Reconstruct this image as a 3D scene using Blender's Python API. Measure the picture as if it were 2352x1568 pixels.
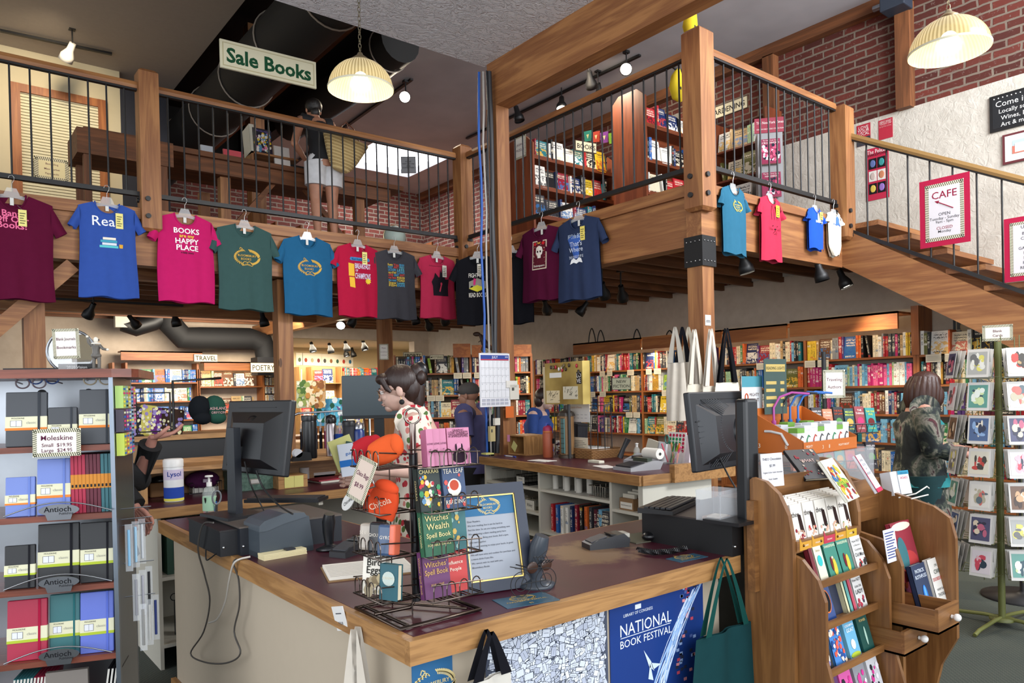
import bpy,bmesh,math,random
from mathutils import Vector,Matrix
from math import pi,sin,cos,radians,sqrt,atan2
C=bpy.context.scene.collection
for o in list(bpy.data.objects):bpy.data.objects.remove(o)
S=bpy.context.scene
# ---------------------------------------------------------------- camera
FPX,CYP,YAW,PIT,ROL,EYE=1697.6,917.4,0.89659,-0.009177,-0.022456,1.52
_f=Vector((cos(YAW)*cos(PIT),sin(YAW)*cos(PIT),sin(PIT)))
_r=Vector((sin(YAW),-cos(YAW),0));_u=_r.cross(_f)
RV=cos(ROL)*_r+sin(ROL)*_u;UV=-sin(ROL)*_r+cos(ROL)*_u;FV=_f;EYEP=Vector((0,0,EYE))
cam=bpy.data.cameras.new('camera');camo=bpy.data.objects.new('camera',cam);C.objects.link(camo)
camo.matrix_world=Matrix(((RV.x,UV.x,-FV.x,0),(RV.y,UV.y,-FV.y,0),(RV.z,UV.z,-FV.z,EYE),(0,0,0,1)))
cam.sensor_width=36;cam.lens=FPX/2352*36;cam.shift_y=(CYP-784)/2352;cam.clip_start=0.05;cam.clip_end=200
S.camera=camo
# ---------------------------------------------------------------- world, exposure
S.view_settings.view_transform='Standard';S.view_settings.look='None';S.view_settings.gamma=1
S.view_settings.use_curve_mapping=False;S.view_settings.exposure=0.88
w=bpy.data.worlds.new('daylight');S.world=w;w.use_nodes=True
w.node_tree.nodes['Background'].inputs[0].default_value=(0.86,0.93,1.0,1)
w.node_tree.nodes['Background'].inputs[1].default_value=0.75
def lamp(name,kind,loc,power,col=(1,1,1),size=0.1,look=None,spot=60,blend=.5,sy=None):
    l=bpy.data.lights.new(name,kind);l.energy=power;l.color=col
    if kind=='AREA':
        l.size=size
        if sy:l.shape='RECTANGLE';l.size_y=sy
    else:l.shadow_soft_size=size
    if kind=='SPOT':l.spot_size=radians(spot);l.spot_blend=blend
    o=bpy.data.objects.new(name,l);C.objects.link(o);o.location=loc
    if look is not None:o.rotation_euler=(Vector(look)-Vector(loc)).to_track_quat('-Z','Y').to_euler()
    return o
DAY,WARM=(.93,.96,1.0),(1.0,.84,.62)
lamp('shop_window_daylight','AREA',(1.5,-3.2,2.3),150,DAY,7.5,(3,6,1.7),sy=3.6)
lamp('left_area_light','AREA',(-3.4,2.0,2.4),70,DAY,5.0,(5,5,1.6),sy=3.0)  # broad daylight-coloured area light from the left, out of view
lamp('skylight_daylight','AREA',(6.4,11.1,5.42),80,DAY,1.2,(6.4,11.1,0))
lamp('upstairs_fill','AREA',(5.8,-.6,4.6),230,DAY,3.0,(6.3,8,4.6),sy=1.2)  # unseen area light added to brighten the upper floor and its ceiling
# ---------------------------------------------------------------- helpers
def up(px,py,**k):
    d=FV+(px-1176)/FPX*RV-(py-CYP)/FPX*UV
    (a,v),=k.items()
    if a=='d':return EYEP+d*v
    i='xyz'.index(a);return EYEP+d*((v-EYEP[i])/d[i])
def proj(p):
    v=Vector(p)-EYEP;z=v.dot(FV)
    return (1176+FPX*v.dot(RV)/z,CYP-FPX*v.dot(UV)/z,z) if z>.01 else (0,0,-1)
def lin(c):
    if isinstance(c,str):
        c=tuple(int(c[i:i+2],16)/255 for i in (0,2,4))
    return tuple((x/12.92 if x<=.04045 else ((x+.055)/1.055)**2.4) for x in c)
def T(x,y,z):return Matrix.Translation((x,y,z))
def RZ(a):return Matrix.Rotation(radians(a),4,'Z')
def RX(a):return Matrix.Rotation(radians(a),4,'X')
def RY(a):return Matrix.Rotation(radians(a),4,'Y')
def SC(x,y=None,z=None):
    y=x if y is None else y;z=x if z is None else z
    return Matrix.Diagonal((x,y,z,1))
MATS={}
class NT:
    def __init__(s,name):
        s.m=bpy.data.materials.new(name);s.m.use_nodes=True;s.t=s.m.node_tree;s.n=s.t.nodes;s.l=s.t.links
        s.b=s.n['Principled BSDF']
    def node(s,k,**kw):
        n=s.n.new(k)
        for a,v in kw.items():
            if a.startswith('i_'):n.inputs[int(a[2:]) if a[2:].isdigit() else a[2:].replace('_',' ')].default_value=v
            else:setattr(n,a,v)
        return n
    def link(s,a,b):s.l.new(a,b)
    def mix(s,f,a,b,blend='MIX'):
        n=s.n.new('ShaderNodeMix');n.data_type='RGBA';n.blend_type=blend;n.clamp_factor=True
        for i,v in ((0,f),(6,a),(7,b)):
            if hasattr(v,'is_output'):s.link(v,n.inputs[i])
            else:n.inputs[i].default_value=v if i==0 else (*v[:3],1)
        return n.outputs[2]
    def math(s,op,a,b=0.0,c=None):
        n=s.n.new('ShaderNodeMath');n.operation=op
        for i,v in enumerate((a,b,c)):
            if v is None:continue
            if hasattr(v,'is_output'):s.link(v,n.inputs[i])
            else:n.inputs[i].default_value=v
        return n.outputs[0]
    def ramp(s,fac,stops,interp='LINEAR'):
        n=s.n.new('ShaderNodeValToRGB');n.color_ramp.interpolation=interp
        e=n.color_ramp.elements
        while len(e)<len(stops):e.new(.5)
        for q,(p,c) in zip(e,stops):q.position=p;q.color=(*c[:3],1)
        s.link(fac,n.inputs[0]);return n.outputs[0]
    def bump(s,h,strength=.3,dist=.01):
        n=s.n.new('ShaderNodeBump');n.inputs['Strength'].default_value=strength;n.inputs['Distance'].default_value=dist
        s.link(h,n.inputs['Height']);s.link(n.outputs[0],s.b.inputs['Normal'])
    def coords(s,kind='Object',scale=(1,1,1),rot=(0,0,0)):
        t=s.n.new('ShaderNodeTexCoord');m=s.n.new('ShaderNodeMapping')
        m.inputs['Scale'].default_value=scale;m.inputs['Rotation'].default_value=rot
        s.link(t.outputs[kind],m.inputs[0]);return m.outputs[0]
    def noise(s,v,scale=5,detail=3,rough=.5,dist=0):
        n=s.n.new('ShaderNodeTexNoise');n.inputs['Scale'].default_value=scale;n.inputs['Detail'].default_value=detail
        n.inputs['Roughness'].default_value=rough;n.inputs['Distortion'].default_value=dist
        if v is not None:s.link(v,n.inputs['Vector'])
        return n.outputs[0]
def paint_mat(key,rough,metal=0,coat=0,spec=.5,trans=0,alpha=1,nz=.06):
    """plain surface whose colour comes from the mesh's own colour attribute, with slight mottling"""
    t=NT(key);a=t.node('ShaderNodeVertexColor',layer_name='Col')
    n=t.noise(t.coords(),23,2)
    f=t.math('MULTIPLY_ADD',n,nz*2,1-nz)
    v=t.node('ShaderNodeVectorMath',operation='SCALE');t.link(a.outputs[0],v.inputs[0]);t.link(f,v.inputs[3])
    t.link(v.outputs[0],t.b.inputs['Base Color'])
    t.b.inputs['Roughness'].default_value=rough;t.b.inputs['Metallic'].default_value=metal
    t.b.inputs['Coat Weight'].default_value=coat;t.b.inputs['Specular IOR Level'].default_value=spec
    t.b.inputs['Transmission Weight'].default_value=trans;t.b.inputs['Alpha'].default_value=alpha
    MATS[key]=t.m;return t
paint_mat('matte',.75);paint_mat('gloss',.28,nz=.02);paint_mat('satin',.5,nz=.03);paint_mat('metal',.3,1)
paint_mat('paper',.85,spec=.2,nz=.02);paint_mat('cloth',.95,spec=.1,nz=.08);paint_mat('plastic',.38,nz=.03)
t=paint_mat('clear',.08,spec=.6,alpha=.22,nz=0);paint_mat('skin',.55,spec=.35,nz=.04).b.inputs['Subsurface Weight'].default_value=.06
def emit_mat(key,col,strength):
    t=NT(key);t.b.inputs['Emission Color'].default_value=(*lin(col),1);t.b.inputs['Emission Strength'].default_value=strength
    t.b.inputs['Base Color'].default_value=(*lin(col),1);MATS[key]=t.m
emit_mat('lens','fff3dc',9);emit_mat('lens_cool','eef6ff',9);emit_mat('tube','ffe9b8',5);emit_mat('sky_glow','f4f8ff',3.2)
def wood(key,dark,light,axis='x',scale=1.0,rough=.5,knots=True,ring=2.2):
    t=NT(key);sc={'x':(.55,7,7),'y':(7,.55,7),'z':(7,7,.55)}[axis]
    co=t.coords('Object',tuple(v*scale for v in sc))
    n=t.noise(co,1.6,4,.55,.6)
    wv=t.math('SINE',t.math('MULTIPLY',n,17*ring/2.2))
    fine=t.noise(t.coords('Object',tuple(v*scale*(9 if v>1 else 3) for v in sc)),2.2,3,.6)
    f=t.math('ADD',t.math('MULTIPLY',t.math('ADD',wv,1),.23),t.math('MULTIPLY',fine,.5))
    c=t.ramp(f,[(.1,lin(light)),(.55,tuple((a+b)/2 for a,b in zip(lin(light),lin(dark)))),(.95,lin(dark))])
    big=t.noise(t.coords('Object',(.9*scale,)*3),.9,1)
    c=t.mix(t.math('MULTIPLY',big,.35),c,lin(dark))
    if knots:
        vo=t.node('ShaderNodeTexVoronoi');t.link(t.coords('Object',tuple(v*scale*.33 for v in {'x':(1,3.2,3.2),'y':(3.2,1,3.2),'z':(3.2,3.2,1)}[axis])),vo.inputs['Vector']);vo.inputs['Scale'].default_value=3
        k=t.math('LESS_THAN',vo.outputs['Distance'],.055)
        c=t.mix(t.math('MULTIPLY',k,.75),c,tuple(x*.25 for x in lin(dark)))
    t.link(c,t.b.inputs['Base Color']);t.b.inputs['Roughness'].default_value=rough;t.bump(f,.12,.002)
    MATS[key]=t.m
for a in 'xyz':
    wood('fir_'+a,'6a3a1c','b07c4a',a,1.0,.55)
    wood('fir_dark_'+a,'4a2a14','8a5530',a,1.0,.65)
    wood('cherry_'+a,'5c2a17','8e4a2b',a,1.2,.42,False)
    wood('shelfwood_'+a,'7c3f1b','b8743c',a,1.2,.5,False)
    wood('oak_'+a,'7d5630','b88a55',a,2.2,.4,False,3)
    wood('rackoak_'+a,'5e3a1c','9a6b3c',a,1.6,.38,False,2)
    wood('laminate_'+a,'5a2f22','8a4a38',a,2,.35,False)
t=NT('plaster');n=t.noise(t.coords(),9,4);t.link(t.ramp(n,[(.3,lin('b9a794')),(.7,lin('c4b3a0'))]),t.b.inputs['Base Color']);t.b.inputs['Roughness'].default_value=.9;t.bump(t.noise(t.coords(),60,3),.15,.004);MATS['plaster']=t.m
t=NT('white_stucco');n=t.noise(t.coords(),6,4);t.link(t.ramp(n,[(.3,lin('b3ada1')),(.7,lin('c5bfb3'))]),t.b.inputs['Base Color']);t.b.inputs['Roughness'].default_value=.9
t.bump(t.noise(t.coords(),14,6,.6,1.2),.5,.02);MATS['white_stucco']=t.m
t=NT('skip_trowel');t.b.inputs['Base Color'].default_value=(*lin('d2cfd2'),1);t.b.inputs['Roughness'].default_value=.8
n=t.noise(t.coords('Object',(1,1.6,1)),7.5,3,.55,2.6);t.bump(t.ramp(n,[(.45,(0,0,0)),(.5,(.9,)*3),(.56,(1,)*3),(.6,(.2,)*3)]),.75,.02);MATS['skip_trowel']=t.m
t=NT('ceiling_paint');n=t.noise(t.coords(),2,2);t.link(t.ramp(n,[(.3,lin('a3a2a6')),(.7,lin('afaeb2'))]),t.b.inputs['Base Color']);t.b.inputs['Roughness'].default_value=.9;t.bump(t.noise(t.coords(),50,3),.2,.004);MATS['ceiling_paint']=t.m
t=NT('carpet');co=t.coords('Object',(70,70,70));ck=t.node('ShaderNodeTexChecker');t.link(co,ck.inputs[0]);ck.inputs['Scale'].default_value=1
ck.inputs[1].default_value=(*lin('3d443c'),1);ck.inputs[2].default_value=(*lin('56594f'),1)
c=t.mix(t.noise(t.coords(),160,2),ck.outputs[0],lin('30352f'));t.link(c,t.b.inputs['Base Color']);t.b.inputs['Roughness'].default_value=1;t.bump(t.noise(co,1.2,2),.5,.004);MATS['carpet']=t.m
def brick_mat(key,ax):
    t=NT(key);b=t.node('ShaderNodeTexBrick');tc=t.node('ShaderNodeTexCoord');sx=t.node('ShaderNodeSeparateXYZ');cb=t.node('ShaderNodeCombineXYZ')
    t.link(tc.outputs['Object'],sx.inputs[0]);t.link(sx.outputs[ax],cb.inputs[0]);t.link(sx.outputs[2],cb.inputs[1]);co=cb.outputs[0]
    nn=t.noise(t.coords(),12,3);d=t.node('ShaderNodeVectorMath',operation='SCALE');d.inputs[3].default_value=.022
    nv=t.node('ShaderNodeTexNoise');nv.inputs['Scale'].default_value=9;t.link(co,nv.inputs['Vector']);t.link(nv.outputs['Color'],d.inputs[0])
    ad=t.node('ShaderNodeVectorMath',operation='ADD');t.link(co,ad.inputs[0]);t.link(d.outputs[0],ad.inputs[1]);t.link(ad.outputs[0],b.inputs[0])
    b.inputs['Color1'].default_value=(*lin('6a2c20'),1);b.inputs['Color2'].default_value=(*lin('43180f'),1);b.inputs['Mortar'].default_value=(*lin('7f7264'),1)
    for k,v in (('Scale',1),('Mortar Size',.011),('Mortar Smooth',.25),('Bias',-.1),('Brick Width',.235),('Row Height',.077)):b.inputs[k].default_value=v
    c=t.mix(t.math('MULTIPLY',t.math('GREATER_THAN',t.noise(t.coords(),34,4,.7),.62),.5),b.outputs[0],lin('84736a'))
    c=t.mix(t.math('MULTIPLY',t.noise(t.coords(),3,3),.45),c,lin('3a1a15'))
    t.link(c,t.b.inputs['Base Color']);t.b.inputs['Roughness'].default_value=.9
    h=t.math('ADD',t.math('MULTIPLY',b.outputs['Fac'],-1),t.math('MULTIPLY',nn,.4));t.bump(h,.6,.012);MATS[key]=t.m
brick_mat('brick_yz',1);brick_mat('brick_xz',0)
t=NT('burgundy');co=t.coords();n=t.noise(co,5,4)
base=t.ramp(n,[(.3,lin('3a0c1b')),(.7,lin('481224'))])
sp=t.node('ShaderNodeVectorMath',operation='DISTANCE');t.link(co,sp.inputs[0]);sp.inputs[1].default_value=(1.93,1.98,.92)
wear=t.math('ADD',t.math('MULTIPLY',sp.outputs['Value'],-3.2),t.math('MULTIPLY',t.noise(co,11,5,.7),1.3))
wf=t.ramp(wear,[(.02,(0,0,0)),(.24,(1,1,1))])
t.link(t.mix(wf,base,lin('75593f')),t.b.inputs['Base Color']);t.b.inputs['Roughness'].default_value=.36;MATS['burgundy']=t.m
# books: colour per mesh corner, lettering-like ticks laid out along the spine (uv) or cover
def book_mat(key,cover):
    t=NT(key);a=t.node('ShaderNodeVertexColor',layer_name='Col');s=t.node('ShaderNodeAttribute',attribute_name='seed')
    uv=t.node('ShaderNodeUVMap');sx=t.node('ShaderNodeSeparateXYZ');t.link(uv.outputs[0],sx.inputs[0]);u,v=sx.outputs[0],sx.outputs[1];sd=s.outputs['Fac']
    lum=t.node('ShaderNodeRGBToBW');t.link(a.outputs[0],lum.inputs[0]);isl=t.math('GREATER_THAN',lum.outputs[0],.22)
    ink=t.mix(isl,lin('efe6cf'),lin('241c1c'))
    ink2=t.ramp(t.math('FRACT',t.math('MULTIPLY',sd,17.3)),[(0,lin('e8dcc0')),(.2,lin('c8402f')),(.4,lin('e3b23a')),(.6,lin('2f6fa8')),(.8,lin('f2f0e8')),(.93,lin('1d1d20'))],'CONSTANT')
    cv=t.node('ShaderNodeCombineXYZ')
    if cover:   # several text rows on top, picture in the middle, author row below
        t.link(t.math('MULTIPLY',u,34),cv.inputs[0]);t.link(t.math('MULTIPLY',v,26),cv.inputs[1]);t.link(t.math('MULTIPLY',sd,99),cv.inputs[2])
        tick=t.math('GREATER_THAN',t.noise(cv.outputs[0],1,1),.5)
        row=t.math('GREATER_THAN',t.math('FRACT',t.math('MULTIPLY',v,8)),.35)
        edge=t.math('LESS_THAN',t.math('ABSOLUTE',t.math('SUBTRACT',u,.5)),.38)
        top=t.math('GREATER_THAN',v,t.math('MULTIPLY_ADD',t.math('FRACT',t.math('MULTIPLY',sd,7)),.25,.52));top=t.math('MULTIPLY',top,t.math('LESS_THAN',v,.93))
        bot=t.math('MULTIPLY',t.math('LESS_THAN',v,.13),t.math('GREATER_THAN',v,.05))
        txt=t.math('MULTIPLY',t.math('MULTIPLY',t.math('MULTIPLY',tick,row),edge),t.math('MAXIMUM',top,bot))
        pc=t.node('ShaderNodeCombineXYZ');t.link(t.math('MULTIPLY',u,3),pc.inputs[0]);t.link(t.math('MULTIPLY',v,4),pc.inputs[1]);t.link(t.math('MULTIPLY',sd,55),pc.inputs[2])
        pn=t.noise(pc.outputs[0],1.1,2,.5,1.2)
        reg=t.math('MULTIPLY',t.math('LESS_THAN',v,.55),t.math('GREATER_THAN',pn,.5))
        c=t.mix(t.math('MULTIPLY',reg,.8),a.outputs[0],ink2);c=t.mix(txt,c,ink)
    else:
        t.link(t.math('MULTIPLY',u,2.2),cv.inputs[0]);t.link(t.math('MULTIPLY',v,44),cv.inputs[1]);t.link(t.math('MULTIPLY',sd,99),cv.inputs[2])
        tick=t.math('MULTIPLY',t.math('GREATER_THAN',t.noise(cv.outputs[0],1,1),.5),.62)
        edge=t.math('LESS_THAN',t.math('ABSOLUTE',t.math('SUBTRACT',u,.5)),.27)
        lo=t.math('MULTIPLY_ADD',t.math('FRACT',t.math('MULTIPLY',sd,5)),.3,.12)
        rng=t.math('MULTIPLY',t.math('GREATER_THAN',v,lo),t.math('LESS_THAN',v,.88))
        gap=t.math('GREATER_THAN',t.math('ABSOLUTE',t.math('SUBTRACT',v,.6)),.04)
        txt=t.math('MULTIPLY',t.math('MULTIPLY',t.math('MULTIPLY',tick,edge),rng),gap)
        band=t.math('LESS_THAN',t.math('ABSOLUTE',t.math('SUBTRACT',v,t.math('FRACT',t.math('MULTIPLY',sd,3.7)))),.045)
        c=t.mix(t.math('MULTIPLY',band,.55),a.outputs[0],ink2);c=t.mix(txt,c,ink)
    t.link(c,t.b.inputs['Base Color']);t.b.inputs['Roughness'].default_value=.45;t.b.inputs['Specular IOR Level'].default_value=.35
    MATS[key]=t.m
book_mat('spine',False);book_mat('cover',True)
class MB:
    """collects shapes, then links them as ONE mesh object"""
    def __init__(s,mat='matte',col='808080',M=None):
        s.v=[];s.f=[];s.mt=[];s.c=[];s.sm=[];s.uv=[];s.sd=[];s.mat=mat;s.col=lin(col);s.M=M or Matrix();s.seed=0.0
    def set(s,mat=None,col=None):
        if mat:s.mat=mat
        if col:s.col=lin(col)
        return s
    def add(s,vs,fs,smooth=False,M=None,uvs=None):
        b=len(s.v);M=s.M@M if M else s.M
        s.v+=[M@Vector(q) for q in vs]
        for i,f in enumerate(fs):
            s.f.append(tuple(b+j for j in f));s.mt.append(s.mat);s.c.append(s.col);s.sm.append(smooth);s.sd.append(s.seed)
            s.uv.append(uvs[i] if uvs else None)
        return s
    def box(s,x0,y0,z0,x1,y1,z1,M=None,bev=0):
        if bev:
            bm=bmesh.new();bmesh.ops.create_cube(bm,size=1)
            bmesh.ops.transform(bm,matrix=T((x0+x1)/2,(y0+y1)/2,(z0+z1)/2)@SC(abs(x1-x0),abs(y1-y0),abs(z1-z0)),verts=bm.verts)
            bmesh.ops.bevel(bm,geom=bm.edges[:],offset=bev,segments=2,affect='EDGES',profile=.5)
            bm.verts.index_update();s.add([v.co[:] for v in bm.verts],[[v.index for v in f.verts] for f in bm.faces],False,M);bm.free();return s
        vs=[(x,y,z) for z in (z0,z1) for y in (y0,y1) for x in (x0,x1)]
        return s.add(vs,[(0,2,3,1),(4,5,7,6),(0,1,5,4),(2,6,7,3),(0,4,6,2),(1,3,7,5)],False,M)
    def quad(s,a,b,c,d,M=None):return s.add([a,b,c,d],[(0,1,2,3)],False,M,[((0,0),(1,0),(1,1),(0,1))])
    def poly(s,pts,M=None):return s.add(pts,[tuple(range(len(pts)))],False,M)
    def prism(s,pts,h0,h1,ax='z',M=None,smooth=False):
        """outline pts (2D) extruded from h0 to h1 along ax"""
        n=len(pts)
        def p(q,h):return {'z':(q[0],q[1],h),'y':(q[0],h,q[1]),'x':(h,q[0],q[1])}[ax]
        vs=[p(q,h0) for q in pts]+[p(q,h1) for q in pts]
        fs=[tuple(range(n))[::-1],tuple(range(n,2*n))]
        s.add(vs,fs,False,M);return s.add(vs,[(i,(i+1)%n,n+(i+1)%n,n+i) for i in range(n)],smooth,M)
    def tube(s,pts,r,n=8,M=None,cap=True,closed=False,smooth=True):
        pts=[Vector(p) for p in pts];k=len(pts);rs=r if isinstance(r,(list,tuple)) else [r]*k
        vs=[];ref=None
        for i,p in enumerate(pts):
            a=pts[i-1] if (i>0 or closed) else p;b=pts[(i+1)%k] if (i<k-1 or closed) else p
            d=(b-a);d=d.normalized() if d.length>1e-9 else Vector((0,0,1))
            if ref is None:ref=d.cross(Vector((0,0,1)) if abs(d.z)<.9 else Vector((1,0,0))).normalized()
            ref=(ref-d*ref.dot(d));ref=ref.normalized() if ref.length>1e-6 else d.orthogonal().normalized();q=d.cross(ref)
            vs+=[p+rs[i]*(cos(2*pi*j/n)*ref+sin(2*pi*j/n)*q) for j in range(n)]
        fs=[(i*n+j,i*n+(j+1)%n,((i+1)%k)*n+(j+1)%n,((i+1)%k)*n+j) for i in range(k if closed else k-1) for j in range(n)]
        s.add(vs,fs,smooth and n>5,M)
        if cap and not closed:s.add(vs[:n],[tuple(range(n))[::-1]],False,M);s.add(vs[-n:],[tuple(range(n))],False,M)
        return s
    def bar(s,a,b,w,h=None,M=None):
        """square bar from a to b"""
        a=Vector(a);b=Vector(b);h=h or w;d=(b-a).normalized();sdv=d.cross(Vector((0,0,1)) if abs(d.z)<.95 else Vector((0,1,0))).normalized();uu=sdv.cross(d)
        vs=[p+sx*w/2*sdv+sy*h/2*uu for p in (a,b) for sx,sy in ((-1,-1),(1,-1),(1,1),(-1,1))]
        return s.add(vs,[(0,3,2,1),(4,5,6,7),(0,1,5,4),(1,2,6,5),(2,3,7,6),(3,0,4,7)],False,M)
    def lathe(s,prof,n=20,M=None,smooth=True,cap=True):
        vs=[(r*cos(2*pi*j/n),r*sin(2*pi*j/n),z) for r,z in prof for j in range(n)]
        s.add(vs,[(i*n+j,i*n+(j+1)%n,(i+1)*n+(j+1)%n,(i+1)*n+j) for i in range(len(prof)-1) for j in range(n)],smooth,M)
        if cap:
            if prof[0][0]>1e-4:s.add(vs[:n],[tuple(range(n))[::-1]],False,M)
            if prof[-1][0]>1e-4:s.add(vs[-n:],[tuple(range(n))],False,M)
        return s
    def ball(s,c,r,n=12,M=None,rz=None):
        rx,ry,rzz=r if isinstance(r,(list,tuple)) else (r,r,r)
        m=n//2+1;vs=[(c[0]+rx*sin(pi*i/m)*cos(2*pi*j/n),c[1]+ry*sin(pi*i/m)*sin(2*pi*j/n),c[2]+rzz*cos(pi*i/m)) for i in range(1,m) for j in range(n)]
        vs+=[(c[0],c[1],c[2]+rzz),(c[0],c[1],c[2]-rzz)];t0=len(vs)-2
        fs=[((i-1)*n+j,i*n+j,i*n+(j+1)%n,(i-1)*n+(j+1)%n) for i in range(1,m-1) for j in range(n)]
        fs+=[(t0,j,(j+1)%n) for j in range(n)]+[(t0+1,(m-2)*n+(j+1)%n,(m-2)*n+j) for j in range(n)]
        return s.add(vs,fs,True,M)
    def grid(s,fn,nu,nv,M=None,smooth=True,wrap=False):
        vs=[fn(i/nu,j/nv) for j in range(nv+1) for i in range(nu if wrap else nu+1)];w_=nu if wrap else nu+1
        return s.add(vs,[(j*w_+i,j*w_+(i+1)%w_,(j+1)*w_+(i+1)%w_,(j+1)*w_+i) for j in range(nv) for i in range(nu)],smooth,M)
    def text(s,txt,size,M=None,align='CENTER',bold=0,width=None,spacing=1,squash=None,fn=None):
        """flat lettering in the local x-z plane facing -y, centred on the origin; squash = fit to this width"""
        vs,fs,w_=glyphs(txt,bold,spacing)
        k=size;kx=k
        if width and w_*k>width:kx=width/w_
        if squash:kx=squash/w_
        ox={'CENTER':-w_/2,'LEFT':0,'RIGHT':-w_}[align]
        pts=[((x+ox)*kx,0,(y-.36)*k) for x,y in vs]
        if fn:pts=[fn(p) for p in pts]
        return s.add(pts,fs,False,M)
    def build(s,name,parent=None,M=None,subsurf=0,**tags):
        me=bpy.data.meshes.new(name);me.from_pydata(s.v,[],s.f)
        keys=list(dict.fromkeys(s.mt));me.polygons.foreach_set('material_index',[keys.index(k) for k in s.mt])
        for k in keys:me.materials.append(MATS[k])
        me.polygons.foreach_set('use_smooth',s.sm)
        ca=me.color_attributes.new('Col','FLOAT_COLOR','CORNER');buf=[]
        for f,c in zip(s.f,s.c):buf+=[c[0],c[1],c[2],1.0]*len(f)
        ca.data.foreach_set('color',buf)
        if any(k in ('spine','cover') for k in keys):
            ul=me.uv_layers.new(name='UVMap');ub=[]
            for f,q in zip(s.f,s.uv):ub+=[c for p in (q or ((0.5,.02),)*len(f)) for c in p]
            ul.data.foreach_set('uv',ub)
            at=me.attributes.new('seed','FLOAT','FACE');at.data.foreach_set('value',s.sd)
        me.update();o=bpy.data.objects.new(name,me);C.objects.link(o)
        if parent is not None:o.parent=parent
        if M is not None:o.matrix_local=M
        if subsurf:m_=o.modifiers.new('smooth','SUBSURF');m_.levels=m_.render_levels=subsurf
        for k,v in tags.items():o[k]=v
        return o
def each(mat,col,boxes,name,parent):
    for b in boxes:MB(mat,col).box(*b).build(name,parent)
_GL={}
def glyphs(txt,bold=0,spacing=1):
    key=(txt,bold,spacing)
    if key in _GL:return _GL[key]
    cu=bpy.data.curves.new('t','FONT');cu.body=txt;cu.size=1;cu.offset=bold;cu.resolution_u=2;cu.space_character=spacing;cu.align_x='LEFT';cu.space_line=.95
    o=bpy.data.objects.new('t',cu);C.objects.link(o)
    me=bpy.data.meshes.new_from_object(o,depsgraph=bpy.context.evaluated_depsgraph_get())
    vs=[(v.co.x,v.co.y) for v in me.vertices];fs=[tuple(p.vertices) for p in me.polygons]
    bpy.data.objects.remove(o);bpy.data.curves.remove(cu);bpy.data.meshes.remove(me)
    w_=max([v[0] for v in vs] or [1])
    _GL[key]=(vs,fs,w_);return _GL[key]
def thing(name,label,cat,M=None,group=None,**k):
    o=bpy.data.objects.new(name,None);C.objects.link(o);o.empty_display_size=.1
    if M is not None:o.matrix_world=M if isinstance(M,Matrix) else T(*M)
    o['label']=label;o['category']=cat
    if group:o['group']=group
    return o
def tag(o,label,cat,group=None):
    o['label']=label;o['category']=cat
    if group:o['group']=group
    return o
def struct(o):o['kind']='structure';return o
def frame(x,y,z=0,ang=0):return T(x,y,z)@RZ(ang)
random.seed(7)
# ================================================================ the building
XR,YF,ZM,ZC=7.9,12.5,3.08,5.5      # right wall, far wall, mezzanine floor, high ceiling
XS,YL,YE=4.655,6.6,3.46              # mezzanine edges: side, long left run, end
def sbox(name,b,mat,col='ffffff',**k):return struct(MB(mat,col).box(*b).build(name,**k))
sbox('floor',(-5,-4,-.1,12,17.5,0),'carpet')
sbox('wall_right',(XR,-.5,0,XR+.25,YF,2.8),'plaster')
sbox('wall_right_stucco',(XR-.03,-.5,2.8,XR+.25,5.2,4.31),'white_stucco')
sbox('wall_right_brick',(XR,-.5,2.8,XR+.25,12.9,ZC),'brick_yz')
m=MB('plaster').box(-3,YF,0,4.95,YF+.2,2.98).box(4.95,YF,2.57,7.57,YF+.2,2.98).box(7.57,YF,0,8.1,YF+.2,2.98)
struct(m.build('wall_far'))
sbox('wall_far_brick',(-3,YF+.1,2.98,8.1,YF+.3,ZC),'brick_xz')
# the bright room behind the opening
sbox('wall_back_room',(3.2,16.2,0,11,16.4,3),'paper','c2ae88');sbox('wall_back_room_side',(9.6,12.9,0,9.8,16.2,3),'paper','d8c7a4')
sbox('ceiling_back_room',(3.2,YF+.2,2.66,9.8,16.4,2.76),'paper','c8bba8')
# ceilings
sbox('ceiling_left',(-5,5.3,ZC,2.62,12.9,ZC+.15),'matte','a3978a')
m=MB('ceiling_paint').box(4.35,5.3,ZC,5.65,12.9,ZC+.15).box(5.65,5.3,ZC,7.05,10.42,ZC+.15).box(5.65,11.72,ZC,7.05,12.9,ZC+.15).box(7.05,5.3,ZC,8.1,12.9,ZC+.15).box(4.25,-1.0,ZC,8.1,5.3,ZC+.15)
struct(m.build('ceiling'))
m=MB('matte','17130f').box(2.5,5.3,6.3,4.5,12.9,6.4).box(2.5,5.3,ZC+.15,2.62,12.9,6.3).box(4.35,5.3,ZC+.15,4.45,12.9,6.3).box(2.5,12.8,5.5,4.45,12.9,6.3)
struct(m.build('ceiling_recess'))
m=MB('sky_glow').box(5.65,10.42,5.62,7.05,11.72,5.63);struct(m.build('window_1_skylight'))
m=MB('skip_trowel').box(-5,-2.6,4.42,3.98,5.27,5.6);struct(m.build('ceiling_lowered'))
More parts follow.
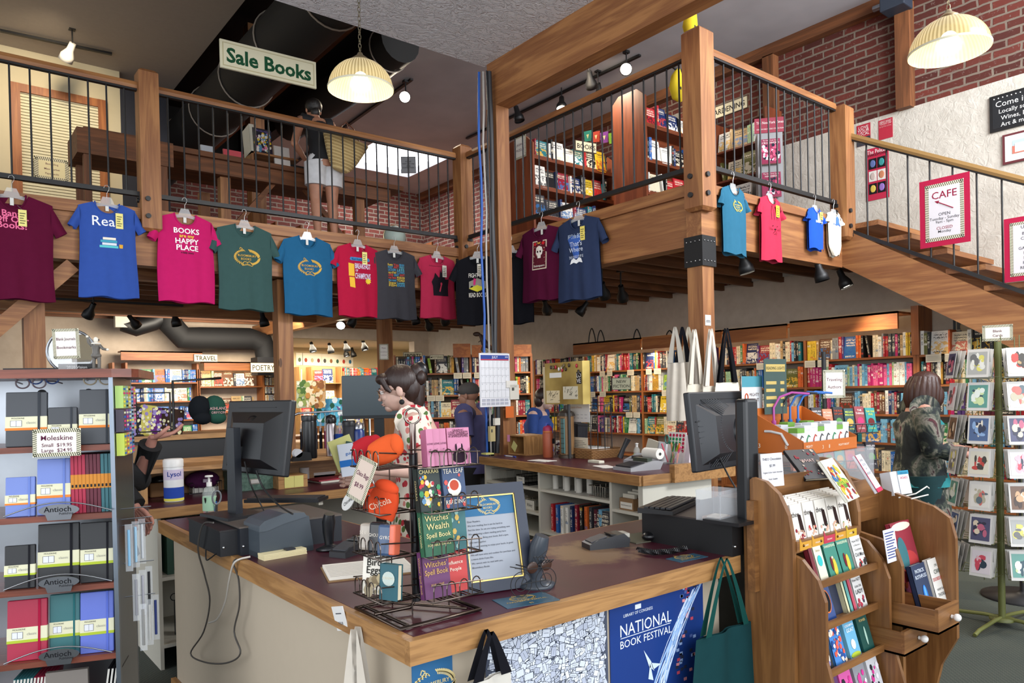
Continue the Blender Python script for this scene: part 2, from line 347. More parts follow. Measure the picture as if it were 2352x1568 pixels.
# front side behind the camera stays open: shop windows
sbox('beam_ceiling',(3.97,-1.6,4.03,4.12,5.22,4.44),'fir_y')
sbox('beam_ceiling_post',(3.97,5.1,0,4.11,5.24,4.03),'fir_z')
sbox('beam_long_front',(-3,YL,2.63,XS+.1,YL+.14,3.0),'fir_x')
sbox('trim_long_front',(-3,YL-.03,3.0,XS-.02,YL+.14,3.09),'fir_x')
sbox('beam_side_front',(XS,YE+.1,2.62,XS+.14,YL,3.0),'fir_y')
sbox('trim_side_front',(XS-.03,YE+.1,3.0,XS+.14,YL,3.09),'fir_y')
sbox('beam_end_front',(XS-.02,YE,2.62,6.75,YE+.14,3.0),'fir_x')
sbox('trim_end_front',(XS+.12,YE-.03,3.0,6.75,YE+.14,3.07),'fir_x')
sbox('beam_end_rest',(6.75,YE+.02,2.66,XR,YE+.14,2.98),'fir_x')
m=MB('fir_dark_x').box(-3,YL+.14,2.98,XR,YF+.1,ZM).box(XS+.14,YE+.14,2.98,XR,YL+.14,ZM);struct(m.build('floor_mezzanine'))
y=3.95
while y<12.4:
    x0=XS+.14 if y<YL+.1 else-3
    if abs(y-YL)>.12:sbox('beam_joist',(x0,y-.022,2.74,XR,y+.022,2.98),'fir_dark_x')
    y+=.41
for i,yy in enumerate((7.05,9.9)):sbox('beam_under_joists',(-3 if yy>6 else XS,yy,2.58,4.55,yy+.12,2.74),'fir_x')
sbox('beam_cross',(4.4,YL,2.55,4.54,YF,2.74),'fir_y')
# timber posts
def post(px,y,name,label_struct=True,w=.14,z1=2.62):
    x=up(px,905,y=y).x
    return sbox(name,(x-w/2,y,0,x+w/2,y+w,z1),'fir_z')
post(660,6.7,'beam_post');post(893,7.95,'beam_post');post(84,6.7,'beam_post')
sbox('beam_corner_post',(XS-.02,YE,0,XS+.12,YE+.14,2.62),'fir_z')
m=MB('fir_x').bar(up(165,610,y=6.68),up(-60,800,y=6.68),.11,.11);struct(m.build('beam_brace'))
m=MB('matte','0c0c0e').box(XS-.035,YE-.015,2.45,XS+.135,YE+.155,2.68)
for dz in (2.49,2.64):
    for k in range(4):
        m.set('metal','9a9a9a').ball((XS-.037,YE+.01+k*.04,dz),.007,6).ball((XS-.01+k*.04,YE-.017,dz),.007,6)
tag(m.build('post_bracket'),'black steel bracket joining corner post to mezzanine beams','bracket')
# wall timbers by the brick
for px,y0 in ((2076,None),(1766,None)):
    p=up(px,250 if px>2000 else 200,x=XR-.1)
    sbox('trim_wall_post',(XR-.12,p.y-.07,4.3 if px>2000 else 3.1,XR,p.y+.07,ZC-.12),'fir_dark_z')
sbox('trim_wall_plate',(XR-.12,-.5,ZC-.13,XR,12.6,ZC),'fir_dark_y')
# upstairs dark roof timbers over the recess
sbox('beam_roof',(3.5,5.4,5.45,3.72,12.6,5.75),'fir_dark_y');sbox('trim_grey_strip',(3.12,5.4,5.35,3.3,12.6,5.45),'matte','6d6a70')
sbox('beam_upstairs_post',(3.28,9.2,ZM,3.46,9.38,6.2),'fir_z')
# upstairs partition with an inner window and blinds
PY=9.9
m=MB('matte','2a2c36').box(1.96,PY,ZM,2.5,PY+.1,ZC-.2);struct(m.build('wall_upstairs_dark'))
wx0,wx1,wz1=up(22,180,y=PY).x,up(243,222,y=PY).x,5.1
m=MB('paper','cfc3a3').box(-3,PY,ZM,wx0,PY+.12,ZC).box(wx1,PY,ZM,1.96,PY+.12,ZC).box(wx0,PY,5.08,wx1,PY+.12,ZC);struct(m.build('wall_upstairs'))
w=struct(thing('window_2','x','x',(0,PY-.02,0)));
for k in ('label','category'):del w[k]
m=MB('shelfwood_z').box(wx0,-.03,ZM,wx0+.09,.03,wz1).box(wx1-.09,-.03,ZM,wx1,.03,wz1);m.box(wx0+.09,-.029,wz1-.09,wx1-.09,.03,wz1-.001);m.build('window_frame',w)
m=MB('paper','ddd6b6')
z=ZM+.05
while z<wz1-.1:m.box(wx0+.09,.0,z,wx1-.09,.022,z+.026,M=None);z+=.034
m.build('blind',w)
# stairs: stringers, treads, down along the right wall toward the front
SL=.62
m=MB('fir_y');ys=[YE+.05,-.6]
def zs(y):return 2.99+(y-YE)*SL
m.prism([(ys[0],zs(ys[0])),(ys[1],zs(ys[1])),(ys[1],zs(ys[1])-.36),(ys[0],zs(ys[0])-.36)],6.75,6.82,'x');st=m.build('beam_stair_stringer');struct(st)
m=MB('fir_y').prism([(ys[0],zs(ys[0])+.05),(ys[1],zs(ys[1])+.05),(ys[1],zs(ys[1])-.2),(ys[0],zs(ys[0])-.2)],7.8,7.87,'x');struct(m.build('trim_stair_wall_side'))
m=MB('white_stucco').prism([(ys[0],zs(ys[0])-.2),(ys[1],zs(ys[1])-.2),(ys[1],2.85),(ys[0],2.85)],7.871,7.899,'x');struct(m.build('wall_right_stucco_by_stairs'))
m=MB('plaster').prism([(ys[0],zs(ys[0])-.24),(ys[1],zs(ys[1])-.24),(ys[1],zs(ys[1])-.26),(ys[0],zs(ys[0])-.26)],6.82,7.8,'x');struct(m.build('ceiling_under_stairs'))
k=0;y=YE-.02
while y>-.4:
    z=zs(y)+.035;sbox('floor_stair_tread',(6.79,y-.3,z-.045,7.84,y,z),'fir_x',None or 'ffffff')
    sbox('floor_stair_riser',(6.83,y-.02,z-.2,7.84,y,z-.045),'fir_x');y-=.285
# newel posts
def newel(x,y,z0,z1,name,lab,w=.15):
    m=MB('fir_z');h=w/2;c=.025
    m.prism([(-h,-h),(h,-h),(h,h),(-h,h)],z0+c,z1-c)
    for a,b in ((z1-c,z1),(z0+c,z0)):
        m.add([(-h,-h,a),(h,-h,a),(h,h,a),(-h,h,a),(-h+c,-h+c,b),(h-c,-h+c,b),(h-c,h-c,b),(-h+c,h-c,b)],[(0,1,5,4),(1,2,6,5),(2,3,7,6),(3,0,4,7),(4,5,6,7)])
    t=thing('newel_post',lab,'post',(x,y,0));m.build('post',t)
    for dz in (.12,.26):
        b=MB('satin','17171a').tube([(-.03,-h-.001,z0+dz),(-.03,-h-.018,z0+dz)],.02,10).build('bolt',t);b=MB('satin','17171a').tube([(-h-.001,.02,z0+dz),(-h-.018,.02,z0+dz)],.02,10).build('bolt',t)
    return t
NX1=up(340,300,y=YL-.02).x
newel(NX1,YL-.01,2.9,4.22,'n','square fir newel post between the blue and bright pink shirts')
newel(XS-.02,YL-.03,2.84,4.2,'n','square fir newel post at the inner corner of the mezzanine')
newel(XS-.0,YE+.02,2.86,4.23,'n','tall fir newel post standing above the black steel bracket',.17)
newel(6.72,YE-.03,2.86,4.1,'n','fir newel post at the head of the stairs',.16)
# railings
def railing(a,b,n,lab,grp=None):
    """a, b: floor points of the rail run; balusters n"""
    a=Vector(a);b=Vector(b);L=(b-a).to_2d().length;ang=math.degrees(atan2(b.y-a.y,b.x-a.x));dz=(b.z-a.z)
    t=thing('railing',lab,'railing',T(*a)@RZ(ang),grp);s=dz/L
    m=MB('satin' if s else 'fir_x','8a6a3c');pr=[(-.025,.87),(.025,.87),(.031,.895),(.022,.925),(-.022,.925),(-.031,.895)]
    n_=len(pr);m.add([(0,p[0],p[1]) for p in pr]+[(L,p[0],p[1]+dz) for p in pr],[tuple(range(n_)),tuple(range(n_,2*n_))[::-1]]+[(i,n_+i,n_+(i+1)%n_,(i+1)%n_) for i in range(n_)])
    m.build('handrail',t)
    q=MB('satin','121214')
    for z0,z1,h in ((.855,.87,.02),(0,.035,.02)):
        q.add([(x,yy,z+(dz if x else 0)) for x in (0,L) for yy in (-h,h) for z in (z0,z1)],[(0,1,3,2),(4,6,7,5),(0,4,5,1),(2,3,7,6),(0,2,6,4),(1,5,7,3)])
    q.box(-.0,-.03,-.03,.012,.03,.0).box(L-.012,-.03,-.03+dz,L,.03,dz);q.build('bottom_rail',t)
    for i in range(n):
        x=L*(i+.75)/(n+.5);MB('satin','141416').tube([(x,0,.02+s*x),(x,0,.865+s*x)],.0075,6,cap=False).build('baluster',t)
    return t
ZR=3.19
railing((-1.2,YL,ZR),(NX1-.07,YL,ZR),20,'black iron railing with wood handrail above the maroon and blue shirts')
railing((NX1+.07,YL,ZR),(XS-.1,YL,ZR),24,'long black iron railing with wood handrail above the pink to rose shirts')
railing((XS,YL-.11,ZR),(XS,YE+.11,ZR),24,'black iron railing with wood handrail running toward the tall corner newel')
railing((XS+.08,YE,ZR),(6.64,YE,ZR),15,'short black iron railing above the kids shirts and baby onesie')
railing((6.77,YE-.1,2.92),(6.77,-.3,2.92-.62*3.16),20,'sloping stair railing with brass coloured handrail holding the red cafe signs')
# wires and conduits beside the tall ceiling post
t=thing('cable_bundle','black conduit and blue cables running down beside the calendar post','cable',(3.93,5.1,0))
for nm,dx,dy,r,c in (('conduit',-.02,.0,.02,'2e2f33'),('blue_cable',-.1,.06,.011,'1d4f9e'),('grey_cable',-.075,.03,.009,'9a9590'),('black_cable',-.055,.0,.008,'222226'),('brown_cable',-.085,.08,.007,'6b4a34')):
    pts=[(dx+.008*sin(i*1.7+dx*50),dy+.006*cos(i*2.1),1.0+i*.3) for i in range(12)]
    MB('satin',c).tube(pts,r,8).build(nm,t)
# ceiling duct
t=thing('air_duct','long round black air duct hung below the high ceiling','duct',(2.95,0,5.12))
MB('matte','0e0c0a').tube([(0,5.7,0),(0,12.4,0)],.3,24).build('pipe',t)
for y in (6.15,7.25,8.35,9.5,10.8):MB('satin','8d8276').tube([(.312*cos(a*pi/14),y,.312*sin(a*pi/14)) for a in range(28)],.009,6,closed=True).build('strap',t)
t=thing('air_duct','short dark duct elbow beside the hanging lamp chain','duct',(3.98,6.7,5.2))
MB('matte','0e0c0a').tube([(0,0,0),(.05,1.4,0),(.1,3.2,.1)],.22,18).build('pipe',t);MB('satin','8d8276').tube([(.23*cos(a*pi/12),.25,.23*sin(a*pi/12)) for a in range(24)],.008,6,closed=True).build('strap',t)
# low black duct on the far wall
t=thing('air_duct','fat black duct bending along the wall above the travel shelves','duct',(0,11.9,0))
q=lambda px,py:up(px,py,y=11.9)-Vector((0,11.9,0))
MB('matte','0b0a0b').tube([q(385,700),q(392,745),q(420,775),q(460,777),q(575,778),q(603,787),q(612,815),q(612,830)],.175,16).build('pipe',t)
MB('satin','0d0d0f').tube([q(395,715),q(350,740),q(310,752),q(280,745)],[.12,.13,.13,.1],12).build('branch',t)
MB('satin','b8b0a0').box(*(q(262,752)-Vector((0,.1,0))),*(q(300,728)+Vector((0,.02,0)))).build('grille',t)
MB('satin','141316').box(*(q(582,862)-Vector((0,.2,0))),*(q(650,822)+Vector((0,.1,0)))).build('outlet_box',t)
# ================================================================ shirts on hangers
def shirt(px,py,plane,col,L,label,art=None,W=.215,tagpos=None,fold=0,tagcol='e6dc8a',onesie=False,inner=None,kid=False):
    ax,v=plane;p=up(px,py,**{ax:v-abs(fold)*.0035});ang=-90 if ax=='x' else 0
    rnd=random.Random(px)
    M=T(*p)@RZ(ang+rnd.uniform(-3,3)+fold)
    h=tag_hanger(M@T(0,0,0),label,W)
    k=W/.215;zs0=-.095 if not kid else-.075
    ph=rnd.uniform(0,6);nk=.085*min(1,k*1.1)
    def ztop(x,front):
        a=abs(x)
        if a<nk:return zs0-(.1 if front else .02)*k*sqrt(max(0,1-(a/nk)**2))
        return zs0-.045*k*(a-nk)/(W-nk)
    def yf(x,z,front=True):
        u=max(-1,min(1,x/W));t_=max(0,min(1,(zs0-z)/L));d=.012+.03*min(1,t_*3)
        y=d*sqrt(max(0,1-u*u*.98))+.006*sin(x*31+z*7+ph)*min(1,t_*2)*(1-abs(u))+.004*sin(z*17+x*12+ph*2)*(1-abs(u))+.007*t_*sin(x*55+ph)*(1-u*u)
        return-y if front else y
    m=MB('cloth',col)
    for front in (True,False):
        def fn(a,b,front=front):
            u=a*2-1;zt=ztop(u*W,front);x=u*W*(1+.03*sin(b*5+ph)+(.05*b if not onesie else 0));z=zt+(zs0-L-zt)*b+.008*sin(u*5+ph)*b
            if onesie and b>.72:q=(b-.72)/.28;x *= 1-.62*q**1.5
            return (x,yf(u*W*.999,z,front),z)
        m.grid(fn,20,22)
    for sd in (-1,1):
        top0,top1=(W-.004,zs0-.045*k),(W+.085*k,zs0-.215*k);bo0,bo1=(W-.008,zs0-.2*k),(W+.022*k,zs0-.255*k)
        for f in (-1,1):
            def fs(a,b,sd=sd,f=f):
                x=(top0[0]*(1-a)+top1[0]*a)*(1-b)+(bo0[0]*(1-a)+bo1[0]*a)*b;z=(top0[1]*(1-a)+top1[1]*a)*(1-b)+(bo0[1]*(1-a)+bo1[1]*a)*b
                return (sd*x,f*(.012+.016*a)*sin(pi*(.04+.92*b))*1.4+.004*sin(a*9+b*4+ph),z)
            m.grid(fs,6,5)
    # collar rib
    pts=[(nk*1.02*sin(t_),yf(nk*sin(t_),ztop(nk*sin(t_),True))-.002,zs0-.102*k*cos(t_)) for t_ in [i*pi/16-pi/2 for i in range(17)]]
    m.set(col=inner or col).tube(pts,.0055*k,5,cap=True)
    m.tube([(nk*1.02*sin(t_),.02*cos(t_),zs0-.022*k*cos(t_)) for t_ in [i*pi/10-pi/2 for i in range(11)]],.005*k,5)
    m.set('paper','d8d8d4').box(-.012,.004,zs0-.07*k,.012,.006,zs0-.025)
    if art:
        def onf(dx,dz,off=.004):return lambda p:(p[0]+dx,yf(p[0]+dx,p[2]+dz)-off-.0008*0,p[2]+dz)
        art(m,onf,zs0-.1*k,k)
    o=m.build('t_shirt' if not onesie else 'baby_onesie',None,M);tag(o,label,'shirt','shirts hanging along the mezzanine edge')
    if tagpos:
        x,z=tagpos[0]*k,zs0-.06*k-tagpos[1]*k;b=MB('paper',tagcol);y0=yf(x,z)-.02
        b.box(x-.026,y0-.002,z-.135*min(k,.9),x+.026,y0,z);b.set(col='5a5540')
        for i in range(5):b.box(x-.018,y0-.003,z-.03-i*.018,x+.018-.006*(i%3),y0-.0021,z-.024-i*.018)
        b.set(col='777777').tube([(x,y0,z),(x*.5,y0+.01,z+.03)],.001,4);b.build('price_tag',o)
    return o
def tag_hanger(M,label,W):
    t=thing('hanger','clear plastic hanger holding the '+label.split(' with ')[0].split(' printed ')[0].split(' showing ')[0],'hanger',M,'clear shirt hangers')
    MB('metal','c8c8c8').tube([(-.02,0,.02),(-.012,0,.04),(.006,0,.045),(.018,0,.03),(.016,0,.01),(0,0,-.02),(0,0,-.055)],.0022,6).build('hook',t)
    k=W/.215;MB('clear','f0f4f6').prism([(-.045,-.085),(-.03,-.05),(.03,-.05),(.045,-.085),(.05,-.1),(W*.85,-.135),(W*.85,-.15),(0,-.12),(-W*.85,-.15),(-W*.85,-.135),(-.05,-.1)],-.004,.004,'y').build('bar',t)
    return t
def lines(m,onf,rows,z0,x0=0,**kw):
    """rows: (text, size, colour, dz)"""
    z=z0
    for txt,sz,c,dz in rows:z-=dz;m.set('paper',c).text(txt,sz,fn=onf(x0,z),**kw)
def shape(m,onf,pts,c,dx=0,dz=0,off=.004,s=1):
    m.set('paper',c);n=len(pts);f=onf(dx,dz,off);cx=sum(p[0] for p in pts)/n;cz=sum(p[1] for p in pts)/n
    P=[(p[0]*s,0,p[1]*s) for p in pts];m.add([f((cx*s,0,cz*s))]+[f(p) for p in P],[(0,i+1,(i+1)%n+1) for i in range(n)])
def ell(rx,rz,n=20,a0=0,a1=2*pi):return [(rx*cos(a0+(a1-a0)*i/n),rz*sin(a0+(a1-a0)*i/n)) for i in range(n)]
def logo_pts(m,put,c,s=1.0):
    """oval garland with the shop name across it and an open book at its foot; put(x, z) -> 3-D point, m already set"""
    m.set('paper',c)
    def ln(pts,w):
        for a,b in zip(pts[:-1],pts[1:]):
            d=Vector((b[0]-a[0],b[1]-a[1]));nn=Vector((-d.y,d.x)).normalized()*w/2 if d.length>1e-6 else Vector((0,w))
            m.add([put(a[0]+nn.x,a[1]+nn.y),put(b[0]+nn.x,b[1]+nn.y),put(b[0]-nn.x,b[1]-nn.y),put(a[0]-nn.x,a[1]-nn.y)],[(0,1,2,3)])
    for a0,a1 in ((.15,1.35),(1.8,4.35),(5.1,6.2)):
        pts=[(.085*s*cos(a0+(a1-a0)*i/14),.05*s*sin(a0+(a1-a0)*i/14)) for i in range(15)];ln(pts,.004*s)
        for i in range(0,15):
            x,z=pts[i];a=a0+(a1-a0)*i/14;ln([(x,z),(x+.013*s*cos(a+.9),z+.013*s*sin(a+.9))],.005*s);ln([(x,z),(x+.01*s*cos(a+3.6),z+.01*s*sin(a+3.6))],.004*s)
    for q in ([(-.05,.052),(-.045,.068),(-.03,.06),(-.04,.05)],):ln([(x*s,z*s) for x,z in q],.004*s)
    bk=[(-.035,-.06),(0,-.052),(.035,-.06),(.045,-.045),(.015,-.03),(0,-.036),(-.018,-.03),(-.03,-.04)]
    ln([(x*s,z*s) for x,z in bk+bk[:1]],.004*s);ln([(0,-.052*s),(0,-.036*s)],.003*s);ln([(-.02*s,-.05*s),(-.004*s,-.046*s)],.002*s);ln([(.02*s,-.05*s),(.004*s,-.046*s)],.002*s)
    for txt,sz,x,z in (('BLOOMSBURY',.021,0,.012),('BOOKS',.022,-.008,-.012)):
        vs,fs,w_=glyphs(txt,.01,1);kx=sz*s
        m.add([put(x*s+(a-w_/2)*kx,z*s+(b-.36)*kx) for a,b in vs],fs)
def art_logo(c,dz=.16,s=1.0,dx=0):
    def f(m,onf,z0,k):g=onf(dx,z0-dz*k);logo_pts(m,lambda x,z:g((x,0,z)),c,s*k)
    return f
def art_bans(m,onf,z,k):lines(m,onf,[('Bans',.065,'e8709a',.03),('Off Our',.065,'e8709a',.045),('Books!',.068,'e8709a',.045)],z,-.01,bold=.02)
def art_read(m,onf,z,k):
    lines(m,onf,[('Read',.11,'e8ecf2',.06)],z,-.01,bold=.005)
    for i,(c,w) in enumerate((('5fc4c9',.13),('d9dee6',.1),('4aa0b8',.115),('e9e2d2',.09))):shape(m,onf,[(-w/2,0),(w/2,0),(w/2,.018),(-w/2,.018)],c,.004*(i%2),z-.27+i*.021)
    shape(m,onf,[(-.012,0),(.012,0),(.014,.03),(-.014,.03)],'d9a53c',.085,z-.268)
def art_happy(m,onf,z,k):lines(m,onf,[('BOOKS',.062,'f4eef0',.045),('are my',.042,'e8c23c',.043),('HAPPY',.062,'f4eef0',.045),('PLACE',.062,'f4eef0',.055),('a lady story',.022,'3a2030',.042)],z,.0,bold=.02)
def art_break(m,onf,z,k):
    shape(m,onf,[(-.095,-.015),(.1,-.015),(.11,0),(.1,.018),(-.095,.018),(-.105,0)],'3d7fb5',.0,z-.055);m.set('paper','16233c').text('Kurt Vonnegut, Jr.',.03,squash=.17,fn=onf(0,z-.055,.006))
    for p in ([(-.12,-.02),(-.065,-.03),(-.065,-.15),(-.12,-.145)],[(-.115,-.155),(-.065,-.16),(-.06,-.26),(-.11,-.25)]):shape(m,onf,p,'e3b23a',0,z-.075)
    for txt,sz,zz,ww in (('BREAKFAST',.07,-.12,.17),('OF',.03,-.165,.03),('CHAMPIONS',.075,-.215,.17)):m.set('paper','d9cfe6').text(txt,sz,squash=ww,bold=.02,fn=onf(.025 if ww>.1 else-.04,z+zz,.006))
    st=[((.034 if i%2 else .022)*cos(i*pi/9),(.034 if i%2 else .022)*sin(i*pi/9)) for i in range(18)];shape(m,onf,st,'e9c93c',.085,z-.26)
def art_words(m,onf,z,k):
    rows=[[('Fusty','e3c34a'),('You','d0453c'),('BEAN','4f9fc8')],[('FOOT','4f9fc8'),('ART','d0453c'),('FED','5fb4c9')],[('LICKER','4f9fc8'),('LESS','5fb4c9')],[('cup of bad','e3c34a'),('COWS','4f9fc8')],[('LOATHED','d0453c'),('GNAT','4f9fc8'),('WIT','d0453c')],[('rat less','d0453c'),('POISON','e3c34a')],[('the toad','4f9fc8'),('TOAD','e3c34a')],[('Stew','e3c34a'),('Lunatic','5fb4c9')],[('FISH','e3c34a'),('KNAVE','4f9fc8')]]
    for i,r in enumerate(rows):
        n=len(r)
        for j,(w_,c) in enumerate(r):m.set('paper',c).text(w_,.032,squash=.18/n-.008,bold=.01,fn=onf(-.09+.18*(j+.5)/n,z-.05-i*.026))
def art_castle(m,onf,z,k):
    shape(m,onf,[(-.08,-.3),(.1,-.3),(.1,-.2),(.115,-.12),(.09,-.17),(.06,-.1),(.055,-.02),(.035,.0),(.03,-.09),(.01,-.02),(-.0,-.1),(-.03,-.14),(-.05,-.06),(-.065,-.11),(-.1,-.16),(-.085,-.2)],'17101a',.0,z-.03)
    shape(m,onf,[(-.012,-.255),(.002,-.26),(.024,-.19),(.012,-.18)],'c23a55',.0,z-.03,.007);shape(m,onf,ell(.012,.016),'c23a55',.018,z-.205,.007)
    m.set('paper','3a1520').text('The Haunting of Hill House',.014,fn=onf(-.04,z-.02))
def art_fight(m,onf,z,k):
    lines(m,onf,[('FIGHT EVIL',.062,'e8e4da',.1)],z,0,squash=.18,bold=.01);lines(m,onf,[('READ BOOKS',.062,'e8e4da',.3)],z,0,squash=.18,bold=.01)
    shape(m,onf,[(0,.07),(.085,.035),(.085,-.035),(0,-.07),(-.085,-.035),(-.085,.035)],'9a978c',0,z-.2);shape(m,onf,[(-.085,-.035),(0,-.0),(.085,-.035),(0,-.07)],'d8cf3c',0,z-.2,.006)
    shape(m,onf,[(-.02,-.03),(.0,-.03),(.01,.03),(-.015,.04)],'d8387e',-.02,z-.17,.008)
def art_skull(m,onf,z,k):
    shape(m,onf,[(-.085,-.15),(.085,-.15),(.085,.12),(-.085,.12)],'d9c9b4',0,z-.15);shape(m,onf,[(-.075,-.14),(.075,-.14),(.075,.11),(-.075,.11)],'571726',0,z-.15,.006)
    r=random.Random(5)
    for i in range(60):
        a,b=r.uniform(-.07,.07),r.uniform(-.12,.1);shape(m,onf,ell(.006,.003,5),r.choice(['d9c9b4','c8323c','d9c9b4']),a,z-.15+b,.0065)
    shape(m,onf,[(x,y) for x,y in [(-.035,.045),(0,.06),(.035,.045),(.045,.01),(.035,-.02),(.02,-.03),(.018,-.055),(-.018,-.055),(-.022,-.03),(-.04,-.01)]],'e9e4dc',0,z-.14,.008)
    for x in (-.016,.018):shape(m,onf,ell(.009,.011,8),'2a1018',x,z-.135,.0095)
    for x in (-.05,.05):shape(m,onf,ell(.018,.016,8),'c8242c',x,z-.06,.0095)
    shape(m,onf,[(-.015,0),(.015,0),(.02,.02),(0,.01),(-.02,.02)],'d9a53c',0,z-.062,.0095);m.set('paper','e9e4dc').text('Shakespeare',.028,squash=.13,bold=.01,fn=onf(0,z-.265,.0095))
def art_stuff(m,onf,z,k):
    shape(m,onf,[(-.02,-.16),(.02,-.16),(.1,.02),(.05,.045),(-.05,.045),(-.1,.02)],'3a5fae',0,z-.1)
    lines(m,onf,[('READ the BOOKS',.06,'b9cdea',.06)],z,0,squash=.2,bold=.01);m.set('paper','d8e2f4').text("That's",.062,fn=onf(0,z-.13,.006)).text('Where',.058,fn=onf(0,z-.18,.006)).text('THE GOOD STUFF IS',.035,squash=.17,fn=onf(0,z-.245,.006))
    shape(m,onf,[(-.075,-.02),(-.03,-.008),(0,-.02),(.03,-.008),(.075,-.02),(.06,.02),(.03,.03),(0,.012),(-.03,.03),(-.06,.02)],'eef2f6',0,z-.285)
def art_rabbit(m,onf,z,k):
    def st(pts,w=.003):
        f=onf(0,z-.0,.005);m.set('paper','241014')
        for a,b in zip(pts[:-1],pts[1:]):
            d=Vector((b[0]-a[0],b[1]-a[1]));n_=Vector((-d.y,d.x)).normalized()*w/2;m.add([f((a[0]+n_.x,0,a[1]+n_.y)),f((b[0]+n_.x,0,b[1]+n_.y)),f((b[0]-n_.x,0,b[1]-n_.y)),f((a[0]-n_.x,0,a[1]-n_.y))],[(0,1,2,3)])
    for x in (-.03,.03):st([(x-.014,-.13),(x-.015,-.06),(x,-.01),(x+.015,-.06),(x+.014,-.13)])
    for x in (-.03,.03):st([(x,-.175),(x,-.183)],.008)
    st([(-.012,-.205),(.012,-.205)],.01);st([(-.03,-.24),(0,-.215),(.03,-.24)]);st([(-.02,-.25),(0,-.24),(.02,-.25)])
    for s in (-1,1):
        for d in (-.01,0,.012):st([(s*.03,-.21+d*.3),(s*.085,-.2+d)],.0015)
def art_small(c,w):
    def f(m,onf,z,k):
        shape(m,onf,[(-.03,-.1),(-.01,-.02),(.01,.0),(.035,-.03),(.02,-.06),(.04,-.11),(.0,-.09)],c,0,z+.01);m.set('paper',c).text(w,.03,squash=.12*k/.5 if k<1 else .12,bold=.01,fn=onf(0,z-.14*k/.5*.55))
    return f
SY=('y',YL-.045);SX=('x',XS-.045);SE=('y',YE-.045)
shirt(26,416,SY,'57112f',.78,'maroon t-shirt printed Bans Off Our Books, at the far left',art_bans,.25,(.05,.04))
shirt(245,438,SY,'33509c',.75,'royal blue t-shirt printed with the word Read',art_read,.198,(.085,.03))
shirt(424,466,SY,'b81e60',.74,'bright pink t-shirt printed BOOKS are my HAPPY PLACE',art_happy)
shirt(561,492,SY,'36504e',.75,'grey green t-shirt with gold wreath logo',art_logo('c8a24a',.17,1.15),W=.232)
shirt(705,520,SY,'22597f',.73,'deep teal blue t-shirt with gold wreath logo',art_logo('c8a24a',.17,1.15),W=.232)
shirt(821,538,SY,'a81a3a',.71,'crimson t-shirt with yellow box lettering Breakfast of Champions',art_break,tagpos=(.05,.02))
shirt(905,553,SY,'3c3b40',.69,'dark grey t-shirt covered in coloured insult words',art_words,fold=-8)
shirt(1003,566,SY,'a82a48',.66,'rose red t-shirt with black castle silhouette',art_castle,.21,(.06,.05),tagcol='d9d4c8')
shirt(1096,566,SX,'17171c',.7,'black t-shirt printed Fight Evil Read Books, left of the calendar post',art_fight,.22,(.03,.03),fold=42,tagcol='d9d4c8')
shirt(1172,552,SX,'131318',.72,'black t-shirt half hidden right behind the calendar post',None,.22,(-.02,.05),fold=25)
shirt(1243,497,SX,'4f1230',.69,'maroon t-shirt with white skull and roses print',art_skull,.225,fold=10)
shirt(1328,474,SX,'2b3652',.73,'navy t-shirt printed That\'s Where the Good Stuff Is',art_stuff,.235,(.07,.03),fold=8,tagcol='e3d26a')
shirt(1683,407,SE,'2c5f78',.53,'small teal kids t-shirt with gold wreath logo',art_logo('c8b24a',.12,1.0),.155,kid=True)
shirt(1768,431,SE,'b23048',.53,'coral pink kids t-shirt with a line drawn rabbit face',art_rabbit,.15,(.05,.05),kid=True,tagcol='e0c23a')
shirt(1871,458,SE,'2450b8',.37,'bright blue toddler t-shirt with white dinosaur print',art_small('c8d8ee','BLOCK'),.11,(.06,.02),kid=True,tagcol='d9c060')
shirt(1914,468,SE,'e2ddcb',.4,'cream baby onesie with small colourful print',art_small('4a6fae','hello'),.1,kid=True,onesie=True)
# ================================================================ bookcases and books
PAL=dict(red='b3222b',crimson='8e1a30',orange='d9672b',yellow='e2bd33',cream='e3d6b8',white='e8e5dc',black='1b1a1c',charcoal='3c3c42',navy='1f2f5c',blue='2b62a8',teal='1f7078',green='2f7a45',lime='97b83c',olive='66662f',brown='643f28',tan='bd9c6c',purple='583a78',pink='dc5f8c',magenta='b82468',grey='8b8d90',maroon='571726',gold='b88a30')
PAL['sky blue']='74accb';PAL['pale green']='a8c79a'
BOOKS=[]
def book_geo(m,M,w_,h,d,col,seed,face=False,pages='d9ccb0'):
    """w_ thickness (or cover width when face-out), d depth; base centre of the front at the origin"""
    m.seed=seed;c=PAL.get(col,col)
    if not face:
        t_=min(.003,w_*.15);m.set('satin',c)
        m.box(-w_/2,.002,0,-w_/2+t_,d,h,M).box(w_/2-t_,.002,0,w_/2,d,h,M)
        m.set('paper',pages).box(-w_/2+t_,.004,.003,w_/2-t_,d-.005,h-.004,M)
        m.set('spine',c).add([(-w_/2,.002,0),(w_/2,.002,0),(w_/2,.002,h),(-w_/2,.002,h),(-w_*.3,0,0),(w_*.3,0,0),(w_*.3,0,h),(-w_*.3,0,h)],[(4,5,6,7),(0,4,7,3),(5,1,2,6)],False,M,[((.2,0),(.8,0),(.8,1),(.2,1)),((0,0),(.2,0),(.2,1),(0,1)),((.8,0),(1,0),(1,1),(.8,1))])
    else:
        m.set('satin',c).box(-w_/2,.0008,0,-w_/2+.002,d,h,M).box(-w_/2,d-.0015,0,w_/2,d,h,M)
        m.set('paper',pages).box(-w_/2+.002,.001,.002,w_/2-.002,d-.002,h-.002,M)
        m.set('cover',c).quad((-w_/2,0,0),(w_/2,0,0),(w_/2,0,h),(-w_/2,0,h),M)
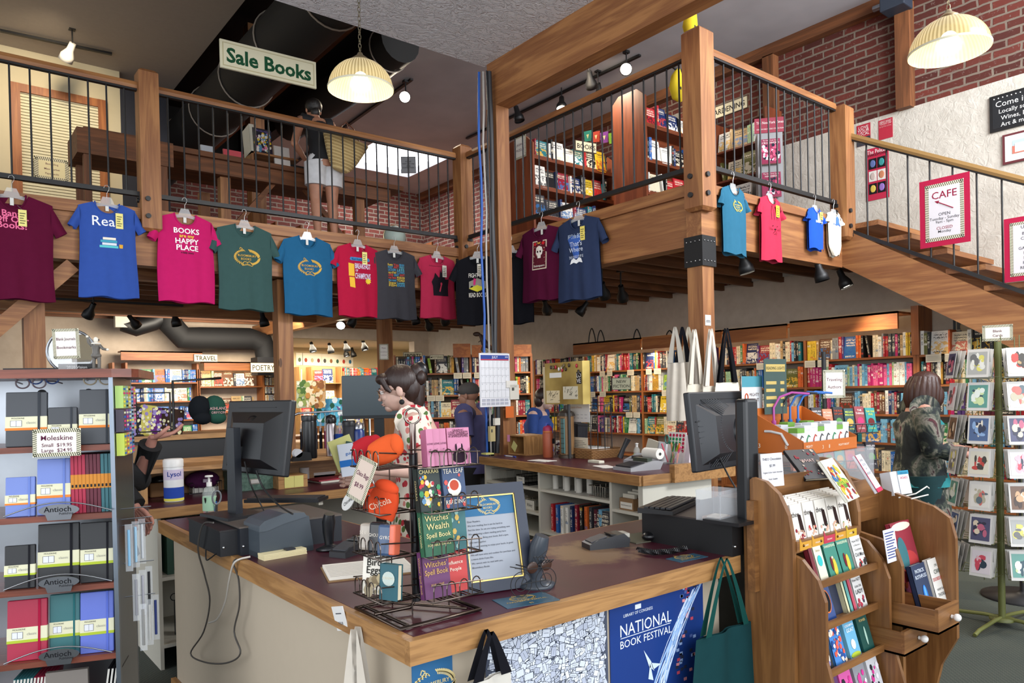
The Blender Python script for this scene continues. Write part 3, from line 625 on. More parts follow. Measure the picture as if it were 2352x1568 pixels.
def add_book(M,w_,h,d,col,where,stock,kind='book',face=False,rnd=random):
    p=proj(M@Vector((0,0,h/2)))
    if p[2]<0 or not (-20<p[0]<2372 and-20<p[1]<1588):return
    BOOKS.append(dict(M=M,w=w_,h=h,d=d,c=col,where=where,stock=stock,kind=kind,face=face,seed=rnd.random(),px=FPX*h/p[2]*((1.3 if face else 1))))
TALL=['black','cream','red','white','navy','teal','orange','charcoal','yellow','green','blue','tan','crimson','pink','brown','purple','grey','maroon','sky blue','olive','magenta','lime','gold','pale green']
WEI=[20,14,11,12,8,6,6,8,5,5,6,6,5,5,5,3,6,4,4,3,3,2,3,2]
def fill(M,x0,x1,z,where,stock,hr=(.19,.235),seed=0,kind='book',pal=None,wt=None,face=.06,maxh=.25,gap=.04,tr=(.014,.034),dep=.15,fw=(.13,.16)):
    rnd=random.Random(seed*31+7);x=x0+.004;pal=pal or TALL;wt=wt or (WEI if pal is TALL else [1]*len(pal));last=None;run=0;h=rnd.uniform(*hr)
    while x<x1-.012:
        if run<=0:
            c=rnd.choices(pal,wt)[0];run=rnd.choice([1,1,1,1,2,3]);h=min(maxh,rnd.uniform(*hr));t_=rnd.uniform(*tr)
        if rnd.random()<face:
            w_=rnd.uniform(*fw)
            if x+w_>x1:break
            add_book(M@T(x+w_/2,.008+rnd.uniform(0,.02),z+.001)@RX(-8),w_,h,.02,rnd.choices(pal,wt)[0],where,stock,kind,True,rnd);x+=w_+.004;run=0;continue
        if rnd.random()<gap*.3:
            x+=rnd.uniform(.02,.06)
            if x>x1-.05:break
            add_book(M@T(x+.03,.01,z+.002)@RY(-9),t_,h,dep,c,where,stock,kind,False,rnd);x+=t_+.045;run=0;continue
        if x+t_>x1:break
        add_book(M@T(x+t_/2,rnd.uniform(0,.018),z+.001),t_,h,dep,c,where,stock,kind,False,rnd);x+=t_+.0008;run-=1
def finish_books(limit=300):
    import collections
    BOOKS.sort(key=lambda b:-b['px']);big,rest=BOOKS[:limit],BOOKS[limit:]
    for k in ('left','right'):pass
    rows=collections.defaultdict(list)
    for b in BOOKS:rows[b['where']].append(b)
    for r in rows.values():
        r.sort(key=lambda b:proj(b['M'].translation)[0])
        for i,b in enumerate(r):b['l']=r[i-1]['c'] if i else None;b['r']=r[i+1]['c'] if i+1<len(r) else None;b['i']=i/len(r)
    used=collections.Counter();labs=[]
    for b in big:
        sz='face-out' if b['face'] else ('thin' if b['w']<.02 else 'thick' if b['w']>.028 else '')
        if b['l'] and b['r']:s=f"between {b['l']} and {b['r']} books" if b['l']!=b['r'] else f"between two {b['l']} books"
        else:s='at the end of the row'
        n=b['kind'].replace('_',' ');lab=' '.join(f"{sz} {b['c']} {n} {s}, {b['where']}".split())
        labs.append(lab);used[lab]+=1
    for b,lab in zip(big,labs):
        M=b['M'];m=MB();book_geo(m,Matrix(),b['w'],b['h'],b['d'],b['c'],b['seed'],b['face'])
        if used[lab]>1:
            r=rows[b['where']];q=b['i'];lab=lab.replace(' books,',',').replace('thick ','').replace('thin ','')+(', left end' if q<.2 else ', left part' if q<.45 else ', middle' if q<.6 else ', right part' if q<.82 else ', right end')
        lab=' '.join(lab.split());w_=lab.split()
        if len(w_)>16:lab=lab.replace('between two','by').replace(' and ',', ',1).replace('between ','by ')
        lab=' '.join(lab.split()[:16]);tag(m.build(b['kind'],None,M),lab,'book',b['stock'])
    m=MB()
    for b in rest:book_geo(m,b['M'],b['w'],b['h'],b['d'],b['c'],b['seed'],b['face'])
    if rest:o=m.build('distant_books',None);tag(o,'rows of small distant books filling the far shelves','books');o['kind']='stuff'
    print('BOOKS',len(BOOKS))
def bookcase(lab,M,xs,zs_,depth=.28,ztop=None,valance=None,zb=0,mat='shelfwood',back=None,grp=None,th=.022,plinth=True):
    """xs: upright positions; zs_: shelf heights (tops)"""
    t=thing('bookcase',lab,'bookcase',M,grp);ztop=ztop or max(zs_)+.28
    for x in xs:MB(mat+'_z').box(x-.014,0,zb,x+.014,depth,ztop).build('side_panel',t)
    for z in zs_:
        for a,b in zip(xs[:-1],xs[1:]):MB(mat+'_x').box(a+.014,.005,z-th,b-.014,depth,z).build('shelf',t)
    if back:MB('matte',back).box(xs[0],depth-.004,zb,xs[-1],depth,ztop).build('back_panel',t)
    if valance:
        for (a,b,z0,z1,out,lit) in valance:
            vv=MB(mat+'_x').box(a,-out,z0,b,-out+.03,z1).box(a,-out,z1-.02,b,.1,z1).build('valance',t)
            if lit:MB('tube').box(a+.05,-out+.05,z0+.01,b-.05,-out+.09,z0+.03).build('strip_light',vv)
    return t
def slips(M,items,where):
    """paper slips clipped to shelf edges (x, z)"""
    for i,(x,z,w_) in enumerate(items):
        m=MB('paper','ded5c0').box(-w_/2,-.003,-.075,w_/2,0,0);m.set(col='7a756a')
        for k in range(4):m.box(-w_/2+.012,-.0036,-.02-k*.013,w_/2-.012-.01*(k%2),-.0031,-.017-k*.013)
        tag(m.build('shelf_card',None,M@T(x,-.006,z-.002)),'small cream handwritten card clipped to a shelf edge, '+where,'card','review cards on the shelf edges')
ZR5=[.35,.64,.93,1.22,1.51,1.80]
# --- right wall
XF=7.6;MR=T(XF,12.2,0)@RZ(-90)
def xl(px,x=XF):return 12.2-up(px,900,x=x).y
ups=[xl(1228),xl(1345),xl(1475),xl(1655),xl(1850),xl(2102),xl(2500)]
va=up(1643,758,x=7.3).z;vb=up(1643,789,x=7.3).z
bookcase('long honey coloured wall of bookshelves under a lit wooden valance',MR,ups[:6],ZR5,.29,2.02,[(ups[1]+.05,xl(1470,7.3),vb,va,.28,1),(xl(1475,7.3),xl(1655,7.3),vb,va,.28,1),(xl(1660,7.3),xl(1806,7.3),vb,va,.28,1),(xl(1814,7.3),xl(2062,7.3),vb+.01,va+.02,.28,1)])
bookcase('bookshelves past the end of the valance, behind the card spinner',MR,[ups[5]+.03,ups[6]],ZR5,.29,1.86)
MB('shelfwood_z').box(ups[5]-.02,-.02,1.8,ups[5]+.05,.29,2.28,MR).build('beam_shelf_end')['kind']='structure'
names={1:'left of the hanging new fiction sign',2:'below and right of the new fiction sign',3:'between the hanging totes and corner post',4:'shelves behind the black monitor and bags',5:'wide bay right of the corner post',6:'bay behind the card spinner'}
bayn=['far bay by the ceiling post','bay behind the gold magnet board','bay beside the grey totes','bay behind the canvas totes','bay above the mystery rack','bay behind the card spinner']
rown={1.8:'top row',1.51:'second row',1.22:'third row',.93:'fourth row',.64:'fifth row',.35:'bottom row'}
for bi in range(6):
    for z in (1.80,1.51,1.22,.93,.64):
        if z<.9 and bi<4:continue
        pal=['pink','magenta','cream','red','sky blue','white','pale green'] if (bi==4 and z==1.51) else None
        fill(MR,ups[bi]+.02+(.03 if bi==5 else 0),ups[bi+1]-.02,z,rown[z]+', '+bayn[bi],'books on the long right wall shelves',seed=int(bi*10+z*10),pal=pal,face=.07,maxh=.245,hr=(.2,.24))
slips(MR,[(xl(1385),1.8,.1),(xl(1402),1.8,.1),(xl(1450),1.8,.12),(xl(1492),1.8,.1),(xl(1512),1.8,.12),(xl(1362),1.51,.1),(xl(1385),1.51,.12),(xl(1530),1.51,.13),(xl(1445),1.22,.12),(xl(1462),1.22,.12),(xl(1750),1.8,.12),(xl(1865),1.8,.15),(xl(1890),1.8,.15),(xl(2150),1.8,.17),(xl(2180),1.8,.12)],'right wall shelves')
# --- the run that crosses the far corner, facing the counter
pa,pb=up(908,905,d=9.6),up(1222,905,d=9.9);Ld=(pb-pa).to_2d().length;MD=T(pa.x,pa.y,0)@RZ(math.degrees(atan2(pb.y-pa.y,pb.x-pa.x)))
fx=lambda px:Ld*(px-908)/(1222-908)
bookcase('run of bookcases standing across the far corner behind the clerk',MD,[0,fx(1080),fx(1180),Ld],ZR5,.28,2.04,back='6a5a48')
for (a,b,nm) in ((0,fx(1080),'case right of the clerk'),(fx(1080),fx(1180),'case behind the calendar'),(fx(1180),Ld,'case just right of the ceiling post')):
    for z in (1.80,1.51,1.22,.93):fill(MD,a+.02,b-.02,z,rown[z]+', '+nm,'books on the corner bookcases',seed=int(a*100+z*77),face=.05,maxh=.24,hr=(.19,.235))
MB('shelfwood_x').box(fx(1040),-.03,2.0,fx(1080),.0,2.18,MD).box(fx(1083),-.03,2.0,Ld,.0,2.16,MD).build('trim_case_top')['kind']='structure'
slips(MD,[(fx(1050),1.8,.11),(fx(1071),1.8,.11),(fx(1097),1.8,.11),(fx(988),1.51,.11),(fx(1008),1.51,.11),(fx(1069),1.51,.1)],'corner bookcases')
# --- far wall: travel, poetry
MT=T(0,12.2,0);fxx=lambda px:up(px,900,y=12.2).x
bookcase('travel bookcase on the far left wall with wooden valance',MT,[fxx(262),fxx(292),fxx(456)],ZR5,.29,2.1,[(fxx(276),fxx(462),2.13,2.27,.12,0)])
bookcase('poetry bookcase on the far wall with lit wooden valance',MT,[fxx(458),fxx(606),fxx(650)],[.45,.74,1.03,1.32,1.73],.29,2.0,[(fxx(466),fxx(600),1.98,2.12,.1,1)])
TR=['blue','navy','sky blue','white','orange','green','lime','cream']
for z in (1.80,1.51,1.22,.93):fill(MT,fxx(294)+.01,fxx(456)-.02,z,rown[z]+' of the travel bookcase','travel guides',seed=int(z*10),kind='travel_guide',pal=TR,wt=[6,4,2,3,1,2,1,2],face=.22,hr=(.19,.21),tr=(.02,.035))
for z,nm in ((1.73,'top row'),(1.32,'second row')):fill(MT,fxx(458)+.02,fxx(596)-.02,z,nm+' of the poetry bookcase','poetry books',seed=int(z*10),pal=['cream','tan','orange','brown','pale green','white','charcoal'],face=.7,hr=(.2,.25),maxh=.27)
for k in range(5):fill(MT,fxx(608)+.01,fxx(648),1.32+k*.14,'small books left of the far post','small boxed books',seed=70+k,pal=['tan','brown','grey','charcoal','cream'],hr=(.11,.125),face=0,tr=(.012,.02))
# --- back room, seen through the opening
MK=T(0,15.6,0);fk=lambda px:up(px,900,y=15.6).x
bookcase('bright bookcase of picture books in the room beyond',MK,[fk(690),fk(718),fk(786)],[.6,1.0,1.4,1.84],.3,2.2,mat='oak',back='b78a5c')
bookcase('orange bookcase in the room beyond, above the dark monitor',MK,[fk(790),fk(828),fk(900)],[.7,1.0,1.35,1.66,1.95],.3,2.1,mat='oak',back='a9764a')
for z in (1.0,1.4,1.84):
    fill(MK,fk(720),fk(784),z,rown.get(z,'picture book shelf'),'picture books',seed=int(z*91),kind='picture_book',face=.9,hr=(.26,.32),maxh=.34,pal=['orange','cream','sky blue','magenta','navy','yellow','white','red'],fw=(.2,.27))
    fill(MK,fk(692),fk(716),z,'left end of the room beyond','picture books',seed=int(z*93),kind='picture_book',face=.5,hr=(.26,.3),maxh=.34,pal=['red','cream','white'],fw=(.2,.25))
for z in (1.35,1.66,1.95):fill(MK,fk(792),fk(898),z,'orange bookcase in the room beyond','children books',seed=int(z*97),hr=(.2,.24),pal=['orange','charcoal','cream','red','teal','white'])
# ================================================================ the front counter
def lp(M,px,py,y0=0):
    """where the sight line of a surveyed pixel meets the local plane y = y0: local (x, z)"""
    d=FV+(px-1176)/FPX*RV-(py-CYP)/FPX*UV;I=M.inverted();o=I@EYEP;e=I.to_3x3()@d;t_=(y0-o.y)/e.y;return (o.x+e.x*t_,o.z+e.z*t_)
def parts(t,*ps):
    for nm,m in ps:m.build(nm,t)
    return t
def mb(mat,col):return MB(mat,col)
ZT=.92
out=[(.93,1.58),(2.27,1.58),(2.27,1.78),(2.8,1.78),(2.8,2.3),(1.58,2.3),(1.58,4.0),(.93,4.0)]
t=thing('sales_counter','U-shaped cash counter with worn burgundy top and oak edge','counter',(0,0,0))
mb('burgundy','ffffff').prism([(x+(.012 if x<1 else-.012 if x in (2.27,2.8) else 0),y+(.012 if y<1.6 else 0)) for x,y in out],ZT-.03,ZT).build('countertop',t)
each('oak_x','ffffff',[(.915,1.565,ZT-.062,2.285,1.592,ZT-.001),(1.6,2.29,ZT-.06,2.8,2.31,ZT-.001)],'edge_band',t)
each('oak_y','ffffff',[(.915,1.592,ZT-.062,.942,4.015,ZT-.001),(1.57,2.31,ZT-.06,1.59,4.0,ZT-.001),(2.265,1.592,ZT-.062,2.285,1.77,ZT-.001)],'edge_band',t)
m=MB('paper','b5a793').box(.97,1.63,.0,2.24,1.65,ZT-.04).box(.97,1.65,0,.99,3.95,ZT-.04).box(.99,3.93,0,1.5,3.95,ZT-.04);m.set(col='c9c3b4').box(2.22,1.65,0,2.24,1.8,ZT-.04).box(1.5,2.25,0,1.52,3.95,ZT-.04).box(1.5,2.23,0,2.75,2.25,ZT-.04).box(2.73,1.8,0,2.75,2.25,ZT-.04);m.build('panel',t)
MB('oak_y').box(.945,1.63,0,.968,3.97,.13).build('kickboard',t);MB('oak_x').box(.945,1.605,0,2.24,1.63,.13).build('kickboard',t)
# cash drawers, printer, monitor on the left
def drawer(M,w_,d,h,lab,top='1b1a1c',side='111318'):
    t=thing('cash_drawer',lab,'cash drawer',M);parts(t,('case',mb('satin',side).box(0,0,.0,w_,d,h-.004)),('lid',mb('satin',top).box(-.003,-.003,h-.006,w_+.003,d+.003,h)),('screw',mb('metal','c0c0c0').ball((.012,-.002,.035),.006,8)));return t
p=up(505,1219,z=1.02);drawer(T(p.x,p.y,ZT),.42,.42,.1,'black metal cash drawer under the left monitor stand','1c191a')
q=up(784,1180,z=1.03);drawer(T(q.x-.42,q.y,ZT),.42,.4,.11,'black cash drawer with a brown grey top, behind the receipt printer','5a5048','161a22')
b=up(597,1283,z=ZT)
t=thing('receipt_printer','slate grey receipt printer with curved lid beside cream slips','printer',T(b.x,b.y,ZT)@RZ(2))
m=MB('plastic','3f474e');m.prism([(0,.02),(0,.12),(.02,.135),(.1,.155),(.17,.15),(.2,.135),(.215,.02)],0,.15,'y');m.build('housing',t)
MB('plastic','33393f').prism([(0,0),(.0,.02),(.215,.02),(.215,.0)],.0,.15,'y').build('foot',t);m=MB('plastic','4a5259');m.prism([(-.001,.1),(.0,.122),(.02,.138),(.1,.159),(.18,.152),(.19,.135),(.1,.12),(.03,.1)],-.003,.153,'y');m.build('lid',t)
t=thing('paper_slips','pile of cream paper slips with a dark clip, in front of printer','paper',T(*up(607,1288,z=ZT))@RZ(4));random.seed(3)
for i in range(5):mb('paper','d8cba0').box(0,.0,i*.0045,.17,.055,i*.0045+.004,RZ(random.uniform(-2,2))).build('slip_bundle',t)
mb('plastic','2b2c30').box(.09,.0,.023,.125,.03,.029).build('clip',t)
def cable(lab,pts,r=.0035,c='151515',name='cable'):
    o=MB('satin',c).tube(pts,r,7)
    # smooth the run by resampling a spline through the points
    P=[Vector(q_) for q_ in pts];R_=[]
    for i in range(len(P)-1):
        p0,p1,p2,p3=P[max(i-1,0)],P[i],P[i+1],P[min(i+2,len(P)-1)]
        for k in range(6):
            s=k/6;R_.append(.5*((2*p1)+(p2-p0)*s+(2*p0-5*p1+4*p2-p3)*s*s+(3*p1-p0-3*p2+p3)*s**3))
    R_.append(P[-1]);return tag(MB('satin',c).tube(R_,r,7).build(name),lab,'cable')
def plx(px,py,x):return up(px,py,x=x)
cable('grey cable looping down the counter side from the cash drawer',[plx(490,1200,.865),plx(466,1205,.86),plx(455,1260,.86),plx(470,1320,.9),plx(482,1380,.93),plx(468,1450,.93),plx(438,1500,.93),plx(470,1520,.93),plx(520,1522,.93),plx(552,1500,.93),plx(538,1450,.93),plx(550,1390,.93),plx(548,1330,.92),plx(536,1290,.9),plx(560,1280,.95)],.0035,'4a4642')
cable('white cable hanging from the printer down the counter side',[up(575,1278,z=.93),plx(540,1290,.9),plx(527,1330,.9),plx(518,1380,.92),plx(500,1420,.93),plx(480,1430,.93)],.004,'b8b2a8')
cable('short black cable loop hanging under the left cash drawer',[plx(473,1262,.87),plx(474,1285,.87),plx(485,1280,.87),plx(497,1270,.875)],.003)
def monitor(M,w_,h,lab,ribs=False,neck=None,col='141518'):
    t=thing('computer_monitor',lab,'monitor',M)   # local: back faces -y, centre at origin
    parts(t,('shell',MB('plastic',col).box(-w_/2,.0,-h/2,w_/2,.03,h/2,bev=.006)),('back_bulge',MB('plastic',col).add([(-w_*.42,0,-h*.42),(w_*.42,0,-h*.42),(w_*.42,0,h*.34),(-w_*.42,0,h*.34),(-w_*.25,-.035,-h*.3),(w_*.25,-.035,-h*.3),(w_*.25,-.035,h*.18),(-w_*.25,-.035,h*.18)],[(4,5,6,7),(0,1,5,4),(1,2,6,5),(2,3,7,6),(3,0,4,7)])),('screen',mb('gloss','20242a').box(-w_/2+.01,.03,-h/2+.01,w_/2-.01,.032,h/2-.01)))
    MB('plastic','08080a').box(-w_*.3,-.003,h*.4,w_*.3,.001,h*.405).box(-w_*.45,-.004,h*.12,-w_*.18,-.001,h*.13).build('seam',t)
    m=MB('gloss','0b0d12');m.lathe([(.085,0),(.09,.015),(.07,.028),(.05,.03)],28,T(*(neck or (0,0,0)))@RX(90));m.build('stand_ring',t)
    if ribs:
        m=MB('plastic','1d1f24')
        for i in range(26):
            a=radians(100+i*6.2);m.bar((.1*cos(a)*1.0,-.036,.1*sin(a)),(.23*cos(a) if abs(.23*cos(a))<w_*.46 else w_*.46*(1 if cos(a)>0 else-1),-.002,max(-h*.46,min(h*.4,.23*sin(a)))),.003,.003)
        m.build('ribs',t);MB('plastic','050506').tube([(-.17+.022*cos(i*pi/3+.5),-.006,.02+.026*sin(i*pi/3+.5)) for i in range(6)],.0018,5,closed=True).build('emblem',t)
    return t
c1=up(584,1003,d=3.12);monitor(T(*c1)@RZ(-80)@RX(-8),.5,.31,'black monitor back on the left end of the counter')
t=thing('monitor_stand','tall flat black monitor stand on the left cash drawer','stand',T(*up(533,1185,z=1.03))@RZ(-80))
parts(t,('column',MB('plastic','161a22').prism([(-.035,0),(.035,0),(.03,.37),(-.03,.37)],0,.03,'y')),('base',MB('plastic','1a1b1f').prism([(-.12,-.08),(.12,-.08),(.09,.1),(-.09,.1)],.0,.012)),('arm',MB('plastic','101114').box(-.025,.02,.24,.025,.12,.29)))
t=thing('keyboard','black keyboard lying by the left monitor stand','keyboard',T(*up(560,1155,z=1.035))@RZ(-45)@T(0,0,0))
parts(t,('base',MB('plastic','17171a').box(0,0,0,.36,.13,.015)),('keys',MB('plastic','232327')));kk=MB('plastic','2a2a2e')
for i in range(5):kk.box(.01,.012+i*.022,.015,.35,.029+i*.022,.021)
kk.build('keys',t)
for o in list(t.children):
    if not len(o.data.vertices):bpy.data.objects.remove(o)
cable('thin black cable from left monitor down to the drawers',[up(562,1060,d=3.05),up(575,1110,d=3.0),up(600,1160,z=1.08),up(615,1190,z=1.04)],.003)
cable('second black cable curving from left monitor over the printer',[up(588,1080,d=3.0),up(605,1120,d=3.0),up(640,1160,z=1.1),up(672,1180,z=1.09)],.004)
def bottle(lab,M,prof,mat,col,cap=None,bands=(),name='bottle',cat='bottle',n=24):
    t=thing(name,lab,cat,M);MB(mat,col).lathe(prof,n).build('body',t)
    if cap:MB(cap[0],cap[1]).lathe(cap[2],n).build('cap',t)
    for (r,z0,z1,mt,c) in bands:MB(mt,c).lathe([(r,z0),(r,z1)],n,cap=False).build('label',t)
    return t
t=bottle('clear hand sanitizer pump bottle with pale green label by left monitor',T(*up(482,1178,z=.95)),[(.03,0),(.033,.02),(.033,.1),(.025,.125),(.012,.135)],'clear','e6efe8',('plastic','dcd8d2',[(.013,.135),(.013,.155),(.005,.157),(.005,.18),(.02,.182),(.018,.19),(.0,.19)]),[(.0335,.015,.085,'paper','a9cfae')])
for i,(c,a) in enumerate((('c8405a',20),('2a2a30',-10),('2b62a8',5))):tag(MB('plastic',c).tube([(0,0,0),(0,0,.09)],.004,8).set(col='1a1a1a').tube([(0,0,.09),(0,0,.11)],.0045,8).build('marker_pen',None,T(*up(464+i*14,1190,z=.925))@RY(a)@RX(12)),['pink','black','blue'][i]+' capped marker standing behind the left cash drawer','pen')
t=thing('scissors','grey handled scissors standing behind the left monitor stand','scissors',T(*up(497,1165,z=1.05))@RX(10));MB('plastic','77797c').tube([(.018*cos(a*pi/8),0,.045+.03*sin(a*pi/8)) for a in range(16)],.004,6,closed=True).build('handle',t);MB('metal','bbbbbb').box(-.005,-.002,-.07,.005,.002,.016).build('blade',t)
def scanner(M,lab,c='17181b'):
    t=thing('barcode_scanner',lab,'scanner',M)
    m=MB('gloss',c).lathe([(.05,0),(.052,.008),(.03,.016),(.016,.022),(.014,.03)],20);m.build('base',t)
    m=MB('gloss',c);m.tube([(0,0,.02),(0,.0,.07),(0,-.01,.11),(0,-.02,.14)],[.017,.022,.026,.02],12);m.build('head',t);MB('gloss','b0b4b8').tube([(.016*cos(a*pi/8),-.027+.0,.085+.03*sin(a*pi/8)) for a in range(2,7)],.0025,6).build('trim',t)
scanner(T(*up(757,1262,z=ZT))@RX(-6)@SC(1.0),'black barcode scanner on its stand near the grey printer')
scanner(T(*up(1232,1345,z=ZT))@RZ(35)@SC(1.12),'dark grey handheld scanner standing behind the wire bicycle','3a4048')
def terminal(M,lab):
    t=thing('card_terminal',lab,'card reader',M)
    parts(t,('case',MB('plastic','25262a').prism([(-.085,0),(.08,0),(.085,.03),(.06,.052),(-.05,.035),(-.085,.02)],-.038,.038,'y')),('screen',MB('gloss','0c0f12').box(-.0,-.028,.048,.05,.028,.0525,RY(8)@T(.0,0,.0))),('keypad',MB('plastic','3a3b40').prism([(-.075,.025),(-.01,.043),(-.01,.047),(-.075,.029)],-.03,.03,'y')))
    MB('paper','b8b4a8').box(.06,-.03,.035,.087,.03,.05).build('sticker',t)
terminal(T(*up(808,1270,z=ZT))@RZ(25),'dark card reader lying left of the spinner rack')
terminal(T(*up(1392,1255,z=ZT))@RZ(-20),'dark card reader beside the coiled phone cord')
t=thing('clipboard','clipboard with ruled white sheets beside the spinner rack','clipboard',T(*up(752,1335,z=ZT+.0))@RZ(-18));parts(t,('board',mb('satin','8a6a44').box(0,-.02,0,.3,.2,.004)),('sheets',mb('paper','e2ddd2').box(.005,-.01,.0045,.29,.19,.014)))
m=MB('paper','8a8680')
for i in range(9):m.box(.01,.0+i*.02,.0142,.285,.0012+i*.02,.0146)
m.build('ruling',t)
# framed letter
fb,fr=Vector((1.235,1.81,ZT)),Vector((1.47,1.755,ZT));ang=math.degrees(atan2(fr.y-fb.y,fr.x-fb.x))
MF=T(*fb)@RZ(ang)@RX(-14);W_,H_=.245,.325
t=thing('picture_frame','navy framed typed letter with blue heading standing on the counter','frame',MF)
m=MB('satin','232b3c')
for a,b,c,d in ((0,0,W_,.034),(0,H_-.034,W_,H_),(0,.034,.034,H_-.034),(W_-.034,.034,W_,H_-.034)):m.box(a,-.012,b,c,.008,d)
m.build('frame',t);m=MB('metal','c8a860')
for a,b,c,d in ((.034,.034,W_-.034,.038),(.034,H_-.038,W_-.034,H_-.034),(.034,.034,.038,H_-.034),(W_-.038,.034,W_-.034,H_-.034)):m.box(a,-.009,b,c,-.002,d)
m.build('gilt_slip',t)
m=MB('paper','a2a7b0').quad((.038,-.001,.038),(W_-.038,-.001,.038),(W_-.038,-.001,H_-.038),(.038,-.001,H_-.038));m.set(col='3f6f95').quad((.038,-.002,H_-.095),(W_-.038,-.002,H_-.095),(W_-.038,-.002,H_-.038),(.038,-.002,H_-.038))
logo_pts(m,lambda x,z:(W_/2+x,-.0026,H_-.067+z),'d8c48a',.42);m.set(col='35383f')
for i,s in enumerate(['Dear Readers,','We love reading, but it can be hard to','find the time. So we are trying something new.','We are having a silent reading party here','in the evening. Bring your book, find a spot,','and read together.','Just a calm evening to enjoy your book, in good','company.','We will have wine and cookies for purchase and','a warm drink if you like.','We cannot wait to read with you,','Bloomsbury Books']):
    g=glyphs(s,0,1);k=.0075;kx=min(k,.16/g[2]);m.add([(.046+x*kx,-.0026,H_-.113-i*.0125+y*k) for x,y in g[0]],g[1])
m.build('letter',t);MB('satin','1a1a1c').box(W_/2-.04,.03,.02,W_/2+.04,.035,H_*.7,T(0,.02,0)@RX(-16)).build('easel_back',t)
# wire bicycle spectacle stand
t=thing('wire_bicycle_stand','black wire bicycle ornament holding sunglasses on the counter','ornament',T(*up(1222,1368,z=ZT))@RZ(-8)@SC(.72))
def ring(m,c,r,ax,w_=.0018,n=24):return m.tube([(c[0]+(r*cos(a*2*pi/n) if ax!='x' else 0),c[1]+(r*cos(a*2*pi/n) if ax=='x' else r*sin(a*2*pi/n) if ax=='z' else 0),c[2]+(r*sin(a*2*pi/n) if ax!='z' else 0)) for a in range(n)],w_,5,closed=True)
m=MB('satin','0d0d10');ring(m,(-.05,0,.055),.05,'y');ring(m,(-.05,0,.055),.028,'y');m.build('wheel',t)
m=MB('satin','0d0d10');ring(m,(.07,0,.055),.05,'y');ring(m,(.07,0,.055),.028,'y');m.build('wheel',t)
MB('satin','0d0d10').tube([(-.05,0,.055),(-.02,0,.11),(.05,0,.11),(.07,0,.055)],.002,6).tube([(-.02,0,.11),(-.09,-.02,.13)],.002,6).tube([(-.02,0,.11),(-.09,.02,.128)],.002,6).tube([(.05,0,.11),(.04,.02,.14),(.09,.02,.17)],.002,6).tube([(-.05,0,.055),(.07,0,.055)],.002,6).build('frame',t)
m=MB('satin','0d0d10')
for i in range(5):m.tube([(.03+i*.015,-.03,.15-.002*i),(.03+i*.015,0,.125),(.03+i*.015,.03,.15)],.0015,5)
m.tube([(.03,-.03,.15),(.09,-.03,.142)],.0015,5).tube([(.03,.03,.15),(.09,.03,.142)],.0015,5).build('basket',t)
t=thing('sunglasses','round brown tinted sunglasses propped in the wire bicycle','sunglasses',T(*(up(1240,1330,z=ZT+.03))));m=MB('gloss','3a2216')
for x in (-.028,.028):m.ball((x,0,.04),(.022,.003,.018),14)
m.build('lens',t);m=MB('satin','141010').tube([(-.05,0,.045),(-.052,.05,.045)],.0018,6).tube([(.05,0,.045),(.052,.05,.045)],.0018,6).tube([(-.006,0,.045),(.006,0,.045)],.0018,6);m.build('arms',t)
def notice(M,w_,h,lab,rows,logo=True,col='2f5468'):
    m=MB('gloss',col).box(-w_/2,-h/2,0,w_/2,h/2,.0015);RM=RX(-90);put=lambda x,z:(x,z,.0018)
    if logo:logo_pts(m,lambda x,z:(x,z+h*.22,.0018),'c8a860',.45)
    for s,z,k in rows:
        g=glyphs(s,0,1);kx=min(k,(w_-.02)/g[2]);m.set('paper','c8a860').add([((x-g[2]/2)*kx,z+y*k,.0019) for x,y in g[0]],g[1])
    return tag(m.build('notice_card',None,M),lab,'sign')
n1=up(1208,1378,z=ZT);notice(T(n1.x,n1.y,ZT)@RZ(-12),.17,.1,'teal blue paper notice lying flat before the wire bicycle',[('PAPERBACK RENTAL',-.012,.014),('$5',-.038,.014)])
n2=up(1578,1281,z=ZT);notice(T(n2.x,n2.y,ZT)@RZ(-5),.14,.07,'small teal notice card lying at the right counter edge',[('Bloomsbury Books',-.02,.012)])
# right side of the counter
d1=up(1462,1172,z=1.04);drawer(T(d1.x+.02,d1.y-.43,ZT),.5,.42,.12,'large black cash drawer under the keyboard on the right','352d2a','0b0b0d')
t=thing('keyboard','black keyboard on the right cash drawer beside clear box','keyboard',T(*up(1545,1183,z=1.045))@RZ(20));kk=MB('plastic','1a1a1d')
for i in range(5):kk.box(.01,.012+i*.022,.018,.33,.029+i*.022,.025)
parts(t,('base',MB('plastic','0f0f11').prism([(0,0),(.14,0),(.14,.02),(0,.014)],0,.34,'x')),('keys',kk))
t=thing('clear_box','clear open acrylic box holding loose slips on the drawer','box',T(*up(1655,1200,z=1.042))@RZ(5));m=MB('clear','d8dce0')
for b_ in ((0,0,0,.12,.003,.11),(0,.097,0,.12,.1,.11),(0,0,0,.003,.1,.11),(.117,0,0,.12,.1,.11)):m.box(*b_)
m.build('wall',t);MB('paper','b09a8c').box(.015,.015,.003,.1,.085,.012).set(col='d8d0c4').box(.02,.01,.012,.09,.06,.016,RZ(8)).build('slips',t)
c2=up(1668,985,d=3.3);monitor(T(*c2)@RZ(6)@RX(-6),.55,.34,'large ribbed black monitor back facing the customer side',True,(.09,-.02,-.02),'1d1f24')
sb=up(1722,1195,z=1.04);t=thing('monitor_stand','round black monitor stand pole on the right cash drawer','stand',T(*sb));parts(t,('column',MB('gloss','0c0d10').box(-.04,-.02,0,.04,.03,.44,bev=.012)),('base',MB('plastic','101013').box(-.14,-.05,0,.06,.1,.012)))
cable('pair of black cables hanging from the right monitor',[up(1650,1045,d=3.2),up(1672,1090,d=3.2),up(1700,1140,d=3.15),up(1715,1185,d=3.1)],.004)
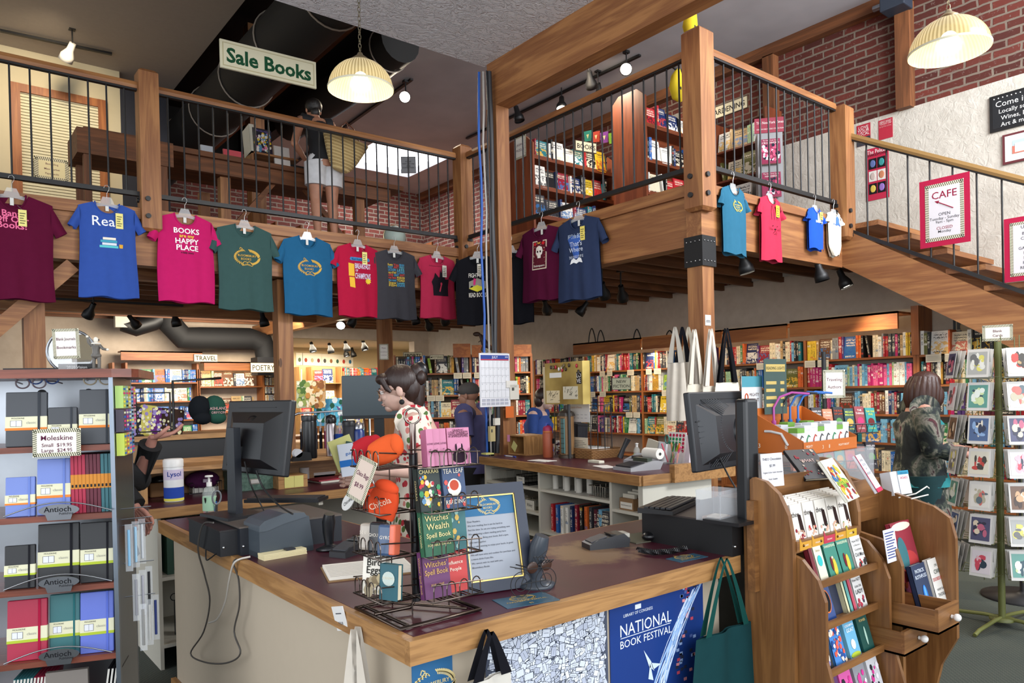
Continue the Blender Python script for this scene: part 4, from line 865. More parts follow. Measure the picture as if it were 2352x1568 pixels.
m=[];pc=[up(1466,1262,z=ZT+.014),up(1500,1268,z=ZT+.014),up(1540,1266,z=ZT+.014),up(1575,1258,z=ZT+.014)];hx=[]
for i in range(140):
    s=i/139*3;j=min(2,int(s));a=pc[j].lerp(pc[j+1],s-j);hx.append(a+Vector((0,.009*cos(i*1.3),.009*sin(i*1.3))))
tag(MB('plastic','0e0e10').tube(hx,.0028,5).build('phone_cord'),'coiled black phone cord lying behind the front edge','cable')
t=thing('mouse_pad','speckled mouse pad behind the right card reader','mouse pad',T(*up(1490,1240,z=ZT))@RZ(-8));MB('paper','6a6858').box(-.09,-.03,0,.12,.13,.004).build('pad',t)
tag(MB('gloss','101012').ball((0,0,.014),(.05,.03,.02),14).build('computer_mouse',None,T(*up(1497,1238,z=ZT+.006))),'black mouse on the speckled pad','mouse')
cable('tangle of grey black cable on the drawer end',[up(1570,1245,z=.93),up(1600,1225,z=.95),up(1625,1240,z=.93),up(1600,1255,z=.93),up(1640,1262,z=.93)],.003,'4a4a4c')
# posters on the front face: x from .97.. at y = 1.63
MP=T(0,1.628,0)
def pq(px,py):return lp(MP,px,py)
m=MB('gloss','2f6490');x0,z0=pq(934,1475);x1=pq(1036,1450)[0];z0=.84;m.box(.955,-.003,.4,x1,0,z0);cx=(.955+x1)/2
logo_pts(m,lambda x,z:(cx+x,-.0036,z0-.075+z),'d8c48a',.75)
for i,s in enumerate(('Bloomsbury Canvas','Bags - Large','$24')):m.set('paper','c9b27a').text(s,.021,T(cx,-.0036,z0-.145-i*.03),width=x1-.97)
tag(m.build('bag_price_sign',None,MP),'blue Bloomsbury canvas bags price sign taped at the counter corner','sign')
xa,xb=pq(1112,1430)[0],pq(1392,1380)[0]
m=MB('paper','4a5060').box(xa,-.003,.3,xb,0,.845);rr=random.Random(11)
for i in range(2600):
    cx,cz=rr.uniform(xa+.02,xb-.02),rr.uniform(.31,.83);a=rr.uniform(-.5,.5)+(pi/2 if rr.random()<.35 else 0);W_,H_=rr.uniform(.007,.018),rr.uniform(.005,.013);y=-.0031-i*8e-7;ca,sa=cos(a),sin(a)
    R4=lambda w_,h,yy:[(min(max(cx+x*ca-z*sa,xa),xb),yy,min(max(cz+x*sa+z*ca,.3),.845)) for x,z in ((-w_,-h),(w_,-h),(w_,h),(-w_,h))]
    m.set(col='2c3342').quad(*R4(W_,H_,y)).set(col=rr.choice(['ccd2dc','d8dce2','c2c8d4','b0b6c6'])).quad(*R4(W_-.0013,H_-.0013,y-3e-7))
    if i%2:m.set(col='6a7080').quad(*R4(W_*.6,.0007,y-5e-7))
tag(m.build('book_doodle_poster',None,MP),'black and white poster of heaped drawn books on counter front','poster')
xc,xd=pq(1395,1360)[0]+.005,pq(1612,1330)[0];m=MB('gloss','1d3a7d').box(xc,-.003,.3,xd,0,.845);wd=xd-xc
m.set('paper','dfe6ee').text('LIBRARY OF CONGRESS',.014,T(xc+wd*.28,-.0036,.8),width=wd*.3).text('NATIONAL',.055,T(xc+wd*.36,-.0036,.755),squash=wd*.54).text('BOOK FESTIVAL',.035,T(xc+wd*.36,-.0036,.71),squash=wd*.54)
m.box(xc+wd*.1,-.0036,.729,xc+wd*.62,-.003,.731).box(xc+wd*.25,-.0036,.81,xc+wd*.31,-.003,.825)
rr=random.Random(4)
for i in range(16):
    pts=[]
    for k in range(10):s=k/9;pts.append((xc+wd*(.97-.62*s**.8-.012*i+.03*sin(s*7+i)),-.004,.84-.5*s-.004*i))
    m.set(col='c9d6ea' if i%2 else '8fb0da').tube(pts,.0012+.001*(i%3),4)
for i in range(60):a,b_=rr.uniform(.0,1),rr.uniform(0,1);m.set(col=rr.choice(['c24a5e','8fa9d6','2b2f45','d98a90','4a5f9c'])).box(xc+wd*(.72+.2*a-.1*b_),-.0042,.83-.42*b_,xc+wd*(.72+.2*a-.1*b_)+.014,-.003,.83-.42*b_+.01)
for (bx,bz,s) in ((.4,.62,1),(.42,.5,.7)):
    X,Z=xc+wd*bx,bz;m.set(col='c9d8ee').poly([(X-.035*s,-.0045,Z+.05*s),(X,-.0045,Z+.005),(X+.015*s,-.0045,Z-.03*s),(X-.01*s,-.0045,Z-.01*s)]).poly([(X,-.0045,Z+.0),(X+.05*s,-.0045,Z-.015*s),(X+.01*s,-.0045,Z-.025*s)]).poly([(X-.005,-.0045,Z),(X+.01*s,-.0045,Z-.06*s),(X-.015*s,-.0045,Z-.05*s)])
tag(m.build('festival_poster',None,MP),'blue National Book Festival poster with white birds on counter front','poster')
# tote bags hanging off the edge
def tote(M,w_,h,strap,lab,col,scol,wd=.03,name='tote_bag',folds=3,text=None):
    t=thing(name,lab,'bag',M)
    def fn(a,b,s=1):u=a*2-1;x=w_/2*u*(.8+.2*min(1,b*2));return (x,s*(.02*sqrt(max(0,1-u*u)))*(.3+b)+.012*sin(u*folds*pi+b*2)*(1-abs(u)),-strap-h*b)
    m=MB('cloth',col);m.grid(lambda a,b:fn(a,b,-1),20,10).grid(lambda a,b:fn(a,b,1),20,10)
    if text:
        for s,dz,k in text:m.set('paper','d8e0da').text(s,k,T(0,-.04,-strap-dz),width=w_*.8,fn=None)
    m.build('body',t);
    for s in (-1,1):
        m=MB('cloth',scol);n_=10
        for side in (-1,1):
            P=[(side*w_*.27*(k/n_)**.8,s*.012,-strap*(k/n_)) for k in range(n_+1)];m.add([(x-wd/2*(.35+.65*k/n_),y,z) for k,(x,y,z) in enumerate(P)]+[(x+wd/2*(.35+.65*k/n_),y,z) for k,(x,y,z) in enumerate(P)],[(k,k+1,n_+2+k,n_+1+k) for k in range(n_)],True)
        m.build('strap',t)
    return t
tb=up(1066,1425,z=.905);tote(T(tb.x,1.54,.905),.17,.5,.12,'off-white canvas tote with black straps hung at the counter front','c9c4ba','15151a',.035,folds=1)
tb=up(820,1400,x=.9);tote(T(.895,tb.y,.9)@RZ(-55),.07,.3,.22,'cream cloth tote strap hanging off the counter left edge','b8afa2','c4bbae',.05,folds=1)
m=MB('paper','d9d6d2').box(-.04,-.001,-.05,.04,.001,.02);m.set(col='4a4a50').text('$20.00',.012,T(0,-.0015,-.028)).box(-.02,-.0015,-.002,.02,-.001,.001);o=m.build('price_label',None,T(*up(778,1408,x=.912))@RZ(-90)@RX(8)@RY(-14));tag(o,'white paper price label reading $20.00 on the counter edge','label')
tb=up(1643,1280,z=.93);tote(T(tb.x,1.54,.935),.4,.5,.25,'dark green Bloomsbury tote bag hanging before the blue poster','16393c','14443f',.032,folds=2,text=[('EST. 1980',.29,.028),('BLOOMSBURY BOOKS',.34,.042)])
# keep the last rendered wires tidy
# ================================================================ back counter (white shelving unit), desk behind
A_,B_=Vector((3.6,4.93,0)),Vector((3.39,3.04,0));BM=T(*A_)@RZ(math.degrees(atan2(B_.y-A_.y,B_.x-A_.x)));BL=(B_-A_).length;BT=1.0
t=thing('service_counter','white open shelving counter with burgundy top and oak edge behind the clerk','counter',BM)
MB('burgundy').box(.01,.012,BT-.03,BL+.02,.8,BT).build('countertop',t);MB('oak_x').box(-.02,-.01,BT-.062,BL+.03,.012,BT-.001).build('edge_band',t);MB('oak_y').box(BL+.018,.012,BT-.062,BL+.04,.62,BT-.001).build('edge_band',t)
U=[lp(BM,x,1150,.03)[0] for x in (1108,1240,1404,1460)]
W1='cdc9bb'
for i,x in enumerate([.02]+U[1:3]+[BL-.01]):MB('satin',W1).box(x-.012,.025,0,x+.012,.6,BT-.035).build('upright',t)
MB('satin',W1).box(BL+.0,.025,0,BL+.02,.62,BT-.04).build('end_panel',t);MB('satin','6f6e68').box(.02,.59,0,BL,.6,BT-.04).build('back_panel',t)
def sh(i,px,py):z=lp(BM,px,py,.03)[1];a,b=([.02]+U[1:3]+[BL-.01])[i:i+2];MB('satin',W1).box(a+.012,.027,z-.018,b-.012,.59,z).build('shelf',t);return z
s0=[sh(0,1170,1111),sh(0,1200,1170),sh(0,1236,1228)];s1=[sh(1,1320,1136),sh(1,1330,1240)];s2=[sh(2,1430,1172)]
MB('oak_x').box(BL-.0,.25,BT-.06,BL+.045,.8,BT+.05,T(.02,0,0)).build('edge_rail',t)
bx=lambda px,py,y=.05:lp(BM,px,py,y)
def onback(px,py,z=BT,ym=.68):
    q=BM.inverted()@up(px,py,z=z)
    if q.y>ym:q=Vector((lp(BM,px,py,ym)[0],ym,z))
    return BM@q
# things in its bays
def wire_basket(M,w_,d,h,lab,c='b4b0a4',n=7,cat='basket',name='wire_basket'):
    t=thing(name,lab,cat,M);m=MB('metal',c)
    for z in (0,h):m.tube([(0,0,z),(w_,0,z),(w_,d,z),(0,d,z)],.003,5,closed=True)
    for i in range(n+1):
        x=w_*i/n;m.tube([(x,0,h),(x,0,0),(x,d,0),(x,d,h)],.0016,4,cap=False)
    for i in range(4):y=d*i/4;m.tube([(0,y,h),(0,y,0),(w_,y,0),(w_,y,h)],.0016,4,cap=False)
    m.build('frame',t);return t
def atb(px,z,y=.08):x=lp(BM,px,1100,y)[0];return BM@T(x,y,z+.001)
t=wire_basket(atb(1130,s0[0]),.22,.3,.09,'empty wire basket on the top left shelf of the white counter')
t=wire_basket(atb(1186,s0[0]),.17,.3,.07,'black wire basket with white name card, upper left bay','303032');MB('paper','d2cec2').box(.01,-.004,.01,.12,-.002,.06).set(col='2a2a2a').text('Patricia',.018,T(.065,-.005,.045)).build('name_card',t)
t=wire_basket(atb(1205,s0[1]),.14,.28,.08,'white wire basket with handwritten Riley card','c8c4b8');MB('paper','d2cec2').box(.01,-.004,.0,.13,-.002,.07).set(col='2a2a2a').text('Riley',.035,T(.07,-.005,.035)).build('name_card',t)
tag(MB('paper','c8c2b4').box(0,0,0,.2,.22,.05).set(col='b0aaa0').box(.02,-.005,.05,.19,.2,.07).build('paper_stack',None,atb(1130,s0[1])),'heap of papers in the left bay under the wire baskets','paper')
for i in range(6):tag(MB('paper','d6d2c8').lathe([(.022,0),(.022,.1+.02*(i%2))],14).build('paper_roll',None,BM@T(U[1]+.08+i*.07,.12+.04*(i%2),s1[0]+.001)),'white till paper roll standing in the middle bay','paper roll','paper rolls in the white counter')
t=wire_basket(atb(1352,s1[0]),.17,.2,.07,'white mesh basket at the right of the middle bay','d4d0c4')
for i,(c,n,h) in enumerate((('red','slim',.2),('blue','wide',.2),('white','plain',.2),('white','lettered',.195),('navy','tall',.21),('crimson','tall',.225),('black','thin',.23),('orange','tall',.225),('charcoal','tall',.23),('maroon','thin',.22),('sky blue','tall',.225))):
    m=MB();book_geo(m,Matrix(),.03,h,.15,c,.13*i,False);bb=atb(1266+i*11,s1[1],.07);m_=bb@T(0,0,0);tag(m.build('held_book',None,m_),f"{n} {c} special order book, {['first', 'second', 'third', 'fourth', 'fifth', 'sixth', 'seventh', 'eighth', 'ninth', 'tenth', 'eleventh'][i]} from the left in the white counter",'book','held books in the white counter')
m=MB();book_geo(m,Matrix(),.15,.22,.03,'charcoal',.3,True);m.set('paper','c8c0b0').text('WHO IS',.022,T(0,-.002,.18)).text('GOVERNMENT',.022,T(0,-.002,.155),width=.14);tag(m.build('held_book',None,atb(1378,s1[1],.06)@RX(-5)),'face-out grey book Who Is Government in the white counter','book','held books in the white counter')
t=thing('card_file_box','brown card file box with white label in the corner bay','box',atb(1422,s2[0],.05));parts(t,('box',MB('satin','8a6a48').box(0,0,0,.13,.2,.075)),('label',MB('paper','ddd8cc').box(.01,-.002,.01,.12,0,.05).set(col='2a2a2a').text('Book Reviews A-Z',.012,T(.065,-.003,.032),width=.1)),('cards',MB('paper','cfc9b8').box(.01,.02,.075,.12,.04,.1).box(.01,.06,.075,.12,.08,.11).box(.01,.1,.075,.12,.12,.12)))
# on top of it
wb=onback(1259,1050);t=thing('water_bottle','terracotta water bottle with magenta lid on the back counter','bottle',T(*wb))
parts(t,('body',MB('satin','a04e30').lathe([(.038,0),(.041,.006),(.041,.19),(.036,.2)],24)),('collar',MB('satin','b8682f').lathe([(.039,.2),(.039,.212)],24)),('lid',MB('satin','96204c').lathe([(.038,.212),(.037,.235),(.024,.252),(0,.256)],24)),('spout',MB('satin','3a4fa0').tube([(-.02,0,.245),(-.01,0,.27),(.02,0,.262)],.009,8)),('sticker',MB('paper','15181c').box(.012,-.042,.11,.034,-.035,.15)))
mg=onback(1280,1042);t=thing('mug','purple and white striped mug beside the terracotta bottle','mug',T(*(mg+Vector((.06,.02,0)))));parts(t,('cup',MB('gloss','4f2a44').lathe([(.036,0),(.04,.005),(.04,.03)],24).set(col='d8d4cc').lathe([(.0401,.03),(.0401,.07)],24,cap=False).set(col='4f2a44').lathe([(.0402,.07),(.0402,.095)],24,cap=False).set(col='d8d4cc').lathe([(.0402,.095),(.0402,.108),(.034,.108),(.034,.02)],24,cap=False)),('handle',MB('gloss','d8d4cc').tube([(-.038,0,.09),(-.062,0,.085),(-.07,0,.055),(-.06,0,.028),(-.038,0,.022)],.006,8)))
cb=onback(1168,1042);t=thing('wooden_cubby','small wooden cubby box with yellow and pink notes','box',BM.normalized()@T(*(BM.inverted()@cb)));w_,h_=.27,.165
MB('oak_x').box(0,0,h_-.012,w_,.2,h_).box(0,0,0,w_,.2,.01).build('top',t);each('oak_z','ffffff',[(0,0,.01,.012,.2,h_-.012),(w_-.03,0,.01,w_,.2,h_-.012)],'side',t);MB('matte','3a2616').box(.012,.19,.01,w_-.03,.2,h_-.012).build('back',t)
MB('paper','c2b978').box(-.001,-.003,0,.07,-.001,.07,T(.05,0,.06)@RY(35)).set(col='d48ab0').box(-.01,-.003,h_-.06,.03,-.001,h_-.002).build('note',t)
p_=BM.inverted()@onback(1120,1043);tag(MB('paper','cfca7a').box(-.04,-.04,0,.04,.04,.012).build('sticky_notes',None,BM@T(*p_)),'pad of yellow sticky notes at the counter end by the post','notepad')
p_=BM.inverted()@onback(1162,1048);tag(MB('plastic','d8dce4').tube([(0,0,.006),(.13,-.0,.006)],.005,8).set(col='2a3f9a').tube([(.11,0,.006),(.15,0,.006)],.0055,8).tube([(0,0,.006),(-.02,0,.006)],.0045,8).build('ballpoint_pen',None,BM@T(*p_)),'blue and white pen lying on the back counter','pen')
for px,py,w_,d_,r_,l in ((1245,1058,.2,.12,8,'white sheets lying before the terracotta bottle'),(1390,1072,.2,.1,-20,'cream paper scraps lying left of the adding machine')):p_=BM.inverted()@onback(px,py);tag(MB('paper','d5cfc6').box(-w_/2,-d_/2,0,w_/2,d_/2,.003).box(-w_/2+.03,-d_/2-.01,.003,w_/2+.01,d_/2-.02,.005,RZ(9)).build('loose_paper',None,BM@T(*p_)@RZ(r_)),l,'paper')
p_=BM.inverted()@onback(1285,1048);t=thing('wicker_tray','wicker tray basket heaped with white papers','basket',BM@T(p_.x,p_.y,BT)@RZ(3));tw,td=.4,.28
m=MB('matte','8a6238')
for k in range(6):
    z=.005+k*.011;n_=60;P=[]
    for i in range(n_):
        s=i/n_*4;e=int(s);f=s-e;c_=[(0,0),(tw,0),(tw,td),(0,td),(0,0)];a,b=Vector(c_[e]),Vector(c_[e+1]);q_=a.lerp(b,f);o_=.004*(1 if (i+k)%2 else-1);P.append((q_.x+o_,q_.y+o_,z))
    m.tube(P,.006,5,closed=True)
m.build('weave',t);MB('matte','7a5530').box(.01,.01,0,tw-.01,td-.01,.006).tube([(0,0,.072),(tw,0,.072),(tw,td,.072),(0,td,.072)],.008,6,closed=True).build('rim',t);MB('paper','d8d6d4').box(.03,.03,.006,tw-.03,td-.03,.06).box(.05,.05,.06,tw-.08,td-.02,.075,RZ(5)).build('papers',t)
p_=BM.inverted()@onback(1350,1062);tag(MB('satin','c9c3b0').box(0,0,0,.13,.05,.02,bev=.004).build('stapler_box',None,BM@T(*p_)),'long cream box in front of the wicker tray','box')
# gold cylinder lantern-like case, wire rack, magnet board
p_=BM.inverted()@onback(1302,1010,BT,.42);t=thing('stained_glass_lamp','tall column lamp with copper body and leaded glass panels','lamp',BM@T(p_.x-.0,p_.y+.0,BT));H=.33
parts(t,('base',MB('satin','3a2d20').lathe([(.065,0),(.065,.02),(.055,.03)],8)),('column',MB('satin','8a6844').lathe([(.058,.03),(.058,H)],8,smooth=False)),('glass_panels',MB('gloss','4f7272').box(.005,-.06,.04,.045,-.05,H-.02)),('roof',MB('satin','2b241e').lathe([(.07,H),(.06,H+.025),(.02,H+.05),(.02,H+.08),(0,H+.085)],8,smooth=False)))
m=MB('satin','2b2620')
for i in range(8):z=.04+i*(H-.06)/7;m.box(.003,-.062,z,.047,-.06,z+.003)
m.build('leading',t)
t=thing('document_rack','black wire document rack with pinned paper calendar on back counter','rack',BM@T(*(lambda q:(q.x,q.y+.0,BT))(BM.inverted()@onback(1275,1015,BT,.5))))
w_,h_=.47,.43;m=MB('satin','101012')
for k in range(4):m.tube([(0,k*.07,0),(0,k*.07,h_-.05*(3-k)*.5),(w_,k*.07,h_-.05*(3-k)*.5),(w_,k*.07,0)],.004,5)
for i in range(13):m.tube([(w_*i/12,.0,.02),(w_*i/12,.0,h_*.8)],.0018,4,cap=False);m.tube([(w_*i/12,.2,.02),(w_*i/12,.2,h_)],.0018,4,cap=False)
for z in (.05,.15,.25):m.tube([(0,0,z),(w_,0,z)],.002,4);m.tube([(0,.2,z),(w_,.2,z)],.002,4)
m.build('frame',t);m=MB('paper','d3cfcb').box(.14,-.008,.28,w_-.0,-.005,.42);m.set(col='c8925a').box(.16,-.009,.34,.2,-.0081,.355);m.set(col='8a8a90')
for i in range(5):m.box(.21+i*.05,-.009,.31,.24+i*.05,-.0081,.313).box(.21+i*.05,-.009,.335,.24+i*.05,-.0081,.338)
m.set(col='c8925a').text('Calendar of Events',.02,T(.3,-.009,.395));m.build('schedule_sheet',t);m=MB('paper','cfc6b2').box(w_*.5,-.008,.02,w_*.94,-.005,.16);m.set(col='55504a')
for i in range(9):m.box(w_*.53,-.009,.035+i*.012,w_*.9-.02*(i%3),-.0081,.038+i*.012)
m.build('notice_sheet',t);MB('matte','1b1b22').box(.02,.06,.02,w_*.45,.16,.28,RY(6)).build('folders',t)
MG=BM@T(*(lambda q:(q.x,q.y,0))(BM.inverted()@up(1255,905,d=5.9)))
def gq(px,py):return lp(MG,px,py)
g0,g1=gq(1253,928),gq(1337,828);t=thing('magnet_board','gold metal board covered in magnets, stickers and small drawings','board',MG)
t_=NT('brass');n=t_.noise(t_.coords(),3,3);t_.link(t_.ramp(n,[(.3,lin('8a7134')),(.6,lin('c9b065'))]),t_.b.inputs['Base Color']);t_.b.inputs['Roughness'].default_value=.35;t_.b.inputs['Metallic'].default_value=.6;MATS['brass']=t_.m
m=MB('brass').box(g0[0],0,g0[1],g1[0],.02,g1[1]).prism([(g1[0],0),(g1[0]+.035,.04),(g1[0]+.03,.05),(g1[0],.02)],g0[1],g1[1]);m.build('sheet',t)
def bq(fx,fz):return (g0[0]+(g1[0]-g0[0])*fx,g0[1]+(g1[1]-g0[1])*fz)
m=MB('paper','d8c8a4');a=bq(.04,.03);b=bq(.4,.33);m.box(a[0],-.003,a[1],b[0],0,b[1]);a=bq(.5,.12);b=bq(.88,.42);m.set(col='cfc8b2').box(a[0],-.003,a[1],b[0],0,b[1]);a=bq(.14,.64);b=bq(.46,.76);m.set(col='dcdad6').box(a[0],-.003,a[1],b[0],0,b[1]);m.set(col='4a4238')
for i in range(16):rr=random.Random(i);a=bq(.08+.3*rr.random(),.08+.2*rr.random());m.tube([(a[0],-.005,a[1]),(a[0]+.04*rr.random(),-.005,a[1]+.03*rr.random())],.0012,4)
for i in range(16):rr=random.Random(i+50);a=bq(.54+.3*rr.random(),.16+.2*rr.random());m.tube([(a[0],-.005,a[1]),(a[0]+.03*rr.random(),-.005,a[1]+.03*rr.random())],.0012,4)
m.build('drawing',t)
for i in range(14):rr=random.Random(i+9);a=bq(rr.uniform(.1,.95),rr.uniform(.72,.97));MB('gloss',rr.choice(['2a2018','b02838','6a5a3a','d8d4cc','3a2a20'])).ball((a[0],-.006,a[1]),(.012,.006,.016),8).build('magnet',t)
a=bq(.86,.47);MB('gloss','101012').box(a[0],-.004,a[1],a[0]+.055,0,a[1]+.09).set('paper','e8e4e0').text('LO',.045,T(a[0]+.028,-.005,a[1]+.065)).text('VE',.045,T(a[0]+.028,-.005,a[1]+.025)).build('love_sticker',t)
a=bq(-.02,.0);MB('matte','c8b898').box(a[0]-.03,.01,a[1],a[0],.02,a[1]+.3).build('side_card',t)
MB('satin','2a2a2c').tube([((g0[0]+g1[0])/2,.05,g0[1]+.1),((g0[0]+g1[0])/2,.05,BT)],.012,8).build('stem',t)
# phone, sanitizer, adding machine, desk clutter right end
def onb(px,py,rz=0,z=BT):q=BM.inverted()@onback(px,py);return BM@T(q.x,q.y,q.z)@RZ(rz)
t=thing('desk_phone','silver and black desk phone with handset at the back counter','phone',onb(1432,1062,10));parts(t,('base',MB('plastic','8f8f92').prism([(0,0),(.16,0),(.16,.06),(0,.02)],0,.2,'x')),('handset',MB('plastic','1c1c20').tube([(-.05,.02,.03),(-.03,.04,.1),(.0,.06,.17)],[.022,.016,.024],10)),('keypad',MB('plastic','2a2a2e').box(.05,.03,.03,.15,.12,.05)))
t=bottle('small clear hand sanitizer bottle with green label by the phone',onb(1463,1057),[(.022,0),(.024,.01),(.024,.08),(.012,.1)],'clear','e8ece8',('plastic','d8d4d0',[(.01,.1),(.01,.12),(.016,.125),(0,.13)]),[(.0245,.012,.05,'paper','8fc06a')])
t=thing('adding_machine','grey desktop adding machine with a white paper roll','calculator',onb(1408,1078,-4));parts(t,('case',MB('plastic','9a9a9c').prism([(0,0),(.24,0),(.27,.05),(.2,.06),(0,.02)],0,.19,'x')),('keys',MB('plastic','2c2c30').box(.015,.015,.022,.175,.13,.03,RX(9))),('display',MB('gloss','3a4238').box(.02,.15,.05,.17,.19,.075,RX(0))),('paper_roll',MB('paper','e0dcd4').tube([(.04,.24,.1),(.19,.24,.1)],.035,18)),('roll_core',MB('matte','2a2a2a').tube([(.188,.24,.1),(.192,.24,.1)],.01,10)))
t=thing('pen_cup','clear cup crammed with pens, scissors and highlighters','pen holder',onb(1545,1065));MB('clear','dadada').box(-.06,-.04,0,.06,.04,.09).build('cup',t)
for i,(c,a) in enumerate((('c8405a',-25),('2f7a45',18),('97b83c',28),('dc5f8c',35),('b8743c',-8),('2b2b30',5),('d9672b',12))):MB('plastic',c).tube([(0,0,.01),(0,0,.15)],.006,8,M=T(-.04+i*.013,.0,0)@RY(a)).build('pen',t)
MB('plastic','3a6a62').tube([(-.05+.02*cos(a*pi/8),0,.17+.03*sin(a*pi/8)) for a in range(16)],.005,6,closed=True).build('scissor_handle',t)
t=thing('sticker_sheets','sheets of red and green dot stickers standing at the counter end','stickers',onb(1530,1045)@RX(-8));m=MB('paper','d5d2ce').box(0,0,0,.17,.004,.22)
for j in range(5):
    for i in range(5):m.set(col='b02848' if j==4 or i==4 else '2a8a52' if j in (2,3) else 'd5d2ce').tube([(.02+i*.032,-.001,.09+j*.027),(.02+i*.032,-.0005,.09+j*.027)],.0115,12)
m.build('sheet',t)
for i,(px,py,c,w_,h_,a,l) in enumerate(((1475,1040,'b9b2a2',.13,.17,12,'beige folder leaning behind the adding machine'),(1505,1040,'cfd0d4',.08,.15,4,'clear sleeve of pale cards behind the paper roll'),(1550,1035,'c9bfc4',.13,.2,-3,'pale pink folders standing at the counter end'))):tag(MB('paper',c).box(0,0,0,w_,.03,h_,RX(-10)@RY(a)).build('folder',None,onb(px,py)),l,'folder')
# ---------------------------------------------------------------- desk along the back, left of the clerk
t=thing('service_desk','oak-edged burgundy desk with raised oak shelf behind the clerk','desk',(0,4.45,0))
DZ=.92;MB('burgundy').box(.98,.015,DZ-.03,3.0,.7,DZ).build('desktop',t);MB('oak_x').box(.97,-.01,DZ-.055,3.0,.015,DZ-.001).build('edge_band',t);SZ=1.115
MB('oak_x').box(1.02,.28,SZ-.025,3.3,.62,SZ).box(1.02,.6,SZ-.025,3.3,.62,SZ+.03).build('raised_shelf',t);MB('oak_x').box(1.02,.6,DZ,3.3,.62,SZ-.02).build('back_board',t)
MB('satin','bdb8aa').box(1.02,.05,0,1.04,.65,DZ-.03).box(1.04,.05,.12,1.5,.65,.14).box(1.04,.05,.5,1.5,.65,.52).box(1.04,.63,0,2.9,.65,DZ-.03).box(1.5,.05,0,1.52,.65,DZ-.03).box(1.97,.02,DZ-.09,2.0,.06,DZ-.04).build('carcass',t)
MB('oak_z').box(.985,.25,DZ,1.02,.66,1.25).build('end_board',t)
for i,(c,x) in enumerate((('2c4a3c',1.08),('1d1f20',1.14),('5a6460',1.18),('2f4a40',1.24),('27443a',1.33))):tag(MB('satin',c).box(0,0,0,.035,.28,.28).set('paper','b8b2a4').box(.005,.004,.004,.03,.276,.282).build('binder',None,T(x,4.55,.521)),['dark green binder at the left of the lower desk shelf','black binder between two green ones','grey binder in the desk shelf','green binder right of the grey one','rightmost green binder on the lower desk shelf'][i],'binder')
t=thing('bookend','black metal bookend on the bottom desk shelf','bookend',T(1.22,4.6,.141));MB('satin','141416').prism([(-.05,0),(.05,0),(.05,.1),(.0,.16),(-.05,.1)],0,.003,'x').box(-.0,-.05,0,.1,.05,.003).build('plate',t)
t=thing('metal_stand','small black wire stand with ring top on the bottom desk shelf','stand',T(1.12,4.58,.141));MB('satin','141416').tube([(0,0,.02),(0,0,.22)],.003,6).tube([(.02*cos(a*pi/8),0,.24+.02*sin(a*pi/8)) for a in range(16)],.003,5,closed=True).build('rod',t)
tag(MB('cloth','121214').box(-.15,-.12,0,.2,.12,.2,bev=.05).build('black_bag',None,T(1.25,4.4,0)),'black bag lying on the carpet under the desk','bag')
def od(px,py,z=DZ+.001):
    p=up(px,py,z=z);return p if p.y<4.95 else Vector((up(px,py,y=4.95).x,4.95,z))
p=od(400,1150);t=bottle('white wipes canister with blue and yellow label on the desk',T(p.x,p.y,DZ+.001),[(.052,0),(.055,.01),(.055,.2),(.053,.205)],'plastic','d9d9d8',('plastic','dedcd8',[(.057,.205),(.057,.245),(.05,.252),(0,.254)]),[(.0556,.02,.085,'paper','27459a'),(.0556,.13,.19,'paper','c8bcd0'),(.0556,.005,.02,'paper','d8cf5a')],n=28)
MB('paper','1d3a8a').text('Lysol',.04,fn=lambda q:(.0565*sin((q[0]-.01)/.055),-.0565*cos((q[0]-.01)/.055),q[2]+.165),bold=.01).build('wordmark',t)
tag(MB('matte','7a5530').box(0,0,0,.16,.12,.09,bev=.01).set('gloss','101014').ball((.08,.06,.1),(.07,.05,.03),12).build('wicker_basket',None,T(*od(345,1143))),'small wicker basket of black clips left of the wipes','basket')
wire_basket(T(*od(435,1128)),.2,.16,.07,'wire basket holding notebooks behind the wipes canister','6a6a6c');tag(MB('paper','b9b5ac').box(0,0,0,.16,.12,.03).box(.01,.01,.03,.17,.1,.05,RY(-8)).build('notebooks',None,T(*od(440,1126))@T(.01,.01,.004)),'dog-eared notebooks heaped in the wire basket','notebook')
tag(MB('cloth','4a1f42').ball((0,0,.05),(.11,.07,.06),16).set(col='b8a8b8').box(-.02,-.07,.07,.03,-.06,.09,RX(20)).build('purple_pouch',None,T(*od(470,1118))@T(0,.05,0.03)),'deep purple soft pouch lying behind the monitor stand','pouch')
p=od(538,1130);t=thing('storage_box','mottled green lidded storage box with metal label holder','box',T(p.x,p.y,DZ+.001));t_=NT('marble_green');n=t_.noise(t_.coords(),40,4,.7);t_.link(t_.ramp(n,[(.35,lin('3f5f50')),(.65,lin('6a8878'))]),t_.b.inputs['Base Color']);MATS['marble_green']=t_.m
parts(t,('box',MB('marble_green').box(0,0,0,.27,.2,.1)),('lid',MB('marble_green').box(-.004,-.004,.085,.274,.204,.12)),('label_holder',MB('metal','c0bcb0').box(.1,-.006,.04,.17,-.002,.075).set('paper','ddd8d0').box(.107,-.008,.047,.163,-.006,.07)),('papers',MB('paper','cfcac0').box(.02,.02,.12,.2,.15,.15)))
p=od(640,1124);t=thing('card_tray','small wooden card tray with two yellow notes','box',T(p.x,p.y,DZ+.001));parts(t,('tray',MB('oak_x').box(0,0,0,.2,.15,.085)),('yellow_note',MB('paper','cfc67a').box(.04,-.003,.005,.105,-.001,.08)),('yellow_note',MB('paper','cfc67a').box(.107,-.003,.005,.17,-.001,.08)))
p=od(712,1092);tag(MB('paper','cfcbc8').lathe([(.035,0),(.035,.1)],20).build('paper_roll',None,T(p.x,p.y+.1,DZ+.001)),'white roll standing behind the card tray','roll')
